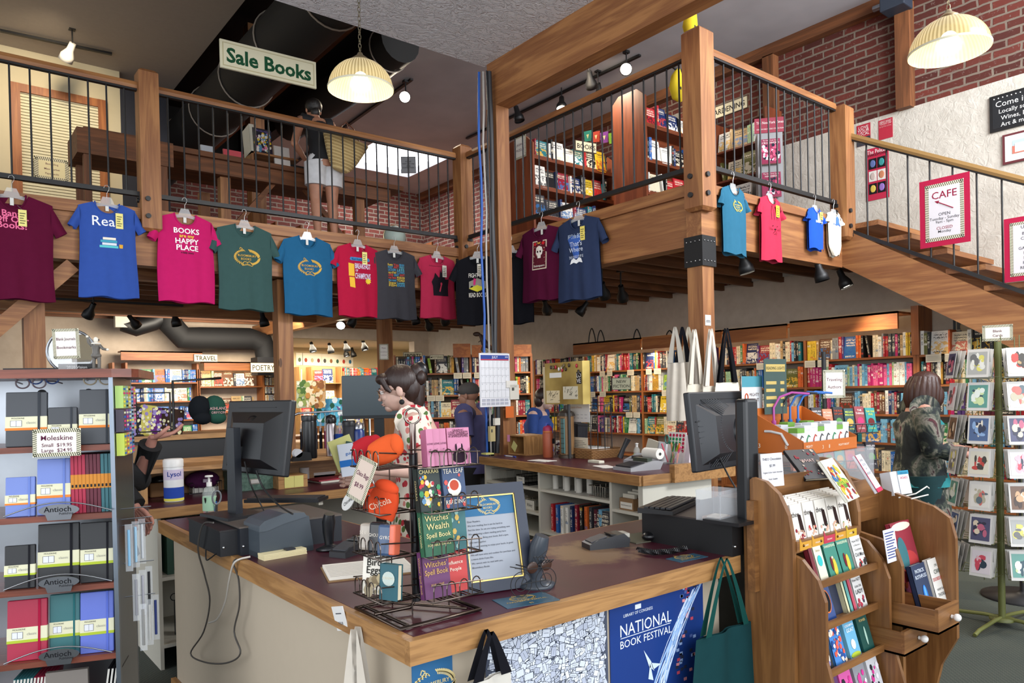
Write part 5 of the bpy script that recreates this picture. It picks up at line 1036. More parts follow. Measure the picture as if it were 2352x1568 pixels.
tag(MB('paper','c9c3be').box(0,0,0,.16,.12,.05).box(-.004,-.004,.035,.164,.124,.055).build('white_box',None,T(*(od(735,1090)+Vector((0,.1,0))))),'flat white card box behind the red folder','box')
p=od(733,1110);t=thing('red_folder','red folder lying open over loose papers on the desk','folder',T(p.x,p.y,DZ+.001)@RZ(4));parts(t,('cover',MB('satin','9a1f34').box(0,0,.012,.34,.2,.02,RY(-1))),('papers',MB('paper','d2cabc').box(.01,-.01,0,.33,.19,.012)))
tag(MB('oak_x').box(0,0,0,.1,.15,.075).build('wooden_block_box',None,T(*od(810,1100))),'plain wooden box between red folder and clerk hand','box')
# on the raised shelf
def os_(px,py):return up(px,py,z=SZ+.001)
p=os_(712,1052);bottle('black thermos jug standing on the raised shelf',T(*p),[(.045,0),(.048,.01),(.048,.24),(.045,.25)],'gloss','101013',('gloss','1a1a1c',[(.05,.25),(.052,.28),(.05,.285),(0,.285)]))
p=os_(762,1046);bottle('steel water bottle with black domed cap on the shelf',T(*p),[(.037,0),(.037,.21),(.03,.225)],'metal','b8aeb0',('gloss','141416',[(.036,.225),(.038,.25),(.03,.275),(0,.285)]))
p=os_(783,1046);bottle('clear plastic water bottle with blue label on the shelf',T(*p),[(.033,0),(.035,.02),(.035,.16),(.02,.2),(.013,.21)],'clear','dce6f2',('plastic','d8e0e8',[(.015,.21),(.015,.225),(0,.226)]),[(.0355,.1,.15,'paper','24479a')])
p=os_(803,1046);bottle('steel tumbler with dark sleeve and black lid',T(*p),[(.035,0),(.037,.01),(.04,.1)],'metal','b0a8a4',('plastic','1a1a1e',[(.043,.2),(.045,.23),(.04,.24),(0,.24)]),[(.041,.1,.2,'satin','2a2a30')])
p=os_(825,1045);bottle('blue flask with steel neck behind the clerk hand',T(*p),[(.04,0),(.04,.16),(.03,.18)],'gloss','243a7a',('metal','a8a8ac',[(.035,.18),(.035,.22),(0,.225)]))
p=os_(672,1060);t=thing('tape_dispenser','black tape dispenser and clear tags at the shelf end','tape dispenser',T(*p));parts(t,('body',MB('plastic','121214').prism([(0,0),(.13,0),(.12,.05),(.07,.06),(.02,.03)],0,.05,'y')),('tape',MB('paper','d0d0d4').tube([(.04,0,.05),(.04,.04,.05)],.028,14)))
# ================================================================ wire spinner on the counter
def covered(m,w_,h,d,col,rows=(),spine=None,art=None,pages='d9ccb0',plain=False):
    """a face-out book or box: cover on local -y with real lettering rows (text, size, z fraction, colour)"""
    m.set('gloss' if plain else 'satin',col).box(-w_/2,0,0,w_/2,d,h) if plain else m.set('satin',col).box(-w_/2,0,0,w_/2,.002,h).box(-w_/2,0,0,-w_/2+.003,d,h).box(-w_/2,d-.002,0,w_/2,d,h)
    if not plain:m.set('paper',pages).box(-w_/2+.003,.002,.002,w_/2-.003,d-.002,h-.003)
    if art:art(m,w_,h)
    for s,k,f,c in rows:m.set('paper',c).text(s,k,T(0,-.0022,h*f),width=w_*.88,bold=.005)
    if spine:m.set('paper',spine[1]).text(spine[0],spine[2],T(-w_/2-.0006,d/2,h*.5)@RZ(-90)@RY(90),width=h*.9)
    return m
def bk(M,lab,w_,h,d,col,rows=(),cat='book',name='book',**k):g=k.pop('group',None);return tag(covered(MB(),w_,h,d,col,rows,**k).build(name,None,M),lab,cat,g)
def dots(cols,n,seed,z0=.05,z1=.95,r=.005):
    def f(m,w_,h):
        rr=random.Random(seed)
        for i in range(n):
            x,z,q=rr.uniform(-.42,.42)*w_,rr.uniform(z0,z1)*h,r*rr.uniform(.6,1.6);m.set('paper',rr.choice(cols)).add([(x+q*cos(a*pi/3),-.0015-.00002*i,z+q*1.2*sin(a*pi/3)) for a in range(6)],[(0,1,2,3,4,5)])
    return f
def blob(c,x,z,rx,rz,off=.0014):return lambda m,w_,h:m.set('paper',c).add([(x*w_+rx*w_*cos(a*pi/8),-off,z*h+rz*h*sin(a*pi/8)) for a in range(16)],[tuple(range(16))])
def multi(*fs):return lambda m,w_,h:[f(m,w_,h) for f in fs]
SX0,SY0=1.06,1.77
t=thing('spinner_rack','four-tier wire spinner rack on the near corner of the counter','rack',T(SX0,SY0,ZT))
m=MB('metal','5a4f48');m.tube([(-.12,-.12,.006),(.13,-.12,.006),(.13,.13,.006),(-.12,.13,.006)],.005,8,closed=True).tube([(-.1,-.12,.01),(-.1,.12,.01)],.005,8).tube([(-.05,.13,.01),(.1,-.1,.01)],.004,8).tube([(-.12,.02,.012),(-.02,.0,.016),(0,0,.04)],.005,8);m.build('base',t)
MB('gloss','17171a').tube([(0,0,.03),(0,0,.44)],.012,12).set('metal','8a7f78').tube([(0,0,.44),(0,0,.52)],.009,10).build('pole',t)
MB('metal','8a8078').tube([(.022*cos(a*pi/10)*.85,-.022*cos(a*pi/10)*.5,.542+.022*sin(a*pi/10)) for a in range(20)],.003,6,closed=True).build('top_ring',t)
TZ=[.05,.165,.285,.405]
for k,z in enumerate(TZ):
    m=MB('metal','6a5f58')
    for (x0,x1,y0,y1,fr) in ((-.125,-.02,-.035,.13,'x'),(-.02,.145,-.115,-.01,'y')):
        m.tube([(x0,y0,z),(x1,y0,z),(x1,y1,z),(x0,y1,z)],.0025,6,closed=True);m.tube([(x0,y0,z+.045),(x1,y0,z+.035)],.002,5).tube([(x0,y1,z+.045),(x1,y1,z+.035)],.002,5)
        for i in range(4):
            f=(i+.1)/4;g=f+.17
            if fr=='x':a,b=y0+(y1-y0)*f,y0+(y1-y0)*g;m.tube([(x1,a,z),(x0,a,z),(x0,a,z+.03)]+[(x0,(a+b)/2-(b-a)/2*cos(q*pi/6),z+.03+.018*sin(q*pi/6)) for q in range(1,6)]+[(x0,b,z+.03),(x0,b,z),(x1,b,z)],.0018,5)
            else:a,b=x0+(x1-x0)*f,x0+(x1-x0)*g;m.tube([(a,y1,z),(a,y0,z),(a,y0,z+.03)]+[((a+b)/2-(b-a)/2*cos(q*pi/6),y0,z+.03+.018*sin(q*pi/6)) for q in range(1,6)]+[(b,y0,z+.03),(b,y0,z),(b,y1,z)],.0018,5)
    m.tube([(-.02,-.01,z),(-.02,-.01,z-.09)],.002,5).tube([(.1,-.01,z),(.1,-.01,z-.09)],.002,5).tube([(-.02,.1,z),(-.02,.1,z-.09)],.002,5)
    m.build('basket',t)
def LB(x,y,k,lean=-8,rz=-90):return T(SX0+x,SY0+y,ZT+TZ[k]+.004)@RZ(rz)@RX(lean)
bk(LB(-.1,.065,0,-8,-58),'white card box titled Bird Eggs in the bottom left pocket',.07,.105,.025,'ddd6c8',[('Bird',.028,.83,'22201e'),('Eggs',.028,.63,'22201e')],cat='card box',name='card_box',plain=True,art=dots(['8a7a60','c2b08c','6b5a48','a89a80'],14,3,.04,.42,.009))
bk(LB(-.1,-.02,0,-5,-66),'dark teal small book with oval label beside the Bird Eggs box',.06,.095,.022,'1f5560',[('FRIENDS',.01,.62,'d8d4c0')],art=blob('b9c4bc',0,.6,.34,.2))
bk(LB(.015,-.09,0,-8,0),'purple Witches\' Spell Book in the bottom right pocket',.085,.125,.024,'5c2a58',[('the',.012,.86,'c8a060'),("Witches'",.02,.72,'c8a060'),('Spell Book',.02,.56,'c8a060'),('FOR LOVE',.009,.28,'c8a060')],spine=("Witches' Spell Book",'c8a060',.012))
bk(LB(.085,-.075,0,-6,0),'red small book How to Win Friends behind the purple one',.08,.14,.012,'b83a38',[('How to Win',.014,.85,'ecd8c8'),('Friends &',.014,.72,'ecd8c8'),('Influence',.014,.58,'ecd8c8'),('People',.014,.45,'ecd8c8')])
for i,(c,s,lab,x) in enumerate((('b8ada0','50 things','tin of cards wrapped in clear film, left end of second tier',.1),('202024','GHOULISH','black tin reading Ghoulish Gum in the second tier',.045),('3a5070','GYRO','upright blue and orange tin at the front of second tier',-.005))):
    m=MB('gloss',c).box(-.026,0,0,.026,.03,.085-.01*(i==0),bev=.008);m.set('paper','e6ddd0').text(s,.013,T(0,-.001,.05),width=.046)
    if i==2:m.set('gloss','d0664a').box(.012,-.002,.004,.03,.032,.085,bev=.004)
    tag(m.build('tin',None,LB(-.1,x,1,-8,-60)),lab,'tin')
bk(LB(.02,-.095,1,-8,0),"dark green Witches' Wealth spell book in the third pocket row",.095,.13,.024,'235c40',[('the',.013,.9,'d8c890'),("Witches'",.022,.77,'d8c890'),('Wealth',.024,.6,'d8c890'),('Spell Book',.018,.42,'d8c890'),('FOR ABUNDANCE',.009,.22,'d8c890')],spine=("Witches' Wealth",'d8c890',.012))
bk(LB(.095,-.075,1,-6,0),'thin teal decorated book behind the green Wealth book',.06,.14,.015,'2f6468',[('ESSENTIAL',.012,.85,'c8a860')],art=dots(['c8a860','8fb0a8'],16,8))
bk(LB(.0,-.09,2,-8,0),'dark floral Chakras card book in the third tier',.07,.115,.026,'1c2a26',[('CHAKRAS',.015,.92,'d8c890')],art=dots(['4a8a60','d8b040','b8404a','6a8fb0','d8d0c0'],40,5,.05,.82),spine=('CHAKRAS','d8c890',.012))
bk(LB(.075,-.095,2,-8,0),'blue Tea Leaf Reading card book with teacup cover',.075,.12,.028,'34486a',[('TEA LEAF',.018,.85,'e0d8c8'),('READING',.016,.15,'e0d8c8')],art=multi(blob('e0dcd0',0,.47,.3,.2),blob('b8503c',0,.52,.2,.12,.0016),dots(['d0605a'],8,4)))
for i in range(4):
    bk(LB(-.005+i*.021,-.1,3,-8,-14),['leftmost pink Love Sonnets box showing its spine on top tier','second pink Love Sonnets box from the left','third pink Love Sonnets box from the left','pink Love Sonnets box face-out with bearded portrait'][i],.0185 if i<3 else .065,.1,.05 if i<3 else .02,'b8688a',[('LOVE',.007,.6,'3a1a2a'),('of',.005,.45,'3a1a2a')] if i<3 else [('GRAPHIC',.008,.93,'3a1a2a'),('LOVE SONNETS',.012,.86,'3a1a2a'),('of SHAKESPEARE',.012,.78,'3a1a2a')],cat='card box',name='card_box',plain=True,art=None if i<3 else multi(blob('2a1a26',0,.2,.34,.17),blob('c98aa4',0,.45,.13,.14,.0016),blob('2a1a26',0,.36,.1,.04,.0018),blob('2a1a26',-.13,.46,.04,.1,.0018),blob('2a1a26',.13,.46,.04,.1,.0018)))
    if i==3:C.objects[-1].location+=Vector((.026,-.005,0))
for i,(c,x,y,k,lab,s) in enumerate((('a8242c',-.09,.1,3,'dark red rolled fabric pouch on the top tier',.66),('d0562a',-.09,.0,3,'bright orange rolled fabric pouch on the top tier',.74),('c8452c',-.08,.09,2,'folded orange red fabric pouch with silver tag on third tier',.6),('cf4a28',-.1,.0,2,'orange red pouch with white Chicolate script, third tier',.82))):
    t=thing('fabric_pouch',lab,'pouch',LB(x,y,k,-10 if k==3 else 12,-60)@(T(-.03,0,.035)@RY(68) if k==3 else RY(20)));ph=i*1.7
    m=MB('cloth',c);m.grid(lambda a,b:((.045*s*(1+.12*sin(b*pi))*(1-.25*max(0,b-.75)*4*.4))*cos(2*pi*a)*(1+.05*sin(9*a*pi+ph)),.025*s*sin(2*pi*a)*(1+.1*sin(b*5)),.1*s*b-.01+.006*sin(a*12+ph)),22,8,wrap=True);m.ball((0,0,.09*s),(.043*s,.024*s,.02),14).ball((0,0,.0),(.044*s,.025*s,.02),14);m.build('body',t)
    if i==3:m=MB('paper','e2c8b0').text('Chicola',.024,T(0,-.026,.035)@RY(-40));m.build('script',t)
    if i>=2:m=MB('metal','b0b0b4').tube([(-.045,-.03,.06),(-.06,-.03,.08),(-.035,-.03,.1),(-.02,-.03,.08)],.003,6,closed=True);m.build('carabiner',t)
m=MB('satin','c9c7c2').add([(.04*cos(a*pi/10),-.001,.022*sin(a*pi/10)) for a in range(20)]+[(.04*cos(a*pi/10),.001,.022*sin(a*pi/10)) for a in range(20)],[tuple(range(20)),tuple(range(20,40))[::-1]]);m.set('paper','3a3a3a').text('Chicobag',.014,T(0,-.002,0));tag(m.build('hang_tag',None,LB(-.135,.115,2)@T(0,-.01,.02)@RY(-30)),'oval silver tag clipped to the folded orange pouch','tag')
def stripesign(M,w_,h,rows,lab,bg='dcd8cf',ink='5a2440',name='notice_sign',b=.12,extra=None,fr=None,par=None):
    """striped-border notice, local -y front, origin at bottom centre"""
    m=MB('paper','d8d2ba')
    if fr:m.set(col=fr[0]).box(-w_/2-fr[1],.001,-fr[1],w_/2+fr[1],.003,h+fr[1]).set(col='d8d2ba')
    m.box(-w_/2,-.001,0,w_/2,.001,h);bw=w_*b;m.set(col='3c4030');n=int((w_+h)/(bw*.55))
    for i in range(int(w_/(bw*.5))):
        x=-w_/2+i*bw*.5
        for z in (0,h-bw):m.add([(x,-.0014,z+bw),(x+bw*.2,-.0014,z+bw),(min(x+bw*.6,w_/2),-.0014,z),(min(x+bw*.4,w_/2),-.0014,z)],[(0,1,2,3)])
    for i in range(int(h/(bw*.5))):
        z=i*bw*.5
        for x in (-w_/2,w_/2-bw):m.add([(x,-.0014,min(z+bw*.4,h)),(x,-.0014,min(z+bw*.6,h)),(x+bw,-.0014,z+bw*.2),(x+bw,-.0014,z)],[(0,3,2,1)])
    m.set(col=bg).box(-w_/2+bw,-.0022,bw,w_/2-bw,-.001,h-bw)
    for s,k,f,*c in rows:m.set(col=c[0] if c else ink).text(s,k,T(0,-.0028,h*f),width=w_-2.3*bw,bold=.006)
    if extra:extra(m,w_,h)
    o=m.build(name,par,M)
    if par is None:tag(o,lab,'sign')
    return o
stripesign(LB(-.155,-.0,3,-14,-78)@T(0,-.01,-.085)@RY(16),.075,.115,[('Chico Bags',.017,.62),('$8.99',.017,.36)],'striped Chico Bags $8.99 price sign tilted on the spinner rack',bg='c9b6a8')
# ================================================================ journal rack at the left
ja=up(259,868,d=2.62);MJ=T(ja.x,ja.y,0)@RZ(-21)
def jq(px,py,y=0):return lp(MJ,px,py,y)
JX0,JX1=-.62,0.0;jz=[jq(130,y)[1] for y in (1024,1183,1347,1512)];jt=jq(130,868)[1]
t=thing('journal_rack','tall wood and steel journal display rack at the left edge','rack',MJ)
MB('laminate_x').prism([(JX0,-.02),(JX1+.0,-.02),(JX1+.06,.0),(JX1+.075,.05),(JX1+.075,.4),(JX0,.4)],jt,jt+.03).build('top',t)
for z in jz+[jz[-1]-.26,.12]:MB('laminate_x').box(JX0,-.01,z-.02,JX1-.012,.34,z).build('shelf',t)
each('metal','8f98a4',[(JX1-.012,-.012,.0,JX1+.002,.012,jt),(JX0-.01,-.012,0,JX0+.004,.012,jt)],'upright',t)
m=MB('metal','a9adb3').box(JX0,.34,0,JX1,.345,jt);m.build('back_panel',t);m=MB('matte','121214')
for i,j in ((0,0),(1,0),(0,1),(1,1),(2,0)):m.tube([(-.15-i*.16,.338,jt-.05-j*.1),(-.15-i*.16,.339,jt-.05-j*.1)],.017,16)
m.build('hole',t);MB('metal','7f8790').box(JX1-.002,.012,.2,JX1+.0,.33,jt).build('side_panel',t)
def journal(x0,x1,zb,zt,col,band,lab,small=False,y=.0,tilt=-6):
    w_=x1-x0;h=zt-zb;M=MJ@T((x0+x1)/2,y+.012,zb+.001)@RX(tilt)
    t=thing('journal',lab,'notebook',M);MB('satin',col).box(-w_/2,0,0,w_/2,.018,h,bev=.003).build('cover',t)
    m=MB('paper','d5d2b4').box(-w_/2-.0006,-.0015,h*.3,w_/2+.0006,.0195,h*.55);m.set(col=band).box(-w_/2-.0008,-.002,h*.3,w_/2+.0008,.0197,h*.345)
    m.set(col='3a3a36').text('MOLESKINE',.0075,T(-w_*.2,-.0022,h*.52),width=w_*.34);m.set(col='8a8a84').text('classic',.012,T(w_*.12,-.0022,h*.44));m.set(col='4a4a48').box(-w_*.38,-.0021,h*.37,-w_*.1,-.0016,h*.48).set(col='d6d8e2').box(-w_*.37,-.0024,h*.375,-w_*.245,-.002,h*.475).box(-w_*.235,-.0024,h*.375,-w_*.11,-.002,h*.475);m.build('paper_band',t)
    MB('cloth','c' if 0 else '1e1e22' if col in ('1f2023',) else col).box(w_*.28,-.003,0,w_*.34,-.0022,h).build('elastic',t)
    return t
GR,OR='a8b83a','d8803c'
def jr(px0,py0,px1,py1,zb,*a,**k):x0,_=jq(px0,(py0+py1)/2);x1,_=jq(px1,(py0+py1)/2);return journal(x0,x1,zb,zb+(jq(px0,py0)[1]-jq(px0,py1)[1]),*a,**k)
jr(7,889,103,1017,jz[0],'3c3f44',OR,'large slate grey journal at the top left of the journal rack');jr(106,928,173,1017,jz[0],'3c3f44',OR,'small slate grey journal partly behind the price sign');jr(178,889,257,1017,jz[0],'3c3f44',OR,'large slate grey journal at the top right of the rack')
jr(7,1088,76,1180,jz[1],'6b7fc0',OR,'small periwinkle journal on the second rack shelf');jr(80,1050,158,1180,jz[1],'6b7fc0',OR,'large periwinkle journal on the second rack shelf')
jr(5,1250,76,1350,jz[2],'1f2023',GR,'small black journal on the third rack shelf');jr(80,1203,176,1345,jz[2],'1f2023',GR,'medium black journal, middle of the third rack shelf',y=.01);jr(181,1200,258,1338,jz[2],'1f2023',GR,'black journal at the right of the third rack shelf')
jr(10,1366,103,1505,jz[3],'a01c3c',GR,'crimson journal on the fourth rack shelf');jr(106,1360,177,1500,jz[3],'2c6468',GR,'dark teal journal on the fourth rack shelf',y=.015);jr(180,1356,258,1495,jz[3],'5a6cc0',GR,'bright periwinkle journal in shiny wrap, fourth shelf')
sp=['a01c3c']*4+['5a1428']*4+['2a6068']*3;cn=['crimson']*4+['maroon']*4+['teal']*3;orn=['first','second','third','fourth']
for i,c in enumerate(sp):
    x=jq(164+i*8.7,1110)[0];m=MB('satin',c).box(-.005,0,0,.005,.13,.205).set('paper','c8843a').box(-.0054,-.001,.085,.0054,.13,.135);m.set(col='2a2a2a').box(-.003,-.0015,.09,.003,-.001,.1)
    tag(m.build('slim_notebook',None,MJ@T(x,.015,jz[1]+.001)),f'{orn[i % 4]} {cn[i]} slim notebook spine with orange band, second rack shelf','notebook','slim notebooks on the journal rack')
for i in range(16):
    c=(['2f6a70']*6+['8a1c38']*6+['1c1c20']*4)[i];x=jq(8+i*8 if i<12 else 228+(i-12)*9,1540)[0];tag(MB('satin',c).box(-.004,0,0,.004,.13,.2).set('paper','c9c6be').box(-.003,-.001,.004,.003,.129,.198).build('slim_notebook',None,MJ@T(x,.015,jz[3]-.259)@RY(8)),'slim '+('teal' if i<6 else 'red' if i<12 else 'black')+' notebook leaning in the bottom row of the journal rack','notebook','leaning '+('teal' if i<6 else 'red' if i<12 else 'black')+' notebooks in the bottom row')
bx0=jq(103,1540)[0];tag(MB('satin','77706a').box(0,0,0,.13,.02,.21).build('grey_notebook',None,MJ@T(bx0,.005,jz[3]-.259)),'plain grey brown notebook cover in the bottom rack row','notebook')
for k,(z,py) in enumerate(((jz[1],1160),(jz[2],1322),(jz[3],1486))):
    c=jq(136,py,-.03);L0,R0=jq(8,py+25,-.03),jq(257,py-8,-.03);t=thing('wire_guard',f"wire shelf guard with oval Antioch Publishing plate, {['second', 'third', 'fourth'][k]} rack shelf",'shelf guard',MJ)
    MB('metal','9a9ca0').tube([(L0[0]+(R0[0]-L0[0])*i/16,-.03,z-.0+.038*sin(pi*i/16)+.01) for i in range(17)],.0025,6).build('wire',t)
    rx=.062;m=MB('metal','85878c');pts=[(c[0]+rx*cos(a*pi/12),z+.022+.02*sin(a*pi/12)) for a in range(24)];m.prism(pts,-.036,-.033,'y').prism([(c[0]-.035,z-.012),(c[0]+.035,z-.012),(c[0]+.042,z+.01),(c[0]-.042,z+.01)],-.0365,-.0325,'y');m.set('paper','16161a').text('Antioch',.026,T(c[0]-.004,-.0372,z+.026),bold=.005).text('Publishing',.011,T(c[0]+.022,-.0372,z+.01));m.build('plate',t)
p=jq(131,1048,-.045);stripesign(MJ@T(p[0],-.045,p[1])@RX(-4),.145,.095,[('Moleskine',.024,.68),('Small  $19.95',.017,.42),('Large  $24.95',.017,.23)],'striped Moleskine price sign on the journal rack',b=.09)
# on the rack top
p=jq(155,822,.1);t=thing('sign_holder','striped Blank Journals Bookmarks sign on a clear stand','sign',MJ@T(p[0],.1,jt+.03));MB('clear','e0e0e0').box(-.03,0,0,.03,.004,.05).box(-.03,-.03,0,.03,.03,.004).build('stand',t);stripesign(T(0,-.004,.042)@RY(-2),.085,.108,[('Blank Journals',.014,.66),('Bookmarks',.014,.38)],'',par=t,name='card')
p=jq(160,800,.22);t=thing('round_mirror','round vanity mirror behind the Blank Journals sign','mirror',MJ@T(p[0]+.005,.22,jt+.03));mm=NT('mirror');mm.b.inputs['Metallic'].default_value=1;mm.b.inputs['Roughness'].default_value=.03;mm.b.inputs['Base Color'].default_value=(.8,.8,.8,1);MATS['mirror']=mm.m
m=MB('mirror').tube([(0,0,.075),(0,.004,.075)],.078,32);m.build('glass',t);MB('metal','8a8c90').tube([(.08*cos(a*pi/16),0,.075+.08*sin(a*pi/16)) for a in range(32)],.005,8,closed=True).build('rim',t);MB('clear','dddddd').lathe([(.05,0),(.04,.01)],20).build('base',t)
for i,(px,c,w_,h,lab) in enumerate(((115,'131316',.3,.01,'black glasses case board lying on top of the journal rack'),(175,'0e0e10',.12,.024,'black 2020 Vision box under the figurine arm'))):
    p=jq(px,840,.12);m=MB('satin',c).box(-w_/2,-.03,0,w_/2,.05,h)
    if i:m.set('paper','d8d8d8').text('2020 Vision',.014,T(0,-.031,h/2),width=.1)
    tag(m.build('display_box',None,MJ@T(p[0],.16,jt+.031)),lab,'box')
p=jq(222,846,.1);t=thing('figurine','grey figurine of a bald man in ruff and doublet, arm raised','figurine',MJ@T(p[0],.1,jt+.031)@RZ(-15));m=MB('satin','5a5650')
m.lathe([(.024,0),(.024,.004),(.01,.008)],14);m.tube([(-.009,0,.006),(-.009,0,.03),(-.008,0,.05)],[.006,.006,.008],8).tube([(.009,0,.006),(.01,0,.03),(.008,0,.05)],[.006,.006,.008],8).ball((0,0,.052),(.018,.014,.012),12).tube([(0,0,.055),(0,0,.072),(0,0,.09)],[.013,.012,.016],10);m.tube([(-.014,0,.088),(-.024,-.004,.1),(-.026,-.006,.118)],[.006,.005,.004],8).tube([(.014,0,.088),(.026,-.004,.076),(.042,-.008,.072)],[.006,.005,.004],8);m.build('body',t)
MB('paper','d8d2c4').lathe([(.014,.093),(.017,.096),(.012,.099)],14).ball((0,0,.109),(.0085,.0085,.011),12).ball((-.027,-.007,.121),.005,8).ball((.045,-.009,.072),.005,8).build('head',t);MB('matte','2e2620').tube([(-.0086,.001,.108),(-.006,.007,.11),(.006,.007,.11),(.0086,.001,.108)],.0035,6).build('hair',t)
for i,(px,py,c,lab) in enumerate(((105,866+4,'24407a','blue framed reading glasses hanging at the rack top'),(228,868+4,'b8a88c','pale tortoise reading glasses at the top right of rack'),(75,880,'6a5a60','dark glasses beside the wire basket in the rack'))):
    p=jq(px,py,.15);t=thing('reading_glasses',lab,'glasses',MJ@T(p[0],.13,p[1]));m=MB('gloss',c)
    for x in (-.026,.026):m.tube([(x+.021*cos(a*pi/10),0,.018*sin(a*pi/10)) for a in range(20)],.0028,6,closed=True)
    m.tube([(-.006,0,.004),(.006,0,.004)],.0025,6);m.build('frame',t);m=MB('gloss',c).tube([(.047,0,.006),(.07,.03,.006),(.075,.1,0)],.0025,6).tube([(-.047,0,.006),(-.055,.1,0)],.0025,6);m.build('temple',t)
p=jq(133,925,.2);tag(MB('satin','a8641c').box(-.02,0,0,.02,.02,.032,bev=.003).build('leather_case',None,MJ@T(p[0]-.0,.27,jz[0]+.09)),'tan orange leather case behind the small grey journal','case')
tag(MB('metal','b0b4b8').box(-.085,.24,.06,.04,.3,.088).box(-.085,.28,0,-.07,.3,.06).box(.025,.28,0,.04,.3,.06).build('riser_shelf',None,MJ@T(p[0]+.02,0,jz[0]+.001)),'small steel riser behind the journals','stand')
# packs hanging on the side
for i in range(14):
    row,k=divmod(i,5);z=jt-.03-row*.085;y=.03+k*.05;c=['a8c86a','7fb8a0','c8b84a','88a8c8','c86a88','3a3040','6a3a88','4a4a9a','88b8d0','c8a0b0','b8c84a','d08a5a','b8b0a8','5a88b8'][i]
    m=MB('gloss',c).box(.004,-.02,-.08,.03,.02,0);rr=random.Random(i)
    for q in range(5):m.set('paper',rr.choice(['d8e0c0','2a2a30','d8487a','e8d84a','3a6ab8'])).box(.0305,-.016,-.075+q*.015,.031,.016,-.068+q*.015)
    tag(m.build('bookmark_pack',None,MJ@T(.0,y,z)),f"{['green', 'sea green', 'yellow', 'pale blue', 'rose', 'charcoal', 'violet', 'indigo', 'sky blue', 'pink', 'lime', 'orange', 'grey', 'blue'][i]} bookmark pack hung on the side of the journal rack",'bookmark pack','bookmark packs on the rack side')
for i in range(9):
    row,k=divmod(i,3);zz=jq(300,(1215,1330,1400)[row],.05)[1];t=thing('pen_pack',f"{['blue', 'pale blue', 'white', 'grey', 'silver', 'black', 'grey', 'white', 'navy'][i]} pen in clear wrap, {['upper', 'middle', 'lower'][row]} peg row on the rack side",'pen',MJ@T(.03+.02*row+k*.012,.04+k*.06,zz),'wrapped pens on the rack side')
    MB('plastic',['7fb0d0','9ac0d8','c8ccd0','8a8a90','a8a8b0','26262a','8a8a88','c8c8c4','2a3a7a'][i]).tube([(0,0,-.13),(0,0,0)],.005,8).build('pen',t);MB('clear','e8ecf0').box(-.012,-.002,-.15,.012,.002,.02).build('wrapper',t)
m=MB('metal','b8bcc0')
for row,py in enumerate((1170,1195,1210,1300,1380)):z=jq(300,py,.05)[1];m.tube([(0,.08+row*.01,z),(.1,.08+row*.01,z+.004)],.002,5)
tag(m.build('peg_hook',None,MJ),'steel peg hooks sticking out of the journal rack side','hook')
# ================================================================ oak floor racks at the right
RX0=2.3;RX1=2.78
t=thing('chocolate_rack','curved oak floor rack with chocolate bars on top and books below','rack',(RX0,1.32,0))
prof=[(.24,0),(.24,1.17),(.2,1.2),(.15,1.19),(.1,1.15),(.065,1.08),(.05,1.0),(.05,0)]
MB('rackoak_z').prism(prof,0,.022,'x').build('side_panel',t);MB('rackoak_z').prism([(.2,.8),(.2,1.24),(.15,1.235),(.1,1.19),(.065,1.12),(.05,1.04),(.05,.96)],RX1-RX0-.022,RX1-RX0,'x').build('side_panel',t)
low=[(.2,0),(.2,.94),(.1,.955),(.03,.93),(-.025,.87),(-.05,.8),(-.05,.6),(-.1,.42),(-.16,.25),(-.16,0)]
for x in (.024,RX1-RX0-.0):MB('rackoak_z').prism(low,x,x+.018,'x').build('lower_side',t)
MB('rackoak_x').box(.02,.045,.955,RX1-RX0-.02,.062,.99).build('front_rail',t);m=MB('metal','6a4a2a')
for i in range(4):m.ball((.06+i*.115,.044,.972),.005,8)
m.build('screw',t);MB('rackoak_x').box(.02,.2,.9,RX1-RX0-.02,.215,1.19).box(-.025,.18,.8,0,.21,1.12).build('back_board',t);MB('rackoak_x').box(.02,.06,.945,RX1-RX0,.2,.955).build('tray',t)
LEDZ=[.845,.695,.545,.395];
for i,z in enumerate(LEDZ):y0=-.01-.025*max(0,i-1);MB('rackoak_x').box(.03,y0,z-.014,RX1-RX0+.01,y0+.06,z).box(.03,y0,z,RX1-RX0+.01,y0+.008,z+.012).build('ledge',t)
MB('rackoak_x').box(.03,.16,0,RX1-RX0,.17,.95).build('back_panel',t)
n=0;FL=[('8a2430','raspberry'),('b8403c','cherry'),('3a6050','mint'),('b08a3c','almond'),('6a8a3c','nut')]
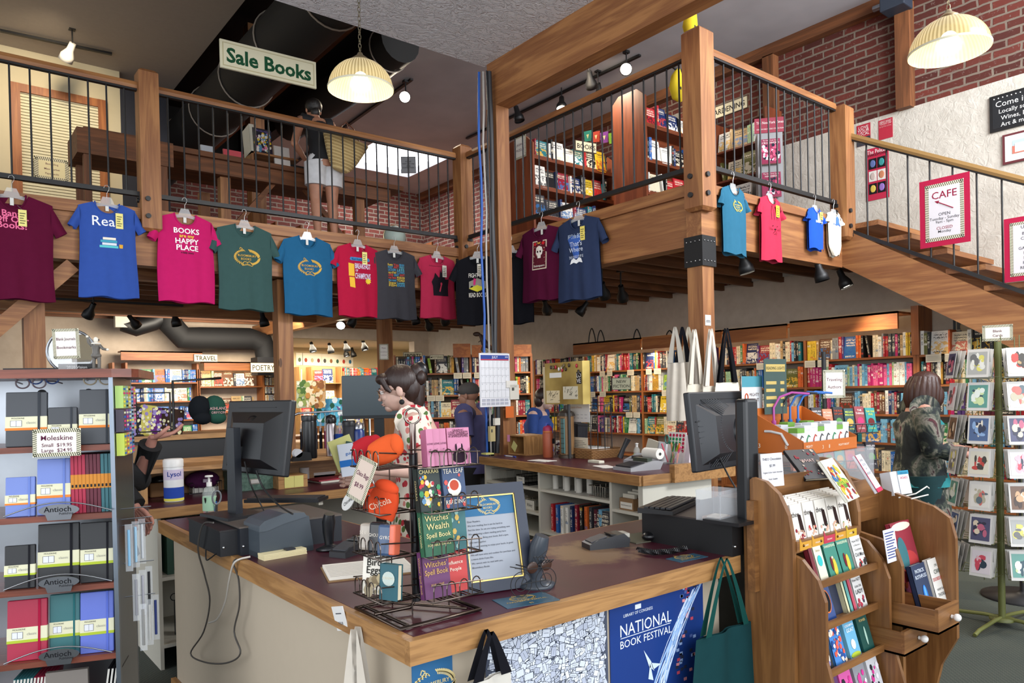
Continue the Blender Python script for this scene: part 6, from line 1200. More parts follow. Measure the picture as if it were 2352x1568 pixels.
for k in range(5):
    for j in range(6):
        t=thing('chocolate_bar',f"white wrapped chocolate bar, {['first', 'second', 'third', 'fourth', 'fifth'][k]} stack from the left" if j else f"front white chocolate bar with {FL[k][1]} print, {['first', 'second', 'third', 'fourth', 'fifth'][k]} stack from left",'chocolate bar',T(RX0+.075+k*.08,1.375+j*.013+.0,.957+j*.004)@RX(-10),f"chocolate bars in the {['first', 'second', 'third', 'fourth', 'fifth'][k]} stack" if j else 'front chocolate bars')
        MB('paper','dcd6cc').box(-.036,0,0,.036,.01,.155,bev=.002).build('wrapper',t)
        if not j:
            m=MB('paper','2c1a16').add([(.0,-.001,.12),(.02,-.001,.115),(.03,-.001,.05),(.005,-.001,.06)],[(0,1,2,3)]);dots([FL[k][0],'d8a890'],12,k,.2,.45,.004)(m,.06,.15);m.set(col='2a2222').text('theo',.026,T(-.012,-.0012,.12)).text('ORGANIC',.007,T(-.01,-.0012,.03));m.build('print',t)
    MB('satin',['c89028','c89028','b83048','c89028','c8a028'][k]).box(-.038,-.006,0,.038,-.004,.03).prism([(-.038,.03),(-.038,.05),(-.025,.03)],-.006,-.004,'y').set('paper','f0e8d8').text('ORGANIC',.008,T(0,-.0065,.015)).build('tray_label',t) if 0 else tag(MB('satin',['c89028','c89028','b83048','c89028','c8a028'][k]).box(-.038,-.006,0,.038,-.004,.028).prism([(-.038,.028),(-.038,.045),(-.025,.028)],-.006,-.004,'y').set('paper','f0e8d8').text('ORGANIC',.008,T(0,-.0065,.015)).build('carton_front',None,T(RX0+.075+k*.08,1.37,.956)),f"{['yellow', 'amber', 'red', 'golden', 'mustard'][k]} carton front under the {['first', 'second', 'third', 'fourth', 'fifth'][k]} chocolate stack",'carton')
m=MB('paper','d8d6da').box(-.055,-.001,0,.055,.001,.12)
for i,s in enumerate(('THEO Chocolates','$5.99','Organic & fair trade chocolate','from Seattle')):m.set(col='22222a').text(s,.013 if i<2 else .009,T(0,-.002,.1-i*.024),width=.1,bold=.005)
tag(m.build('price_card',None,T(RX0+.1,1.5,1.16)@RZ(-10)@RX(-4)),'white THEO Chocolates $5.99 price card standing on the rack','sign')
def rb(x,led,w_,h,col,lab,rows=(),d=.012,dy=0,rz=0,**k):return bk(T(RX0+.095+(x-.05)*.9,1.32+.012-.025*max(0,led-1)+dy,LEDZ[led]+.001)@RZ(rz)@RX(-16),lab,w_*.88,h,d,col,rows,**k)
rb(.05,0,.025,.12,'6a1420','dark red spine at the left of the first rack ledge',d=.02);rb(.1,0,.06,.12,'d8d0b8','cream book with turquoise dot on the first ledge',[('Stress',.011,.85,'8a7a5a')],art=blob('3ab0b0',0,.55,.28,.16))
rb(.19,0,.095,.125,'2f7a68','left green Shakespeare book on the first rack ledge',[('SHAKESPEARE',.013,.85,'d8e0c0')],art=multi(blob('c8b440',.05,.25,.16,.25),blob('6a2028',-.12,.35,.1,.2),blob('d8c8a8',0,.5,.08,.06)));rb(.29,0,.095,.125,'2f7a68','right green Shakespeare book on the first rack ledge',[('SHAKESPEARE',.013,.85,'d8e0c0')],art=multi(blob('c8b440',.1,.25,.14,.25),blob('6a2028',-.1,.35,.1,.2)))
rb(.4,0,.085,.115,'dcdad4','white How Not to Become a Crotchety Old Man book',[('How NOT',.014,.85,'3a3a40'),('to Become a',.01,.72,'3a3a40'),('Crotchety',.012,.58,'3a3a40'),('Old Man',.02,.42,'3a3a40')],art=dots(['b83a3a','3a3a3a'],8,2,.08,.26,.006))
rb(.06,1,.06,.11,'3a7ab8','blue book with pink cartoon shape on the second ledge',art=multi(blob('d8509a',0,.5,.2,.15),blob('e0e0e8',0,.2,.3,.08)));rb(.14,1,.09,.12,'24407a','dark blue boxed kit with orange window on second ledge',d=.03,plain=True,art=multi(blob('d0703a',0,.55,.36,.34),blob('1a1a1e',0,.55,.32,.3,.0016)));rb(.25,1,.08,.125,'18203a','navy card box behind the boxed kit',d=.02,dy=.02)
rb(.285,1,.016,.12,'d0c8a0','thin cream spine on the second ledge',d=.03);rb(.31,1,.022,.125,'5a9a94','sea green slim volume on the second ledge',d=.03);rb(.338,1,.022,.13,'b84458','coral red slim volume on the second ledge',d=.03);rb(.4,1,.08,.12,'d8d6d2','white How Not to Become a Little Old Lady book',[('How NOT',.014,.85,'3a3a40'),('Little Old',.012,.66,'3a3a40'),('LADY',.022,.5,'3a3a40')],art=dots(['3a3a4a','a83a4a'],8,6,.08,.35,.006))
rb(.06,2,.09,.13,'201c1e','black box with pale arch drawing on the third ledge',art=multi(blob('d8d4c8',0,.3,.35,.25),blob('7a78b0',0,.15,.3,.1,.0016)));rb(.165,2,.09,.14,'3a7ac0','blue and coral patterned box on the third ledge',d=.03,art=dots(['d85a4a','e0c8b0','2a4a8a','e8e0d0'],50,9,.05,.95,.006));rb(.28,2,.085,.125,'68a8c8','sky blue Screaming Goat box on the third ledge',[('SCREAMING',.011,.88,'f0f4f8'),('GOAT',.018,.75,'f0f4f8')],d=.05,plain=True,art=multi(blob('d8d8d4',.0,.35,.2,.14),blob('a8b83a',0,.06,.45,.08)));rb(.39,2,.09,.15,'1c4a44','dark green Crystals box on the third ledge',[('CRYSTAL',.013,.85,'c8b070'),('POWER',.013,.72,'c8b070')],d=.04,plain=True,art=blob('9ab8a8',0,.35,.08,.22))
for i,(x,c,cn_) in enumerate(((.09,'5a2a60','purple'),(.19,'d0509a','hot pink'),(.3,'8a8a90','grey'),(.41,'c8c8cc','pale grey'))):rb(x,3,.09,.13,c,f'{cn_} box on the fourth rack ledge',d=.03,plain=True,art=dots(['e0d8e0','2a2a30','c83a8a'],14,i+20,.1,.7,.008))
# cabinet, risers and the orange reading-light display behind
tag(MB('rackoak_z').box(2.82,1.66,0,3.45,2.05,1.03).build('display_cabinet'),'low brown display cabinet behind the chocolate rack','cabinet')
t=thing('acrylic_riser','clear acrylic riser boxes under the orange display carton','stand',(up(1846,1046,z=1.222).x-.01,up(1846,1046,z=1.222).y+.0,1.031));m=MB('clear','c8ccd0');m.box(0,0,0,.004,.3,.19).box(.3,0,0,.304,.3,.19).box(.64,0,0,.644,.3,.19).box(0,0,.188,.644,.3,.192).build('box',t) if 0 else m.box(0,0,0,.644,.004,.19).box(0,0,0,.004,.3,.19).box(.64,0,0,.644,.3,.19).box(0,0,.186,.644,.3,.19).build('box',t)
ob=up(1846,1046,z=1.222);OB=T(ob.x,ob.y,1.222)@RZ(2);t=thing('reading_light_carton','orange display carton holding boxed reading lights','display box',OB);wO,dO=.5,.27
m=MB('satin','b8601c');m.prism([(0,0),(dO,0),(dO,.2),(0,.06)],0,.003,'x').prism([(0,0),(dO,0),(dO,.2),(0,.06)],wO,wO+.003,'x');m.build('side',t);MB('satin','b8601c').box(0,0,0,wO,.003,.055).box(0,dO,0,wO,dO+.003,.2).box(0,0,0,wO,dO,.003).build('tray',t)
m=MB('paper','e8d8c0').text('MIGHTY',.016,T(.05,-.001,.036)).text('BRIGHT',.016,T(.05,-.001,.018)).text('3',.024,T(.17,-.001,.027)).text('8',.024,T(.23,-.001,.027)).text('MIGHTY BRIGHT',.014,T(.37,-.001,.027));m.text('3',.028,T(-.0015,dO-.06,.035)@RZ(-90)).text('8',.028,T(-.0015,.08,.035)@RZ(-90));m.set('satin','c8c4c0').tube([(-.003,dO-.09,.1),(-.003,dO-.12,.1),(-.003,dO-.17,.09),(-.003,dO-.2,.04)],.006,8).build('print',t)
for j in range(2):
    for i in range(8):
        g=(i+j)%3==0;h=.11+.02*((i*7+j*3)%3)/2;x=.035+i*.06;y=.03+j*.11
        t=thing('reading_light_box',f"boxed reading light {'with green top ' if g else 'plain white '}in the {['front', 'back'][j]} row, {['far left', 'second', 'third', 'fourth', 'fifth', 'sixth', 'seventh', 'rightmost'][i]} of the orange carton",'box',OB@T(x,y,.004)@RZ(-8),'boxed reading lights in the orange carton')
        MB('satin','d4d4d2').box(-.024,0,0,.024,.045,h).build('box',t);m=MB('satin','6a9a3a' if g else 'c8ccd0').box(-.0245,-.001,h-.02,.0245,.046,h+.001);m.set(col=['4a4a4c','2f8a5a','c84a3a','4a4a4c'][i%4]).tube([(-.008,-.002,.02),(-.006,-.002,.06),(.005,-.002,.078),(.015,-.002,.07)],.0022,5);m.build('print',t)
for i,(px,c,n_) in enumerate(((1872,'b04a9a','purple'),(1888,'1a1a20','black'),(1890+8,'2a66b0','blue'),(1920,'2f6fc0','bright blue'))):x0=.18+i*.075;tag(MB('plastic',c).tube([(x0,.24,.13),(x0,.24,.2),(x0+.02,.22,.25),(x0+.06,.18,.27),(x0+.11,.12,.262)],.0055,8).tube([(x0,.24,.1),(x0,.24,.14)],.011,8).build('book_light',None,OB),f'{n_} bendy clip-on book light arching over the orange carton','book light')
m=MB('paper','d8dadc').box(0,0,0,.17,.003,.19);m.set(col='4a8a98').box(0,-.001,.14,.17,0,.19);m.set(col='5a3a30').text('MIGHTY',.022,T(.1,-.0015,.105)).text('BRIGHT',.022,T(.1,-.0015,.08));m.set(col='b8502c').tube([(.035+.012*cos(a*pi/6),-.001,.092+.018*sin(a*pi/6)) for a in range(12)],.003,5,closed=True);tag(m.build('header_card',None,OB@T(-.02,dO+.01,.16)),'white and teal Mighty Bright header card standing at the left','sign')
m=MB('satin','30453f').box(0,0,0,.17,.003,.26);m.set('paper','b8a060').box(.012,-.001,.2,.158,0,.235).set(col='2a3a34').text('READING LIGHTS',.02,T(.085,-.0015,.217),width=.14)
for i in range(4):m.set('paper','b8a060').box(.012,-.001,.14-i*.035,.09-.01*(i%2),0,.155-i*.035).box(.12,-.001,.14-i*.035,.15,0,.155-i*.035)
tag(m.build('price_board',None,OB@T(.12,dO-.02,.17)@RZ(-6)),'dark green Reading Lights price list board','sign')
# drawer rack
DX=2.84;t=thing('drawer_rack','worn brown book rack with two open drawers and white knobs','rack',(DX,1.2,0))
MB('rackoak_z').prism([(.45,0),(.45,1.0),(.12,.93),(.07,.9),(.05,.84),(.05,.3),(.1,.2),(.02,.0)],0,.022,'x').build('side_panel',t)
MB('rackoak_z').prism([(.45,0),(.45,1.12),(.08,1.02),(.02,.98),(.0,.9),(.0,.5),(.06,.38),(.1,.2),(.0,0)],.36,.385,'x').build('side_panel',t)
MB('rackoak_x').box(.0,.3,.95,.38,.32,1.12).box(.0,.3,.1,.38,.315,.85).box(.02,.1,.1,.36,.3,.12).build('back_board',t)
def drw(x,y,z,w_,lab):
    o=MB('rackoak_x').box(x,y,z,x+w_,y+.012,z+.09).box(x,y,z,x+w_,y+.2,z+.008).build('drawer',t);each('rackoak_y','ffffff',[(x,y+.012,z,x+.01,y+.2,z+.085),(x+w_-.01,y+.012,z,x+w_,y+.2,z+.085)],'drawer_side',o);MB('gloss','e0dcd8').tube([(x+w_*.6,y-.002,z+.045),(x+w_*.6,y-.015,z+.045)],.007,10).ball((x+w_*.6,y-.022,z+.045),.014,12).build('knob',o)
a1,a2=up(2078,1508,z=.53),up(2156,1458,z=.62);drw(a1.x-DX,a1.y-1.2,.53,.19,'');drw(a2.x-DX,a2.y-1.2,.62,.18,'')
def db(px,py,z,w_,h,col,lab,rows,lean=-14,d=.02,rz=0,**k):p=up(px,py,z=z);return bk(T(p.x,p.y,z)@RZ(rz)@RX(lean),lab,w_,h,d,col,rows,**k)
db(2070,1455,.545,.115,.17,'b83038','red So Late in the Day book in the lower drawer',[('SO LATE',.019,.82,'ecd8c8'),('IN THE DAY',.019,.7,'ecd8c8'),('CLAIRE KEEGAN',.011,.45,'f0c860')],art=dots(['6a1a20','d89a88','3a1a20'],40,12,.05,.3,.005))
db(2100,1432,.56,.12,.2,'2a1c24','pink and black illustrated book in the lower drawer',[('Empress',.024,.24,'f0e8ec'),('of Salt',.022,.13,'f0e8ec')],art=multi(blob('d06a8a',0,.65,.42,.3),blob('c8583a',.15,.8,.15,.12,.0016),blob('2a1c24',-.15,.6,.15,.2,.0018)))
db(2135,1402,.635,.12,.18,'1c2c4a','navy Patrick Rothfuss paperback in the upper drawer',[('PATRICK',.02,.86,'d0d8e4'),('ROTHFUSS',.02,.74,'d0d8e4')],art=multi(blob('2a6ab8',.05,.3,.15,.25),blob('5a9ad8',.05,.35,.07,.18,.0016)))
db(2172,1388,.635,.12,.185,'d8d4cc','white On Civil Disobedience paperback in the upper drawer',[('ON',.014,.85,'4a5a50'),('CIVIL',.024,.72,'4a5a50'),('DISOBEDIENCE',.018,.57,'b83a38'),('HENRY DAVID',.012,.35,'4a4a4a'),('THOREAU',.018,.24,'4a4a4a')])
db(2066,1345,.72,.12,.18,'b05a38','orange and blue window cover book behind the drawers',[('The Lantern',.012,.6,'f0e0c8')],art=multi(blob('4a88b8',0,.4,.4,.35),blob('e0a060',.0,.85,.14,.08,.0016),dots(['d8e0e8'],8,3)))
db(2100,1330,.74,.17,.23,'8a2434','large red painted cover book at the back of drawer rack',[],art=multi(blob('b03a3a',0,.3,.45,.2),blob('3a6a70',-.2,.45,.22,.3,.0016),blob('d8c8b8',0,.92,.48,.07,.0017)))
m=MB('paper','d4d6e2').box(0,0,0,.09,.002,.12)
for i in range(10):m.set(col='4a5080').box(.008,-.001,.105-i*.01,.08-.01*(i%3),0,.109-i*.01)
p=up(2052,1252,z=.93);tag(m.build('info_card',None,T(p.x,p.y+.02,.86)@RX(-8)),'small printed information card clipped behind the drawer books','card')
# books lying across the top between the racks
def tb(px,py,z,w_,h,col,lab,rows,rz=0,lean=-50,**k):p=up(px,py,d=z);return bk(T(*p)@RZ(rz)@RX(lean),lab,w_,h,.012,col,rows,**k)
tb(1962,1146,2.68,.15,.17,'d8d4c4','Quick Reads book with stacked books cover, tilted over rack',[('QUICK READS',.024,.42,'d8d84a')],rz=12,lean=-34,art=multi(blob('5a8a3a',0,.4,.42,.12),dots(['c8502c','e0b040','3a6a9a','8a2a3a'],30,8,.05,.8,.009)))
tb(2022,1128,2.95,.1,.165,'dcdade','Nature, Culture and Inequality book with red edge',[('NATURE,',.014,.85,'5a5a62'),('CULTURE,',.014,.73,'5a5a62'),('AND',.011,.62,'5a5a62'),('INEQUALITY',.014,.5,'5a5a62')],rz=14,lean=-30,art=multi(lambda m,w_,h:m.set('paper','b83050').box(-w_/2,-.0015,0,w_/2,-.001,h*.1),lambda m,w_,h:m.set('paper','b83050').box(-w_/2,-.0015,0,-w_*.42,-.001,h)))
tb(1885,1098,2.85,.14,.16,'1c1a1e','dark patterned book lying behind the chocolate rack',[('WHAT',.022,.6,'c8a8a0')],rz=-20,art=dots(['8a3a40','b0a090'],20,31))
p=up(2056,1138,d=3.12)
for i in range(7):bk(T(p.x+i*.009,p.y,p.z)@RZ(-12)@RX(-12),f"{['first', 'second', 'third', 'fourth', 'fifth', 'sixth', 'frontmost'][i]} white and blue local guide booklet in the white wire holder",.008 if i<6 else .07,.1,.05 if i<6 else .01,'d4d6da',[('OREGON',.012,.9,'2a6a8a'),('ROADS',.014,.7,'b83a4a')] if i==6 else [],name='guide_booklet',plain=True,group='guide booklets',art=(lambda m,w_,h:m.set('paper','3a8aa8').box(-w_/2,-.0015,h*.84,w_/2,-.001,h)) if i==6 else None)
C.objects[-1].location+=Vector((.035,-.01,0));tag(MB('satin','d8d6cc').tube([(0,0,0),(.16,0,0),(.2,-.03,.03),(.22,-.03,.02)],.003,6).tube([(0,-.05,0),(.16,-.05,0)],.003,6).build('wire_holder',None,T(p.x-.01,p.y-.02,p.z-.005)),'white wire booklet holder on the drawer rack','holder')
# ================================================================ card spinner
CP=up(2302,1436,z=0);t=thing('card_spinner','tall olive wire greeting card spinner on a cross foot','rack',T(CP.x,CP.y,0)@RZ(-4.5))
MB('satin','5c6030').tube([(0,0,.03),(0,0,1.77)],.02,12).lathe([(.07,.035),(.07,.05),(.03,.055)],16).build('pole',t)
for a in range(4):MB('satin','6a6c38').tube([(0,0,.05),(.1*cos(a*pi/2),.1*sin(a*pi/2),.05),(.3*cos(a*pi/2),.3*sin(a*pi/2),.03),(.36*cos(a*pi/2),.36*sin(a*pi/2),.012)],.012,8).build('leg',t)
NT_,NC=7,8;cz=lambda k:1.55-k*.2
m=MB('satin','5f6238')
for k in range(NT_):
    for c in range(NC):
        a=c*2*pi/NC;ca,sa=cos(a),sin(a);r0,r1=.13,.23
        P=lambda r,s,z:(r*ca-s*sa,r*sa+s*ca,cz(k)+z)
        m.tube([P(.05,0,-.01),P(r1+.04,-.05,0),P(r1+.05,-.07,.03)],.0025,4).tube([P(r1,-.07,.06),P(r1+.03,-.07,0),P(r1+.03,.07,0),P(r1,.07,.06)],.0025,4).tube([P(.1,.06,0),P(r1+.03,.06,0)],.002,4)
for c in range(NC):
    a=c*2*pi/NC;m.tube([(.14*cos(a+.5),.14*sin(a+.5),.3),(.14*cos(a+.5),.14*sin(a+.5),1.8)],.003,4)
m.build('wire_pockets',t)
TH=[('paler','d8d4cc',['b0a890','c86a60','5a6a70']),('night blue','4a4a68',['d8c8b0','b8607a','2a2a40']),('rose','d8cfd4',['c8485a','2a3a4a','e0b0b8']),('brown sepia','6a4a34',['c8a078','3a2418','e0d0b8']),('yellow grey','a8a8a4',['d8d06a','6a6a6a','e0e0d8']),('sea green','5a9488',['e0e8e0','2a4a58','c8d8a0']),('cobalt','48608a',['e0d8c8','88a8d0','2a3048']),('ivory','d4cebc',['3a342c','a88a60','b83a30'])]
MC=T(CP.x,CP.y,0)@RZ(-4.5);q=0;cols_={}
for c in range(NC):
    a=c*360/NC;wdir=(-35+a)%360;
    for k in range(NT_):
        p=proj(MC@RZ(a)@Vector((.3,0,cz(k)+.08)))
        # only pockets on the camera's half of the rack
        nv=(MC.to_3x3()@RZ(a).to_3x3()@Vector((1,0,0)));vis=nv.dot(FV)<.35
        if not vis:continue
        rr=random.Random(c*10+k);nm_,bc,cl=TH[(c*3+k)%8];side=dict(enumerate(('back column','rear column','far left edge column','left side column','left front column','right front column','right side column','far right column')))[c]
        for j in (2,1,0):
            M=MC@RZ(a)@T(.28-j*.02,0,cz(k))@RZ(90)@RX(-9-j*2);m=MB('paper','d2cfca').box(-.062,0,0,.062,.0012,.172)
            if j==0:
                m.set('gloss',bc).box(-.052,-.001,.018,.052,0,.155)
                for i in range(16):rx,rz_=rr.uniform(.005,.022),rr.uniform(.006,.03);x,z=rr.uniform(-.03,.03),rr.uniform(.05,.125);m.set('gloss',rr.choice(cl)).add([(x+rx*cos(u*pi/5),-.0012-.0001*i,z+rz_*sin(u*pi/5)) for u in range(10)],[tuple(range(10))])
            m.set('paper','bdbab4').add([(-.062,.0012,.172),(.062,.0012,.172),(.062,.05,.0),(-.062,.05,.0)],[(0,1,2,3)]) if j==0 and k%2==0 else None
            tag(m.build('greeting_card',None,M),(f"{nm_} picture greeting card, {['top', 'second', 'third', 'fourth', 'fifth', 'sixth', 'lowest'][k]} tier, {side} of the spinner" if j==0 else f"white card edges behind the {nm_} card, {['top', 'second', 'third', 'fourth', 'fifth', 'sixth', 'lowest'][k]} tier, {side}"),'greeting card','cards on the spinner' if j==0 else f'cards behind tier {k+1} {side}')
stripesign(MC@T(-.0,0,1.775)@RZ(-66),.16,.1,[('Blank',.022,.62),('Cards',.022,.34)],'striped Blank Cards sign on top of the card spinner',b=.1)
# second round-based black rack foot behind
tag(MB('satin','17171a').lathe([(.26,0),(.26,.015),(.05,.03),(.025,.05),(.025,1.2),(0,1.2)],28).build('black_stand',None,T(*up(2352,1372,z=0))),'black round-footed stand behind the olive card spinner','stand')
# ================================================================ black wire paperback rack
WP=up(1915,1010,d=4.9);WM=T(WP.x,WP.y,0)@RZ(-30);t=thing('paperback_rack','black wire rack of crime paperbacks beyond the orange carton','rack',WM);m=MB('satin','101012');ww=.62
wt=[1.52-(y_-885)*4.9/1697 for y_ in (995,1078,1165)]
for z in wt:
    for s in (-1,1):m.tube([(s*ww/2,-.02,z),(s*ww/2,.2,z+.0)],.004,5)
    for dz,y in ((0,-.02),(.06,-.05),(0,.2)):m.tube([(-ww/2,y,z+dz),(ww/2,y,z+dz)],.004,5)
    for i in range(15):x=-ww/2+ww*i/14;m.tube([(x,.2,z),(x,-.02,z),(x,-.05,z+.06)],.002,4)
    m.tube([(-ww/2,.2,z+.27),(ww/2,.2,z+.27)],.003,5)
m.tube([(0,.1,0),(0,.1,1.75)],.015,8).lathe([(.22,0),(.22,.02),(.03,.04)],20,T(0,.1,0));m.build('frame',t)
PB=[('c8452c','MARY','TURNED','2a1a14','orange red'),('17161a','HARLAN','COBEN','d8602c','black orange-lettered'),('26222a','HARLAN','COBEN','e8e0e0','black white-lettered'),('c87a5a','MICHAEL','CONNELLY','f0d8c8','salmon'),('1e1c20','THE RULE','OF LAW','c8502c','charcoal'),('24464a','MEGAN','MIRANDA','c8d860','dark green'),('8a3a40','THE','THINGS','e8e0dc','brick red'),('2a8a88','THE ONE','FIVE','d8d83a','teal')]
for k,z in enumerate(wt):
    for i in range(8):
        c,a,b,ic,cn_=PB[(i+k*3)%8];bk(WM@T(-ww/2+.045+i*.077,-.015,z+.004)@RX(-12)@RZ(6),f'{cn_} crime paperback, {["top", "middle", "lower"][k]} tier of the black wire rack',.075,.175-.012*((i*3+k)%2),.025,c,[(a,.018,.85,ic),(b,.018,.73,ic),('A NOVEL',.012,.15,ic)],name='paperback',group='crime paperbacks in the wire rack',art=blob(['5a8a50','d0a050','b83a6a','6a2a2a'][(i+k)%4],0,.42,.34,.16))
p=lp(WM,1908,880,.1);stripesign(WM@T(p[0],.06,p[1]-.1),.16,.19,[('Traveling',.03,.66),('Authors',.03,.4)],'striped Traveling Authors sign above the black wire rack')
# ================================================================ people
def flat(key,c,rough=.8,sss=0,bump=0):
    if key in MATS:return key
    t=NT(key);n=t.noise(t.coords(),18,3);t.link(t.ramp(n,[(.3,tuple(x*.9 for x in lin(c))),(.7,tuple(min(1,x*1.06) for x in lin(c)))]),t.b.inputs['Base Color']);t.b.inputs['Roughness'].default_value=rough;t.b.inputs['Subsurface Weight'].default_value=sss
    if bump:t.bump(t.noise(t.coords('Object',(1,1,.12) if bump>1 else (1,1,1)),60 if bump>1 else 14,3),.4,.01)
    MATS[key]=t.m;return key
def print_mat(key,base,cols,scale,cut=.33):
    t=NT(key);v=t.node('ShaderNodeTexVoronoi');v.inputs['Scale'].default_value=scale;t.link(t.coords('Object',(1,1,.8)),v.inputs['Vector']);s=t.node('ShaderNodeSeparateColor');t.link(v.outputs['Color'],s.inputs[0])
    k=t.ramp(s.outputs[0],[(i/len(cols),lin(c)) for i,c in enumerate(cols)],'CONSTANT');f=t.math('LESS_THAN',v.outputs['Distance'],cut);t.link(t.mix(f,lin(base),k),t.b.inputs['Base Color']);t.b.inputs['Roughness'].default_value=.85;t.bump(t.noise(t.coords(),9,2),.5,.02);MATS[key]=t.m
print_mat('strawberry_print','ddd2c2',['b02834','4f6a34','b8343c','ddd2c2','c87a70'],34,.46)
t=NT('dark_floral');n=t.noise(t.coords('Object',(1,1,.7)),7,5,.62,1.5);t.link(t.ramp(n,[(.32,lin('0e1114')),(.48,lin('1d2426')),(.55,lin('4a5044')),(.62,lin('8a8478')),(.66,lin('3a2226')),(.74,lin('6a2a34'))]),t.b.inputs['Base Color']);t.b.inputs['Roughness'].default_value=.8;MATS['dark_floral']=t.m
def fuse(m,name,parent,mat,vox=.009,sm=3):
    o=m.build(name,parent);md=o.modifiers.new('r','REMESH');md.mode='VOXEL';md.voxel_size=vox;md.use_smooth_shade=True
    s=o.modifiers.new('s','SMOOTH');s.iterations=sm;s.factor=.6
    me=bpy.data.meshes.new_from_object(o,depsgraph=bpy.context.evaluated_depsgraph_get());o.modifiers.clear();o.data=me;me.materials.clear();me.materials.append(MATS[mat])
    me.polygons.foreach_set('use_smooth',[True]*len(me.polygons));return o
def hand(m,w_,d,palm,s=1,curl=.5):
    """w_: wrist, d: pointing direction, palm: palm normal; five fingers of their own"""
    w_=Vector(w_);d=Vector(d).normalized();n=Vector(palm);n=(n-d*n.dot(d)).normalized();r=d.cross(n);q=lambda a,b,c:w_+s*(a*d+b*r+c*n)
    for b in (-.025,-.008,.01,.026):m.tube([q(-.01,b*.55,0),q(.04,b,0),q(.085,b*1.05,0)],[.013*s,.015*s,.012*s],8)
    for b,L in ((-.033,.058),(-.011,.072),(.011,.078),(.032,.068)):
        P=[q(.08,b,0)];a=0.0
        for k in range(3):a+=curl*(.6+.3*k);P.append(P[-1]+s*(L/3*1.15)*(cos(a)*d+sin(a)*n))
        m.tube(P,[.0095*s,.009*s,.008*s,.0065*s],8)
    m.tube([q(.015,.025,.0),q(.045,.05,.014),q(.07,.052,.03),q(.09,.045,.04)],[.013*s,.012*s,.0105*s,.008*s],8)
def human(M,lab,H=1.65,skin=('skin_pale','c9a090'),arms=((),()),lean=(0,0,0),head=(0,0),legs=None,fem=True,curl=.5,name='person',hands=(None,None),feet=True):
    """faces local -y. arms: (left, right) each (elbow, wrist); returns thing and anchor dict"""
    t=thing(name,lab,'person',M);k=H/1.65;V=Vector;L=V(lean)
    pel=V((0,0,.9*k));che=V((0,0,1.24*k))+L*.7;nk=V((0,.0,1.385*k))+L;hd=nk+V((0,-.035*k,.135*k))+V((0,-head[0],-head[0]*.3));sw=.165*k if fem else .19*k
    sk=MB();sk.tube([pel-V((0,0,.08)),pel,(pel+che)/2,che,nk-V((0,0,.02)),nk+V((0,0,.02))],[.12*k,.135*k,.11*k,.13*k,.09*k,.05*k],16);sk.tube([nk-V((0,0,.03)),(nk+hd)/2,hd-V((0,0,.02))],[.055*k,.05*k,.052*k],14)
    yw=Matrix.Rotation(radians(head[1]),3,'Z');pt=Matrix.Rotation(head[0]*4.5,3,'X');hq=lambda x,y,z:hd+yw@pt@(V((x,y,z))*k)
    def hb(c,r,n_=16):
        Mh=T(*hq(*c))@(yw@pt).to_4x4();sk.ball((0,0,0),tuple(v*k for v in r),n_,Mh)
    hb((0,.012,.03),(.076,.092,.088));hb((0,-.022,-.03),(.058,.066,.068));hb((0,-.058,-.075),(.028,.024,.022));hb((0,-.086,-.012),(.011,.014,.02),10);hb((0,-.094,-.024),(.013,.012,.01),10)
    hb((.022,-.066,-.018),(.024,.022,.024),10);hb((-.022,-.066,-.018),(.024,.022,.024),10);hb((0,-.084,-.05),(.02,.009,.006),10);hb((0,-.082,-.058),(.018,.009,.006),10);hb((0,-.076,.022),(.045,.016,.012),10)
    for s in (-1,1):hb((s*.076,.012,-.005),(.01,.018,.028),10)
    J=dict(pel=pel,che=che,nk=nk,hd=hd,hq=hq,sw=sw,k=k)
    for s,a,hn in ((1,arms[0],hands[0]),(-1,arms[1],hands[1])):
        sh=V((s*sw,.0,1.35*k))+L;el,wr=(V(a[0]),V(a[1])) if a else (sh+V((s*.05,.0,-.28*k)),sh+V((s*.04,-.08,-.52*k)))
        sk.tube([V((s*.05,0,1.36*k))+L,sh,sh.lerp(el,.5),el],[.055*k,.052*k,.043*k,.037*k],12);sk.tube([el,el.lerp(wr,.35),wr],[.037*k,.036*k,.024*k],12);sk.ball(el,.037*k,10)
        dd=(wr-el).normalized();hand(sk,wr,hn[0] if hn else dd,hn[1] if hn else (-s,0,0),k,curl);J['sh%d'%s],J['el%d'%s],J['wr%d'%s]=sh,el,wr
    for s in (-1,1):
        hp=pel+V((s*.085*k,0,-.04));(kn,an)=[V(v) for v in legs[(s+1)//2]] if legs else (V((s*.09*k,-.01,.48*k)),V((s*.09*k,.03,.09*k)))
        sk.tube([hp,hp.lerp(kn,.5),kn],[.095*k,.08*k,.058*k],14);sk.tube([kn,kn.lerp(an,.3),kn.lerp(an,.65),an],[.057*k,.056*k,.044*k,.034*k],12);sk.tube([an+V((0,.03,-.03)),an+V((0,-.03,-.055)),an+V((0,-.14*k,-.07*k))],[.032*k,.036*k,.026*k],10);J['hp%d'%s],J['kn%d'%s],J['an%d'%s]=hp,kn,an
    fuse(sk,'body',t,flat(*skin,.55,.08),.0068);J['t']=t
    for s in (-1,1):
        e=MB('gloss','e8e4e0').ball(hq(s*.03,-.0765,.008),.0105*k,10);e.set(col='2a1c16').ball(hq(s*.03,-.0845,.006),.0045*k,8);e.build('eye',t)
        MB('matte','3a241c').tube([hq(s*.014,-.088,.026),hq(s*.032,-.086,.031),hq(s*.052,-.074,.024)],[.0022*k,.003*k,.0015*k],6).build('eyebrow',t)
    MB('matte','a85a58').tube([hq(-.02,-.084,-.054),hq(0,-.0925,-.052),hq(.02,-.084,-.054)],[.001,.0032*k,.001],6).build('lips',t)
    return t,J
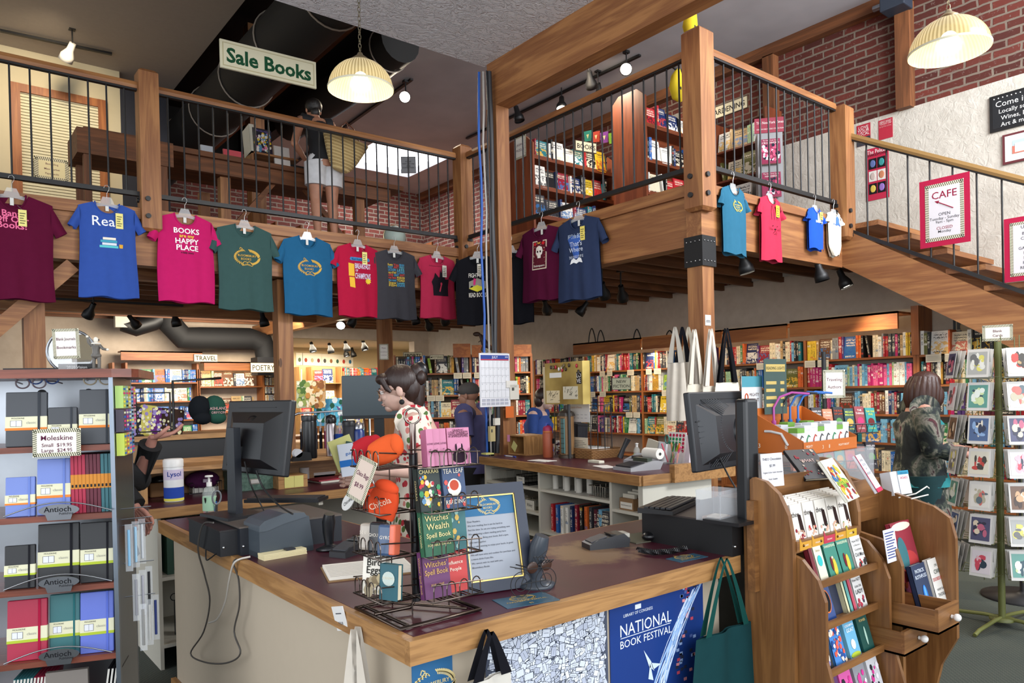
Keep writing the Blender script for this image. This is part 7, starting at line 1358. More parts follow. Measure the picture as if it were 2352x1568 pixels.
def shell(t,J,name,mat,top=1.0,sleeve=.5,length=0,fat=1.0,neck=0.0,hemw=1.15,sl_fat=1.0):
    k=J['k'];V=Vector;m=MB();a=J['pel'];c=J['che'];n=J['nk']
    m.tube([a-V((0,0,.02+length)),a,(a+c)/2,c,n-V((0,0,.045+neck))],[.16*k*fat*hemw,.152*k*fat,.13*k*fat,.148*k*fat,.095*k*fat],20)
    for s in (-1,1):
        sh,el,wr=J['sh%d'%s],J['el%d'%s],J['wr%d'%s];m.tube([V((s*.06,n.y,n.z-.04-neck)),sh+V((0,0,.008))],[.072*k,.074*k*max(1,sl_fat)],14)
        if sleeve<=1:e=sh.lerp(el,sleeve);m.tube([sh,sh.lerp(e,.6),e],[.066*k*sl_fat,.062*k*sl_fat,.054*k*sl_fat],14)
        else:e=el.lerp(wr,sleeve-1);m.tube([sh,el,e],[.066*k*sl_fat,.054*k*sl_fat,.048*k*sl_fat],14);m.ball(el,.053*k*sl_fat,12)
    return fuse(m,name,t,mat,.011,4)
def trousers(t,J,name,mat,to=1.9,r=1.15):
    k=J['k'];m=MB();m.ball(J['pel'],(.165*k,.13*k,.1*k),16)
    for s in (-1,1):
        hp,kn,an=J['hp%d'%s],J['kn%d'%s],J['an%d'%s]
        if to>1:m.tube([hp,kn,kn.lerp(an,to-1)],[.1*k*r,.072*k*r,.058*k*r],14)
        else:m.tube([hp,hp.lerp(kn,to)],[.105*k*r,.098*k*r],16)
    return fuse(m,name,t,mat,.012,3)
def hairdo(t,J,mat,shapes,tubes=()):
    m=MB();k=J['k']
    for c,r in shapes:m.ball(J['hq'](*c),tuple(v*k for v in r),16)
    for pts,r in tubes:m.tube([J['hq'](*p) for p in pts],[v*k for v in r],10)
    return fuse(m,'hair',t,mat,.0085,9)
flat('hair_brown','2c1a14',.45,0,2);flat('hair_auburn','3a1f16',.45,0,2);flat('hair_black','17120f',.5,0,2)
# the clerk in profile behind the counter
cp=up(980,1300,d=3.9);CM=T(cp.x,cp.y,0)@RZ(-122)
hp_=CM.inverted()@up(852,1078,d=3.45);el_=CM.inverted()@up(985,1082,d=3.62)
t,J=human(CM,'woman clerk in strawberry print dress, profile, looking down at books in hand',1.69,('skin_pale','c9a494'),((el_,hp_),((-.2,-.08,1.06),(-.1,-.34,1.08))),lean=(0,-.05,0),head=(.045,0),curl=.75,hands=((Vector((-.1,-1,.15)),(-1,0,.2)),None))
shell(t,J,'dress','strawberry_print',sleeve=.55,length=.12,fat=1.0,neck=.05,sl_fat=1.25);trousers(t,J,'trousers',flat('brown_trouser','3a2622'),1.9,1.15)
hairdo(t,J,'hair_brown',[((0,.03,.045),(.088,.098,.088)),((0,-.052,.072),(.07,.045,.032)),((.0,.07,.0),(.07,.06,.09)),((0,.115,.07),(.045,.04,.05)),((.02,.13,.04),(.035,.03,.04))],[([(.062,-.06,.07),(.074,-.045,.02),(.078,-.03,-.0)],[.016,.014,.008]),([(-.062,-.06,.07),(-.074,-.045,.02),(-.078,-.03,0)],[.016,.014,.008]),([(0,.1,.0),(.01,.09,-.08),(.015,.08,-.12)],[.045,.035,.015])])
hq=J['hq'];MB('gloss','151214').ball(hq(0,.135,.075),(.03,.045,.05),10).build('hair_claw',t)
g=thing('eyeglasses','thin gold eyeglasses worn by the clerk','glasses',CM);m=MB('metal','a08060')
for s in (-1,1):m.tube([hq(s*.032+.022*cos(a*pi/10),-.1+.008*abs(cos(a*pi/10)),.002+.02*sin(a*pi/10)) for a in range(20)],.0014,6,closed=True);m.tube([hq(s*.054,-.094,.008),hq(s*.08,.01,.01)],.0014,5)
m.tube([hq(-.01,-.101,.006),hq(.01,-.101,.006)],.0014,5);m.build('frame',g);e=thing('earring','round black drop earring worn by the clerk','earring',CM);MB('matte','0f0f10').ball(hq(.082,.012,-.06),.014,12).set('metal','c0a060').tube([hq(.08,.012,-.032),hq(.082,.012,-.05)],.0015,5).build('drop',e)
hw=CM@J['wr1']
for i,(c,lab,rz) in enumerate((('c8ccd4','white and blue booklet fanned in the clerk hand',20),('2a4a3a','dark green photo booklet under the white one',40),('c8c47a','yellow note sheet sticking up from the clerk hand',8))):
    bk(T(hw.x,hw.y,hw.z)@RZ(-38)@T(-.07-.012*i,-.05+.014*i,-.02+.03*(i==2))@RY(-28+rz),lab,.11,.15,.004,c,[('guide',.02,.7,'2a6ab0')] if i==0 else [],name='booklet',art=[lambda m,w_,h:m.set('paper','2a6ab0').box(-w_/2,-.0015,h*.3,w_/2,-.001,h*.5),dots(['8ab0a0','d8e0e0'],14,2),None][i])
# woman at the card spinner
wp=up(2118,1345,z=0);WM_=T(wp.x,wp.y,0)@RZ(36)
t,J=human(WM_,'woman with brown bob in dark floral kimono over teal top at card spinner',1.62,('skin_tan','b88674'),(((.23,-.05,1.06),(.14,-.26,1.02)),((-.25,-.02,1.05),(-.16,-.28,1.0))),head=(.02,26),curl=.6)
shell(t,J,'teal_top',flat('teal_knit','1f7c80'),sleeve=.3,length=.1,fat=1.14,neck=.02,hemw=1.2);o=shell(t,J,'kimono','dark_floral',sleeve=1.45,length=.42,fat=1.24,neck=.0,hemw=1.2,sl_fat=1.45)
m_=o.data;bm=bmesh.new();bm.from_mesh(m_);bmesh.ops.delete(bm,geom=[v for v in bm.verts if v.co.y<-.05 and abs(v.co.x)<.075+.04*(1.3-v.co.z)],context='VERTS');bm.to_mesh(m_);bm.free()
trousers(t,J,'skirt',flat('teal_skirt','123c40'),1.6,1.5);hairdo(t,J,'hair_auburn',[((0,.02,.04),(.1,.112,.09)),((0,.045,-.05),(.108,.1,.11)),((.075,.0,-.06),(.04,.075,.1)),((-.075,.0,-.06),(.04,.075,.1)),((0,-.062,.07),(.068,.034,.03))],[([(.07*cos(q*pi/9),.02+.08*sin(q*pi/9),.07),(.095*cos(q*pi/9),.03+.1*sin(q*pi/9),.0),(.1*cos(q*pi/9),.035+.1*sin(q*pi/9),-.09),(.09*cos(q*pi/9),.03+.09*sin(q*pi/9),-.155)],[.03,.034,.032,.02]) for q in range(-1,11)])
for s in (-1,1):a=J['an%d'%s];MB('gloss','6a1424').tube([a+Vector((0,.05,-.06)),a+Vector((0,-.04,-.062)),a+Vector((0,-.17,-.075))],[.036,.042,.026],12).build('shoe',t)
hw=WM_@J['wr-1'];tag(MB('paper','c8c4bc').box(-.06,-.05,0,.06,.05,.003).build('held_card',None,T(*(hw+Vector((.12,-.08,.03))))@RZ(10)),'greeting card held in the hand of the woman in kimono','card')
# woman upstairs seen from behind, with straw basket
ux=up(748,500,y=7.12);UM=T(ux.x,7.14,ZM)@RZ(176)
t,J=human(UM,'woman upstairs seen from behind in black tank top and white shorts',1.6,('skin_tanned','b07c62'),(((.3,.0,1.0),(.12,-.22,.93)),((-.27,-.05,1.02),(-.36,-.3,.96))),lean=(.03,-.1,-.03),head=(.05,0))
shell(t,J,'tank_top',flat('black_top','17171b'),sleeve=.02,length=0,fat=.98,neck=.0,sl_fat=.8,hemw=1);trousers(t,J,'white_shorts',flat('white_denim','cfcfd2',.85,0,1),.62,1.15);hairdo(t,J,'hair_black',[((0,.03,.04),(.09,.1,.09)),((.01,.08,.04),(.06,.05,.06)),((0,.06,-.04),(.05,.05,.06))])
t=thing('straw_basket_bag','woven straw market basket slung on the upstairs woman','bag',UM@T(-.1,.2,.74)@RY(-12)@SC(.92));m=MB('matte','b79a62');n_=22
for i in range(n_):f=i/(n_-1);r=.06+.13*f**.7;m.set(col='cdb682' if i%2 else 'ab9262').tube([(r*1.35*cos(a*pi/16),r*.62*sin(a*pi/16),f*.33+.03*abs(cos(a*pi/16))**2*f) for a in range(32)],.0095,5,closed=True)
m.ball((0,0,.01),(.1,.05,.02),14);m.build('woven_body',t)
for s in (-1,1):MB('satin','6a3a24').tube([(-.12,s*.1,.34),(-.08,s*.06-.1,.52),(-.02,-.16,.62),(.06,s*.06-.1,.5),(.1,s*.1,.34)],.007,8).build('handle',t)
# person in purple tee and cap behind the calendar post
pp=up(1092,1300,d=6.9);PM=T(pp.x,pp.y,0)@RZ(-150)
t,J=human(PM,'person in purple t-shirt and grey cap facing away behind the post',1.63,('skin_tan2','a87a64'),(((.24,.06,1.08),(.2,-.12,.96)),()),fem=False)
shell(t,J,'t_shirt',flat('purple_tee','4a4872'),sleeve=.8,length=.08,fat=1.12,hemw=1.05,sl_fat=1.3);trousers(t,J,'trousers',flat('black_cloth','141416'),1.95,1.2);hairdo(t,J,flat('grey_cap','4e4a48'),[((0,.01,.055),(.092,.105,.075)),((0,-.1,.04),(.06,.05,.012))])
tag(MB('cloth','1c2228').ball((0,0,0),(.14,.09,.22),16).tube([(-.1,-.1,.2),(-.1,-.2,.1),(-.08,-.1,-.15)],.02,8).build('backpack',None,PM@T(-.1,.2,1.12)),'dark backpack on the person in purple','backpack')
# shopper in the room beyond
bp=up(806,1000,d=11.5);BMx=T(bp.x,bp.y,0)@RZ(140);t,J=human(BMx,'shopper in olive tank top with black strap in room beyond',1.6,('skin_tan2','a87a64'))
shell(t,J,'tank_top',flat('olive_top','7a7850'),sleeve=.03,fat=1.02,sl_fat=.8);trousers(t,J,'trousers','black_cloth',1.9);hairdo(t,J,'hair_black',[((0,.03,.03),(.09,.1,.1)),((0,.06,-.03),(.07,.06,.07))]);tag(MB('cloth','111113').tube([(-.16,.13,1.38),(-.02,.16,1.2),(.15,.12,1.0)],.018,6).build('bag_strap',None,BMx),'black bag strap across the olive tank top shopper','strap')
# browser bending behind the magnet board
fp=up(1243,1250,d=7.6);FM_=T(fp.x,fp.y,0)@RZ(30);t,J=human(FM_,'browser in blue shirt with glasses, mostly hidden behind the magnet board',1.58,('skin_pale','c9a494'),head=(.05,10))
shell(t,J,'blue_shirt',flat('blue_cotton','1f3f80'),sleeve=.7,length=.05,fat=1.1);trousers(t,J,'trousers','black_cloth',1.9);hairdo(t,J,'hair_brown',[((0,.03,.04),(.092,.1,.09)),((0,.06,-.02),(.08,.06,.08)),((0,-.055,.072),(.07,.04,.03))])
# person behind the journal rack reaching to the right
rp=up(292,1555,z=0);RM_=T(rp.x-.2,rp.y-.34,0)@RZ(40);hh=RM_.inverted()@up(352,1004,d=3.9);ee=RM_.inverted()@up(318,1100,d=4.0)
t,J=human(RM_,'person in black sleeves and clogs gesturing from behind the journal rack',1.62,('skin_rose','b88272'),(((.22,.02,1.06),(.2,-.1,.95)),(ee,hh)),curl=.3,hands=(None,(up(415,990,d=3.85)-up(352,1004,d=3.9),(0,0,1))))
shell(t,J,'black_jacket','black_cloth',sleeve=1.82,length=.12,fat=1.15,sl_fat=1.25);trousers(t,J,'trousers',flat('maroon_cloth','351018'),1.55,1.25);hairdo(t,J,'hair_brown',[((0,.03,.04),(.092,.1,.09)),((0,.05,-.03),(.08,.07,.09))])
for s in (-1,1):a=J['an%d'%s];MB('plastic','a89878').tube([a+Vector((0,.07,-.055)),a+Vector((0,0,-.05)),a+Vector((0,-.1,-.06)),a+Vector((0,-.17,-.07))],[.035,.045,.045,.03],14).build('clog',t)
# ================================================================ lamps
t_=NT('ribbed_glass');co=t_.node('ShaderNodeTexCoord');sx=t_.node('ShaderNodeSeparateXYZ');t_.link(co.outputs['Object'],sx.inputs[0]);an=t_.math('ARCTAN2',sx.outputs[1],sx.outputs[0]);rb_=t_.math('MULTIPLY_ADD',t_.math('SINE',t_.math('MULTIPLY',an,60)),.5,.5)
t_.b.inputs['Base Color'].default_value=(*lin('8f7f55'),1);t_.b.inputs['Emission Color'].default_value=(*lin('fff0c4'),1);t_.link(t_.math('MULTIPLY_ADD',rb_,.25,.02),t_.b.inputs['Emission Strength']);t_.b.inputs['Alpha'].default_value=.9;t_.b.inputs['Roughness'].default_value=.2;MATS['ribbed_glass']=t_.m
def pendant(px,py,d,r,lab,ztop=4.42):
    p=up(px,py,d=d);t=thing('pendant_lamp',lab,'lamp',T(p.x,p.y,p.z));pr=[(r*cos(a*pi/20),r*.92*sin(a*pi/20)) for a in range(9)]+[(r*.22,r*.92)]
    MB('ribbed_glass').lathe(pr,64,cap=False).build('shade',t);MB('plastic','cfc9b0').lathe([(r*1.01,0),(r*1.02,.012),(r,.014)],48,cap=False).build('rim',t);MB('metal','a89878').lathe([(r*.27,r*.88),(r*.27,r*.95),(r*.1,r*1.08),(.014,r*1.15)],24).build('cap',t);m=MB('metal','8a8068');z=r*1.15;i=0
    while p.z+z<ztop:m.tube([(.009*cos(a*pi/5)*(i%2),.009*cos(a*pi/5)*(1-i%2),z+.016+.018*sin(a*pi/5)) for a in range(10)],.0022,5,closed=True);z+=.028;i+=1
    m.build('chain',t);MB('lens').ball((0,0,r*.34),.045,14).build('bulb',t);lamp('pendant_bulb_light','POINT',(p.x,p.y,p.z-.1),14,WARM,.08)
pendant(829,207,4.6,.2,'ribbed glass dome pendant lamp hanging at the upper left');pendant(2180,120,4.05,.2,'ribbed glass dome pendant lamp before the brick wall',5.4)
def spot(px,py,z,on,lab,aim=(0,.3,-1),big=1.0,w_=55,white=False,power=True,up_=.16):
    p=up(px,py,z=z);t=thing('track_light',lab,'spotlight',T(*p),'track lights' if 0 else None);a=Vector(aim).normalized();c='c8c4bc' if white else '0f0f11';r=.055*big
    q=(a.to_track_quat('Z','Y').to_matrix().to_4x4());MB('satin',c).lathe([(r*.45,-.13*big),(r*.5,-.07*big),(r*.95,-.02*big),(r,.03*big),(r*.92,.03*big)],18,q,cap=False).lathe([(0,-.131*big),(r*.45,-.13*big)],18,q,cap=False).build('shade',t);MB('lens' if on else 'matte','202022').lathe([(0,.012*big),(r*.9,.016*big)],18,q,cap=False).build('lens',t.children[0])
    b=-a*.12*big;MB('satin','0f0f11').tube([b,b+Vector((0,0,up_))],.008,6).box(b.x-.03,b.y-.03,b.z+up_-.01,b.x+.03,b.y+.03,b.z+up_+.02).build('bracket',t)
    if on and power:lamp('track_spot','SPOT',p+a*.05,w_,WARM,.05,p+a*2,95,.8)
A1,A2,A3=(-.3,.6,-.8),(.6,.4,-.7),(.15,-.2,-1)
for px,py,on,lab,aim in ((203,722,1,'lit black track light above the Blank Journals sign',A1),(312,745,0,'dark track light before the far wall vent',A2),(405,742,0,'dark track light over the black duct',A3),(636,692,1,'lit track light beside the green grey shirt hem',A3),(607,742,0,'dark track light left of the oak post',A3),(783,746,1,'bare glowing track light under the crimson shirt',(-.5,-.7,-.4)),(808,742,0,'dark track light just right of the glowing one',A1),(918,728,0,'dark track light right of the grey shirt',A2),(955,738,0,'dark track light in the cluster under the rose shirt',A3),(986,750,0,'lowest dark track light of the cluster',A2),(1022,738,1,'lit track light under the rose shirt',A2),(1065,704,0,'large dark track light left of the black shirt',A1),(1262,674,1,'glowing track light peeking below the maroon shirt',(-.6,-.5,-.5)),(1256,712,0,'dark track light under the maroon shirt',A2),(1333,716,1,'lit track light under the navy shirt',A1),(1388,676,0,'dark track light right of the navy shirt',A2),(1430,682,0,'dark track light second right of the navy shirt',A2),(1714,618,1,'lit black track light under the small teal shirt',A3),(1887,637,0,'dark track light left of the square floodlight',A3),(1942,652,1,'lit square floodlight near the stairs',(.1,-.3,-.8))):spot(px,py,2.5,on,lab,aim,1.15,power=px not in (783,1262))
for px,py,on,lab,aim in ((153,132,0,'white track light upstairs over the blinds window',A1),(930,222,1,'glowing track light on the high grey ceiling',(-.5,-.7,-.5)),(1290,246,1,'glowing track light above the puzzle shelves',(-.3,-.3,-.9)),(1358,195,0,'dark track light on the diagonal upstairs track',A2),(1378,222,0,'dark lower track light on the diagonal track',A2),(1438,158,1,'brightest track light at the end of the diagonal track',(-.6,-.5,-.5)),(1192,272,0,'dark track light at the near end of the diagonal track',A3)):spot(px,py,5.22,on,lab,aim,1.3,45,px<200)
def track(a,b,z,lab):m=MB('satin','0e0e10');m.bar(up(*a,z=z),up(*b,z=z),.04,.025);tag(m.build('light_track'),lab,'light track')
track((0,70),(257,124),5.47,'black ceiling light track at the upper left');track((946,182),(600,430),5.47,'black ceiling track over the upstairs woman');track((1072,318),(1470,127),5.47,'long black ceiling track above the puzzle shelves');track((110,685),(420,702),2.7,'black light track under the mezzanine joists at left')
for i,(px,py,on) in enumerate(((719,804,1),(760,806,0),(797,802,0),(838,800,1),(720,820,0),(778,818,0),(796,815,1),(812,815,0))):spot(px,py,2.48,on,f"{['leftmost lit', 'second dark', 'centre dark', 'rightmost lit', 'low left dark', 'low middle dark', 'low lit', 'low right dark'][i]} track light in the room beyond",A3,1.3,power=i in (0,3),w_=40,up_=.1)
lamp('back_room_light','AREA',(6.6,14.5,2.6),150,(1,.88,.68),2.2,(6.6,14.5,0));lamp('far_bay_light','AREA',(3.3,10.4,2.5),60,(1,.9,.75),2.0,(3.5,12.4,1.3),sy=.5)
lamp('shelf_valance_light','AREA',(7.42,6.5,1.99),34,WARM,.15,(7.6,6.5,0),sy=8)
# ================================================================ upstairs furniture
def P3(px,py,z):return up(px,py,z=z)
t=thing('drafting_table','long dark worn wooden table upstairs behind the railing','table',(1.95,7.5,ZM));Lx=2.5
MB('fir_dark_x').box(-.1,0,.82,Lx,1.0,.87).build('tabletop',t);MB('fir_dark_x').box(.1,.05,.68,Lx-.15,.1,.82).build('apron',t)
for x in (.45,1.95):MB('fir_z').box(x,.12,0,x+.1,.22,.68).build('leg',t);MB('fir_z').box(x,.8,0,x+.1,.9,.68).build('leg',t)
MB('fir_dark_x').bar((.5,.15,.1),(1.0,.15,.7),.05).build('brace',t);MB('fir_dark_x').bar((1.9,.15,.1),(1.35,.15,.7),.05).build('brace',t)
t=thing('crate_desk','old wooden crate desk on thin legs behind the left railing','desk',(1.1,7.3,ZM));MB('fir_dark_x').box(0,0,.6,.78,.5,.82).box(.1,.3,.82,.6,.5,.93).build('crate',t)
for x in (.05,.67):MB('fir_dark_z').box(x,.02,0,x+.06,.08,.6).build('leg',t);MB('fir_dark_z').box(x,.4,0,x+.06,.46,.6).build('leg',t)
TZ2=ZM+.871
for i,(px,c,w_,h,d,face,lab) in enumerate(((450,'d0d0d4',.3,.03,.2,0,'white book lying flat on the upstairs table left end'),(470,'b8bcc4',.12,.1,.03,1,'pale open booklet standing on the upstairs table'),(530,'c8505a',.2,.1,.02,1,'coral red card standing on the upstairs table'),(560,'24344a',.36,.025,.2,0,'navy edged big book lying on the table edge'),(598,'1e1a2a',.2,.27,.02,1,'dark book We Are Here face-out on the table stand'),(575,'c8c4b4',.05,.3,.2,1,'upright cream board left of the We Are Here book'),(642,'d4d0cc',.17,.24,.02,1,'white book with black marks standing on the table'),(700,'121214',.4,.06,.25,0,'heap of black cloth on the table by the woman'),(830,'3a3a40',.4,.04,.2,0,'dark flat books at the right of the upstairs table'),(900,'9a2a30',.1,.03,.1,0,'small red box at the right table end'))):
    x=up(px,330,y=7.7).x;z=TZ2+(.12 if lab.startswith(('dark book','upright')) else 0);m=MB()
    if face:covered(m,w_,h,d,c,[('WE ARE HERE',.022,.9,'7a6ab0')] if i==4 else [],art=dots(['d8b83a','d87a9a','d8d4d0','5a8ab0'],70,3,.08,.8,.012) if i==4 else None)
    else:m.set('satin',c).box(-w_/2,0,0,w_/2,d,h,bev=.004)
    tag(m.build('display_book',None,T(x,7.62,z)@RX(-8 if face else 0)),lab,'book')
tag(MB('fir_x').box(0,0,0,.5,.25,.02).box(0,0,0,.02,.25,.12).box(.0,0,.1,.5,.25,.12).build('book_riser',None,T(up(570,330,y=7.7).x,7.6,TZ2)),'small wooden riser on the upstairs table','stand')
for i,(px,w_,lab) in enumerate(((470,.5,'low bookshelf under the table, left part'),(600,.6,'low bookshelf under the table, middle'),(790,.8,'low bookshelf under the table, right part'))):
    x=up(px,480,y=10.5).x;M=T(x,10.5,ZM);bookcase(lab,M,[0,w_,w_*2],[.12,.45,.8],.28,1.0);[fill(M,.03+w_*j,w_*(j+1)-.03,z,'behind the upstairs table','art books upstairs',seed=i*9+j*3+int(z*10),face=.5,hr=(.2,.27),maxh=.3,fw=(.15,.22)) for j in (0,1) for z in (.12,.45)]
t=thing('globe','pale desk globe behind the railing above the dark grey shirt','globe',T(*up(906,545,y=7.4)));MB('satin','a8b8b0').ball((0,0,0),.13,20).build('sphere',t);MB('metal','c8b890').tube([(.14*cos(a*pi/12),0,.14*sin(a*pi/12)) for a in range(24)],.005,6,closed=True).build('meridian',t);MB('satin','3a2a20').lathe([(.08,-.2),(.02,-.18),(.015,-.13)],16).build('foot',t)
# cherry bookcases upstairs
def upcase(px,py,zt,w_,dd,lab,zr,where,**k):
    p=up(px,py,z=zt);M=T(p.x,p.y,ZM);h=zt-ZM;t=thing('bookcase',lab,'bookcase',M)
    for x in (0,w_-.03):MB('cherry_z').prism([(0,0),(dd,0),(dd,h-.08),(dd-.1,h),(.12,h),(0,h-.1)],x,x+.03,'x').build('side_panel',t)
    for z in zr:MB('cherry_x').box(.03,.01,z-.025,w_-.03,dd/2,z).box(.03,.01,z,w_-.03,.025,z+.02).build('shelf',t);fill(M,.05,w_-.04,z+.001,where,'books upstairs',seed=px+int(z*10),face=.4,hr=(.18,.26),maxh=.27,fw=(.14,.2),**k)
    MB('cherry_x').box(.03,dd/2,0,w_-.03,dd/2+.02,h-.1).build('back_panel',t)
    return M
upcase(1222,305,4.45,1.35,.5,'cherry puzzle bookcase upstairs behind the side railing',[.12,.45,.78,1.12],'puzzle bookcase upstairs',pal=['yellow','white','red','charcoal','navy','black','teal','crimson'])
M2=upcase(1480,196,4.95,1.2,.5,'tall cherry bookcase upstairs beside the big corner newel',[.3,.68,1.05,1.45],'tall cherry bookcase upstairs',pal=['white','red','black','blue','tan','cream','navy'])
gy=up(1760,300,x=7.5).y;MG2=T(7.5,up(1640,300,x=7.5).y,ZM)@RZ(-90);gw=up(1640,300,x=7.5).y-gy;t=bookcase('gardening bookcase against the brick wall upstairs',MG2,[0,gw],[.2,.55,.9,1.25],.3,1.6,mat='cherry')
for z in (.2,.55,.9,1.25):fill(MG2,.03,gw-.03,z,'gardening bookcase upstairs','gardening books',seed=int(z*77),face=.6,hr=(.2,.27),maxh=.3,pal=['pale green','olive','cream','yellow','green','white','tan'],fw=(.17,.24))
def plate(M,w_,h,txt,lab,k=.05,bg='d6cba8',ink='2a2420',rows=None,edge='4a3a28',name='section_sign',bold=.01):
    m=MB('satin',edge).box(-w_/2,0,-h/2,w_/2,.02,h/2);m.set(col=bg).box(-w_/2+.006,-.002,-h/2+.006,w_/2-.006,.0,h/2-.006)
    for i,s in enumerate(rows or [txt]):n=len(rows or [1]);m.set('paper',ink).text(s,k,T(0,-.003,(n-1)*k*.55-i*k*1.1),width=w_*.88,bold=bold)
    return tag(m.build(name,None,M),lab,'sign')
def fac(px,py,d=None,ang=0,**k):p=up(px,py,d=d) if d else up(px,py,**k);return T(*p)@RZ(ang)
plate(MG2@T(.2,-.02,1.72),.55,.14,'GARDENING','cream Gardening sign upstairs, cut off by the newel',.09)
plate(fac(473,822,y=12.05),.36,.12,'TRAVEL','cream Travel sign over the travel bookcase',.1);plate(fac(605,844,y=11.4),.4,.15,'POETRY','cream Poetry sign hanging left of the oak post',.12);plate(fac(948,817,y=9.4,ang=-20),.28,.11,'SPORTS','cream Sports sign on the case behind the clerk',.085);plate(fac(1003,820,d=9.4,ang=-38),.18,.06,'MYSTERIES','small Mysteries sign on the corner bookcases',.04);plate(fac(1118,806,d=9.3,ang=-38),.14,.08,'SCI-FI','sign beginning SC beside the blue cables',.06)
plate(fac(1427,881,d=7.9,ang=-50),.2,.13,'','rounded grey New Fiction sign hanging before shelves',.045,'a8a488','3a3a30',['NEW','FICTION'],'3a3a34')
m=MB('satin','d6d0b4').box(-.42,0,-.12,.42,.02,.12).set(col='b8ae88').box(-.4,-.002,-.1,.4,0,.1).set(col='d8d2b6').box(-.392,-.003,-.092,.392,-.001,.092).set('paper','1c4a30').text('Sale Books',.17,T(0,-.004,.0),width=.74,bold=.03);sp_=up(620,148,z=4.45);tag(m.build('sale_sign',None,T(*sp_)@RZ(-3)),'cream Sale Books sign with green lettering hung upstairs','sign');lamp('upper_track_fill','SPOT',(6.0,6.2,5.3),90,WARM,.1,(7.8,6.5,3.9),120,.9);lamp('upstairs_left_light','SPOT',(1.2,8.4,5.3),60,WARM,.1,(1.0,9.9,4.2),120,.9)
plate(fac(1346,337,x=6.2,ang=-10),.3,.12,'BOOKS','cream Books sign upstairs behind the puzzle case',.08)
for i,c in enumerate(('3a8a78','b84a3a','8a4a9a','7aa83a','c8843a')):p=up(1350+i*19,312+i*1.5,x=7.3);tag(MB('paper',c).add([(-.06,0,.07),(.06,0,.07),(.05,0,-.08),(-.05,0,-.07)],[(0,1,2,3)]).set(col='e0d8a0').add([(-.02,-.002,.02),(.02,-.002,.02),(.0,-.002,-.04)],[(0,1,2)]).build('paper_flag',None,T(*p)@RZ(-70)),f"{['sea green', 'orange red', 'violet', 'leaf green', 'amber'][i]} paper flag of the garland before the brick wall",'flag')
stripesign(fac(1195,340,x=up(1222,305,z=4.45).x-.01,ang=-90)@T(0,0,-.12),.2,.26,[('JIGSAW',.035,.62),('PUZZLES',.035,.38)],'striped Jigsaw Puzzles sign on the cherry case end')
# puzzle book spinner, iron shelf
p=up(1768,290,z=4.35);M=T(p.x,p.y,ZM)@RZ(-50);t=thing('puzzle_book_stand','grey and red crossword puzzle book stand by the railing','rack',M);MB('satin','8a8a8c').box(-.13,0,0,.13,.2,1.2).build('panel',t);MB('satin','8a1a34').box(-.16,-.01,1.2,.16,.0,1.36).set('paper','e8dcd8').text('The New York Times',.04,T(0,-.012,1.31),width=.28).text('CROSSWORD PUZZLE COLLECTION',.02,T(0,-.012,1.24),width=.28).build('header',t)
for i in range(3):bk(M@T(0,-.06,.85-i*.36)@RX(-8),f"{['top', 'middle', 'lower'][i]} magenta crossword puzzle book on the red-headed stand",.2,.28,.02,'8a1a44',[('The New York Times',.018,.94,'e8dcd8'),(['CROSSWORD','HARDEST','PUZZLES'][i],.03,.84,'e8dcd8')],art=dots(['d8d4d8','2a2a3a','c85a7a'],50,i,.1,.75,.012))
p=up(1880,300,z=4.4);t=thing('iron_shelf','black scrolled wrought iron shelf at the top of the stairs','shelf',T(p.x+.2,p.y,ZM)@RZ(-70));m=MB('satin','0f0f11')
for x in (-.2,.2):
    for y in (0,.25):m.tube([(x,y,0),(x,y,1.35)],.008,6)
for z in (.15,.55,.95):m.box(-.2,0,z,.2,.25,z+.01)
for z in (.3,.7,1.1):m.tube([(-.2+.05*cos(a*.5)*a/12,-.005,z+.06*sin(a*.5)*a/12) for a in range(16)],.004,5)
m.tube([(-.2,0,1.35),(-.1,0,1.42),(0,0,1.45),(.1,0,1.42),(.2,0,1.35)],.006,6).build('frame',t);bk(T(p.x+.2,p.y,ZM+.961)@RZ(-70),'small framed book with black tree on the iron shelf',.16,.2,.02,'5a8a9a',[],art=multi(blob('d8c8a0',0,.5,.4,.4),blob('15151a',0,.5,.28,.25,.0016)))
# yellow hanging figures by the corner newel
for px,py,d,lab in ((1590,55,5.9,'yellow stuffed fish ornament perched above the tall corner newel'),(1558,195,6.3,'yellow banana shaped cloth figure hanging left of the corner newel')):
    t=thing('hanging_figure',lab,'ornament',fac(px,py,d));MB('cloth','c8b02c').tube([(0,0,.13),(-.02,0,.06),(-.03,0,-.02),(-.01,0,-.1),(.03,0,-.13)],[.02,.05,.06,.05,.02],12).ball((.05,.02,-.02),(.03,.02,.1),10).build('body',t);MB('matte','101010').ball((-.03,-.05,-.04),(.016,.006,.028),8).build('spot',t);MB('matte','101010').tube([(-.08,0,.14),(0,0,.12),(.09,0,.15)],.012,6).build('tie',t)
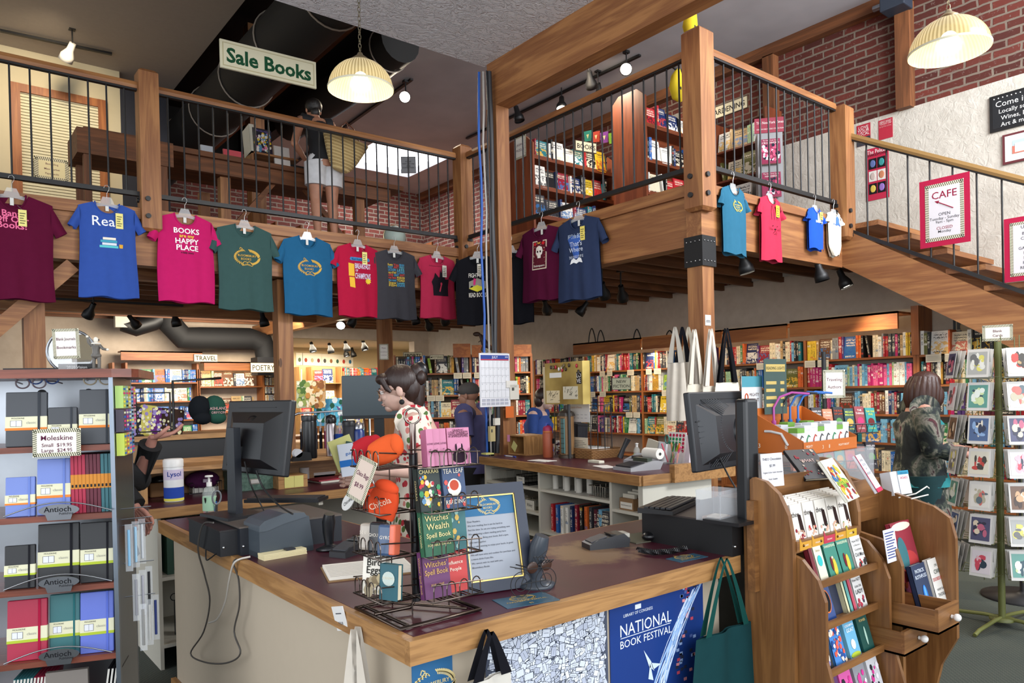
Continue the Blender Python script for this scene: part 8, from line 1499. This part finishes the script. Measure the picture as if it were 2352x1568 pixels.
# stair-side posters and signs
def wallbox(x,a,b,name,lab,col,cat,rows=(),frame=None,depth=.02,draw=None):
    """a, b: opposite picture corners on the plane x = const"""
    p,q=up(*a,x=x),up(*b,x=x);w_,h=abs(p.y-q.y),abs(p.z-q.z);M=T(x,max(p.y,q.y)-w_/2,min(p.z,q.z))@RZ(-90);m=MB('satin',frame or col).box(-w_/2,-depth,0,w_/2,0,h)
    if frame:m.set(col=col).box(-w_/2+.025,-depth-.002,.025,w_/2-.025,-depth,h-.025)
    y=-depth-.003
    for s,k,fz,c,*fx_ in rows:m.set('paper',c).text(s,k,T((fx_[0] if fx_ else 0)*w_,y,h*fz),width=w_*.85)
    if draw:draw(m,w_,h,y)
    return tag(m.build(name,None,M),lab,cat)
XW=XR-.031
wallbox(XW,(2274,225),(2420,270),'chalkboard','black chalkboard with white handwriting on the stucco wall','15171a','board',[('Come in!',.075,.74,'d8d8d4',-.12),('Locally sourced',.055,.53,'d8d8d4',-.0),('Wines, Beer,',.055,.34,'d8d8d4',-.02),('Art & more',.055,.16,'d8d8d4',-.05)],'0c0c0e',draw=lambda m,w_,h,y:[m.set('paper','d8d8d4').ball((-w_*.42+i*.035,y,h*.9),.006,6) for i in range(8)])
pf=up(2304,312,x=XW);pg=up(2304,380,x=XW);m=MB('satin','5a2026').box(0,-.02,0,.5,0,pf.z-pg.z).set(col='d8d4cc').box(.02,-.022,.02,.48,-.019,pf.z-pg.z-.02).set(col='a8c0cc').box(.08,-.024,.08,.42,-.021,pf.z-pg.z-.07).set(col='b86a5a').box(.08,-.026,.08,.42,-.023,.15).set(col='d8d0c0').box(.1,-.027,.09,.18,-.025,.17).box(.22,-.027,.09,.3,-.025,.15);tag(m.build('framed_picture',None,T(XW,pf.y,pg.z)@RZ(-90)),'framed street watercolour under the chalkboard','picture')
wallbox(XW,(1968,290),(2000,330),'poster','small red Love Your Local poster on stucco by the stairs','a82438','poster',[('LOVE',.045,.85,'e8dcd8'),('YOUR',.045,.7,'e8dcd8'),('LOCAL',.045,.55,'e8dcd8')],depth=.004,draw=lambda m,w_,h,y:m.set('paper','3a3a40').box(-w_/2,y,0,w_/2,y+.002,h*.4));wallbox(XW,(2018,278),(2051,314),'poster','small plain red text poster right of the Love Your Local one','a82438','poster',[("HERE'S WHAT",.028,.88,'e0c8c4'),('YOU JUST DID',.028,.78,'e0c8c4'),('BY BUYING LOCAL',.02,.64,'d09a98')],depth=.004)
wallbox(XW,(1988,345),(2043,452),'poster','tall red Pelican Shakespeare poster with six picture squares','b02040','poster',[('The Pelican',.06,.93,'e8dcd8'),('SHAKESPEARE',.04,.87,'2a1a1e')],depth=.004,draw=lambda m,w_,h,y:[m.set('paper',['15171a','15171a','d0ccc4','d0ccc4','15171a','15171a'][i]).box(-w_*.36+(i%2)*w_*.38,y,h*(.6-.24*(i//2)),-w_*.02+(i%2)*w_*.38,y+.002,h*(.8-.24*(i//2))) for i in range(6)]+[m.set('paper',['5a6a9a','3a8a8a','b8a8a0','b87a5a','c8b050','8a6ab0'][i]).ball((-w_*.19+(i%2)*w_*.38,y,h*(.7-.24*(i//2))),(.03,.001,.04),8) for i in range(6)])
p=up(2170,548,x=6.72);stripesign(T(6.72,p.y,p.z-.01)@RZ(-90),.3,.48,[('CAFE',.085,.8,'8a1c3a'),('OPEN',.036,.46,'3a3a40'),('Tuesday - Sunday',.034,.39,'3a3a40'),('9am - 5pm',.032,.33,'3a3a40'),('CLOSED',.034,.22,'8a1c3a'),('Monday',.032,.16,'3a3a40')],'red bordered Cafe opening hours sign tied to the stair railing',fr=('a81c40',.045),bg='cfccd0',b=.1,extra=lambda m,w_,h:m.set(col='8a1c3a').tube([(.07,-.003,h*.53),(-.05,-.003,h*.68)],.004,5).add([(-.075,-.003,h*.7),(-.05,-.003,h*.65),(-.035,-.003,h*.7)],[(0,1,2)]))
p=up(2372,630,x=6.72);stripesign(T(6.72,p.y,p.z)@RZ(-90),.3,.42,[('UPSTAIRS',.035,.9,'3a3a40'),('BUSINESS',.032,.78,'3a3a40'),('COOKING',.032,.69,'3a3a40'),('GAMES',.032,.6,'3a3a40'),('GARDENING',.032,.51,'3a3a40'),('HEALTH',.032,.42,'3a3a40'),('HUMOR',.032,.33,'3a3a40'),('PUZZLES',.032,.24,'3a3a40'),('REFERENCE',.032,.15,'3a3a40')],'red bordered Upstairs directory sign cut by the right frame edge',fr=('a81c40',.04),bg='cfccd0',b=.08)
p=up(2220,728,x=XR-.02);m=MB('satin','0f0f10').box(-.12,0,-.15,.12,.02,.15).set(col='a89878').box(-.095,-.002,-.125,.095,.0,.125).set(col='3a3026').box(-.085,-.003,-.115,.085,-.001,.115).set(col='a8906a').ball((0,-.004,.03),(.03,.002,.04),12).ball((0,-.004,-.09),(.06,.002,.06),12);tag(m.build('framed_portrait',None,T(*p)@RZ(-90)),'small black framed brown portrait under the stair stringer','picture')
# calendar and fittings on the tall post
KP=T(3.9,5.085,0);a,b=up(1104,935,y=5.06),up(1170,812,y=5.06);w_,h=b.x-a.x,b.z-a.z;t=thing('wall_calendar','July wall calendar hanging on the tall timber post','calendar',T(a.x,5.06,a.z));m=MB('paper','d4d4d8').box(0,0,0,w_,.012,h);m.set(col='34478a').box(.01,-.001,h-.05,w_-.01,0,h-.015).set(col='b04050').box(.01,-.001,h-.06,w_-.01,0,h-.05).set(col='e8e8ec').text('JULY',.03,T(w_/2,-.002,h-.032)).text('2025',.018,T(w_-.035,-.002,h-.03));m.set(col='8a8c92')
for i in range(6):m.box(.01,-.001,h-.06-i*(h-.14)/5-.002,w_-.01,0,h-.06-i*(h-.14)/5)
for i in range(8):m.box(.01+i*(w_-.02)/7,-.001,.08,.011+i*(w_-.02)/7,0,h-.06)
for i in range(12):x,z=.015+(i%6)*(w_-.03)/6,.045-.03*(i//6);m.set(col='5a5f80').box(x,-.001,z+.016,x+w_/8,0,z+.02).set(col='a8aab2').box(x,-.001,z,x+w_/8,0,z+.013)
for i in range(31):m.set(col='4a4c55').text(str(i+1),.011,T(.022+((i+2)%7)*(w_-.02)/7,-.002,h-.072-((i+2)//7)*(h-.14)/5))
m.build('page',t);MB('plastic','c8c8cc').tube([(.02,0,h),(w_-.02,0,h)],.004,6).build('binding',t)
for px,py,w_,h,c,lab,nm,cat in ((1182,900,.1,.13,'c8c4b8','white wall thermostat right of the calendar','thermostat','thermostat'),(1176,882,.12,.06,'d4d0c8','white card behind the thermostat','card','card'),(1143,968,.055,.06,'d0ccc0','small white switch box low on the post','switch_box','switch'),(1132,996,.055,.13,'b8a878','cream electrical outlet plate beside the post','wall_outlet','outlet'),(1171,946,.09,.1,'c8642a','orange paper note on the post','paper_note','note')):
    p=up(px,py,y=5.05);m=MB('plastic',c).box(-w_/2,-.0,-h/2,w_/2,.03 if nm!='paper_note' else .002,h/2,bev=0);m.set(col='4a4a44').box(-w_*.3,-.002,h*.1,-w_*.05,0,h*.3) if nm in ('thermostat','wall_outlet') else None;tag(m.build(nm,None,T(*p)),lab,cat)
p=up(1628,735,y=YE-.01);m=MB('paper','d4d2cc').box(-.035,-.002,-.04,.035,0,.04).set(col='4a4a50').box(-.025,-.003,-.005,.025,-.002,0).box(-.028,-.003,-.015,.028,-.002,-.01);tag(m.build('paper_note',None,T(p.x,YE-.002,p.z)),'small white note pinned to the corner post','note')
p=up(882,826,y=7.92);stripesign(T(*p)@RZ(-25),.11,.19,[('Please',.02,.75),('No Cell Phones',.014,.5),('In the Store',.014,.3)],'small striped notice on the oak post behind the clerk')
p=up(120,415,y=PY-.06);stripesign(T(*p),.34,.26,[('Bestselling',.03,.72),('Mass market',.03,.5),('Paperbacks',.03,.3)],'striped paperback sign in front of the upstairs blinds',bg='d8cfa8')
p=up(938,378,d=10);plate(T(*p)@RZ(-35),.2,.22,'','grey hanging sign before the bright skylight',.025,'77787a','3a3a3c',['PLEASE','watch your step','going','DOWNSTAIRS'],'6a6a6c','hanging_sign')
# totes on the corner post, dinosaur, overhead box
for i,(px,dx,col,sc,wd) in enumerate(((1546,-.0,'b8b0a4','a8a298',.15),(1560,.04,'c2baae','15151a',.15),(1572,.08,'b8b0a6','b0a898',.15))):p=up(px,770,y=YE-.0+.05*i);tote(T(p.x,YE+.04*i-.02,p.z+.06)@RZ(-62),wd,.42,.26,f"{['outer', 'middle', 'inner'][i]} grey canvas tote hanging left of the corner post",col,sc,.04,folds=2)
for i,(px,col,sc,w_,st) in enumerate(((1600,'c8c0b0','c4bcae',.2,.4),(1622,'c4bcae','c8c0b4',.22,.42),(1642,'ccc6b8','121216',.3,.4))):p=up(px,765,y=YE-.1);o=tote(T(p.x,YE-.08-.06*i,p.z+.03)@RZ(-6),w_,.3,st,f"{['narrow left', 'middle', 'front black-strapped'][i]} canvas tote hanging right of the corner post",col,sc,.045,folds=1)
MB('satin','17171a').box(-.05,-.03,-st-.26,.05,-.028,-st-.1).build('print',o)
p=up(1113,812,d=9.0);t=thing('dinosaur_figure','small brown upright dinosaur figure on top of the corner case','figurine',T(p.x,p.y,p.z)@RZ(-130));MB('satin','3a241a').tube([(0,.14,.02),(0,.06,.08),(0,0,.13),(0,-.03,.2),(0,-.05,.23)],[.012,.03,.045,.028,.022],10).ball((0,-.09,.24),(.025,.05,.028),10).tube([(.03,0,.1),(.035,-.03,.05),(.035,-.0,0)],[.022,.016,.012],8).tube([(-.03,0,.1),(-.035,-.03,.05),(-.035,0,0)],[.022,.016,.012],8).tube([(.02,-.04,.16),(.02,-.07,.14)],.006,6).build('body',t)
tag(MB('satin','2c3440').box(-.1,-.12,-.08,.1,.12,.08,bev=.01).set('metal','9aa0a8').tube([(-.05,.12,0),(-.05,.2,0)],.03,12).build('speaker_box',None,T(*up(2058,6,x=7.7))),'dark blue speaker box high on the brick wall post','speaker')
# centre of the shop: clothes rail with hangers, black counter of accessories, posters
p=up(750,975,d=6.1);RM2=T(p.x,p.y,0)@RZ(-25);t=thing('clothes_rail','chrome clothes rail behind the steel bottles','rail',RM2);zr=p.z+.1;MB('metal','c8c8cc').tube([(-.3,0,0),(-.3,0,zr-.06),(-.27,0,zr-.02),(-.22,0,zr),(.35,0,zr+.02),(.35,0,0)],.011,10).build('frame',t)
for i in range(14):
    x=-.2+i*.038;c=['1c1c22','b8204a','1f1f26','2a3a5a','17171c','8a3a5a','3a8a7a'][i%7];t=thing('hung_garment',f"{['black', 'bright pink', 'charcoal', 'navy', 'jet black', 'plum', 'sea green'][i % 7]} garment on a clear hanger, {['left', 'right'][i > 6]} half of the chrome rail",'garment',RM2@T(x,0,zr-.01),'garments on the chrome rail');MB('cloth',c).grid(lambda a,b:((.012*sin(a*2*pi)),(.19*cos(a*2*pi))*(.55+.45*min(1,b*3)),-.12-.5*b),14,5,wrap=True).build('cloth',t);MB('clear','eef0f4').tube([(0,-.16,-.13),(0,0,-.07),(0,.16,-.13)],.008,6).tube([(0,0,-.07),(0,0,0),(0,.02,.02)],.003,5).build('hanger',t)
MA=T(up(300,1000,y=5.6).x-.1,5.6,0);t=thing('accessory_counter','black counter topped with oak holding scarves and caps','counter',MA);MB('satin','1a1a1c').box(0,0,0,1.2,.5,1.24).build('cabinet',t);MB('oak_x').box(-.02,-.02,1.24,1.22,.52,1.275).build('top',t)
A_Z=1.276
for i,(px,c,h,w_,lab) in enumerate(((335,'b8ae5a',.22,.11,'yellow patterned scarf in a clear bag'),(362,'5a2a6a',.2,.13,'purple dotted tie pack leaning in the wire frame'),(390,'3a2a24',.19,.16,'brown boxed item with barcode in the wire frame'),(312,'2a2a2e',.21,.1,'dark paper pack at the left of the scarf'))):x=up(px,960,y=5.65).x;m=MB('cloth',c).box(-w_/2,0,0,w_/2,.05,h,bev=.012);dots(['d8d4a8','8a7ab0'],30,i,.05,.95,.008)(m,w_*.9,h);tag(m.build('accessory_pack',None,T(x,5.63,A_Z)@RY(8)@RX(-8)),lab,'accessory')
x=up(390,960,y=5.6).x;m=MB('satin','101012').tube([(-.22,0,.03),(.0,0,.03),(.0,0,.3),(-.22,0,.3)],.008,6,closed=True).tube([(.02,0,0),(.02,0,.38),(.35,0,.4),(.35,.2,.4)],.01,6);tag(m.build('tie_display',None,T(x,5.58,A_Z)),'black wire display frame around the scarves','display frame')
for i,(px,c,lab) in enumerate(((488,'24483c','dark green Shakespeare cap hanging on the black frame'),(455,'15181c','black cap hanging left of the green one'))):x=up(px,950,y=5.65).x;t=thing('cap',lab,'cap',T(x,5.6,A_Z+.08));MB('cloth',c).ball((0,0,.1),(.08,.08,.095),16).build('crown',t);MB('cloth',c).ball((0,-.06,.03),(.065,.05,.045),14).build('brim',t);MB('paper','c8a0a0').text('ASHLAND',.03,T(0,-.093,.1),width=.12).text('OREGON',.026,T(0,-.092,.07),width=.1).build('lettering',t) if i==0 else None
bx=up(615,1000,y=10.4);m=MB('shelfwood_z').box(-.6,0,0,.7,.5,1.0).set('paper','c8b890').box(-.55,-.01,.75,-.3,0,.95).box(-.25,-.01,.75,.0,0,.95);tag(m.build('map_cabinet',None,T(bx.x,9.6,0)),'wooden cabinet in front of the poetry shelves','cabinet')
for i,(px,py,c,a_,w_,h,lab) in enumerate(((758,946,'3a8ab0','lake and mountain',.34,.28,'blue lake wall calendar standing behind the chrome rail'),(803,950,'c8a850','ornate',.26,.3,'gold bordered calendar right of the lake calendar'),(702,905,'b0b89a','floral',.2,.28,'botanical card pack left of the lake calendar'),(724,905,'c8a070','tan',.2,.28,'tan floral card pack beside the botanical one'))):p=up(px,py,d=7.6);m=MB();covered(m,w_,h,.02,c,[],art=dots([['2a5a4a','d8e4ea','5ab0d0'],['4a4a9a','d8d4c8','6a5a8a'],['4a6a3a','e0dcc8','8a9a5a'],['8a5a3a','e0d0b0','b8864a']][i],60,i,.06,.94,.02));tag(m.build('calendar',None,T(p.x,p.y,p.z-h/2)@RZ(-38)@RX(-6)),lab,'calendar')
tag(MB('oak_x').box(-.9,0,0,.9,.5,1.05).build('low_display_table',None,T(up(745,990,d=7.8).x,up(745,990,d=7.8).y,0)@RZ(-38)),'low oak display table holding the calendars','table')
p=up(868,908,d=4.5);m=MB('plastic','3c474c').box(-.22,0,-.125,.22,.025,.125,bev=.006).set(col='16181a').box(-.22,-.0,-.14,.22,.025,-.122).box(-.03,.01,-p.z+.02,.03,.03,-.14).box(-.1,-.05,-p.z,.1,.1,-p.z+.02);tag(m.build('order_screen',None,T(*p)@RZ(-38)),'slate grey blank order screen behind the clerk face','screen')
for i in range(9):p=up(688+i*14.5,824+i*.6,y=16.19);tag(MB('paper','e4dcc8').box(-.08,0,-.14,.08,.004,.14).set(col=['5a6a50','9a4a3a','a8a07a','7a3a40','4a4a48','8a5a3a','3a5a4a','b04030','3a6a8a'][i]).ball((0,-.003,-.02),(.035,.002,.05),8).build('alphabet_card',None,T(*p)),f"{['first', 'second', 'third', 'fourth', 'fifth', 'sixth', 'seventh', 'eighth', 'ninth'][i]} picture card from the left along the back room wall",'picture card','picture cards on the back room wall')
for i,(px,h) in enumerate(((1352,.2),(1372,.16),(1455,.12),(1530,.06))):a,b=up(px,782-i*9,x=7.4),up(px+16,782-i*9,x=7.4);z=va;cable(['tall loop of black cord rising above the valance','grey cord loop above the valance','round black cord loop above the middle valance','low black cord above the right valance'][i],[(7.4,a.y,z),(7.4,a.y-.02,z+h*.6),(7.4,(a.y+b.y)/2,z+h),(7.4,b.y+.02,z+h*.5),(7.4,b.y,z)],.008,'1a1818')
finish_books(300)
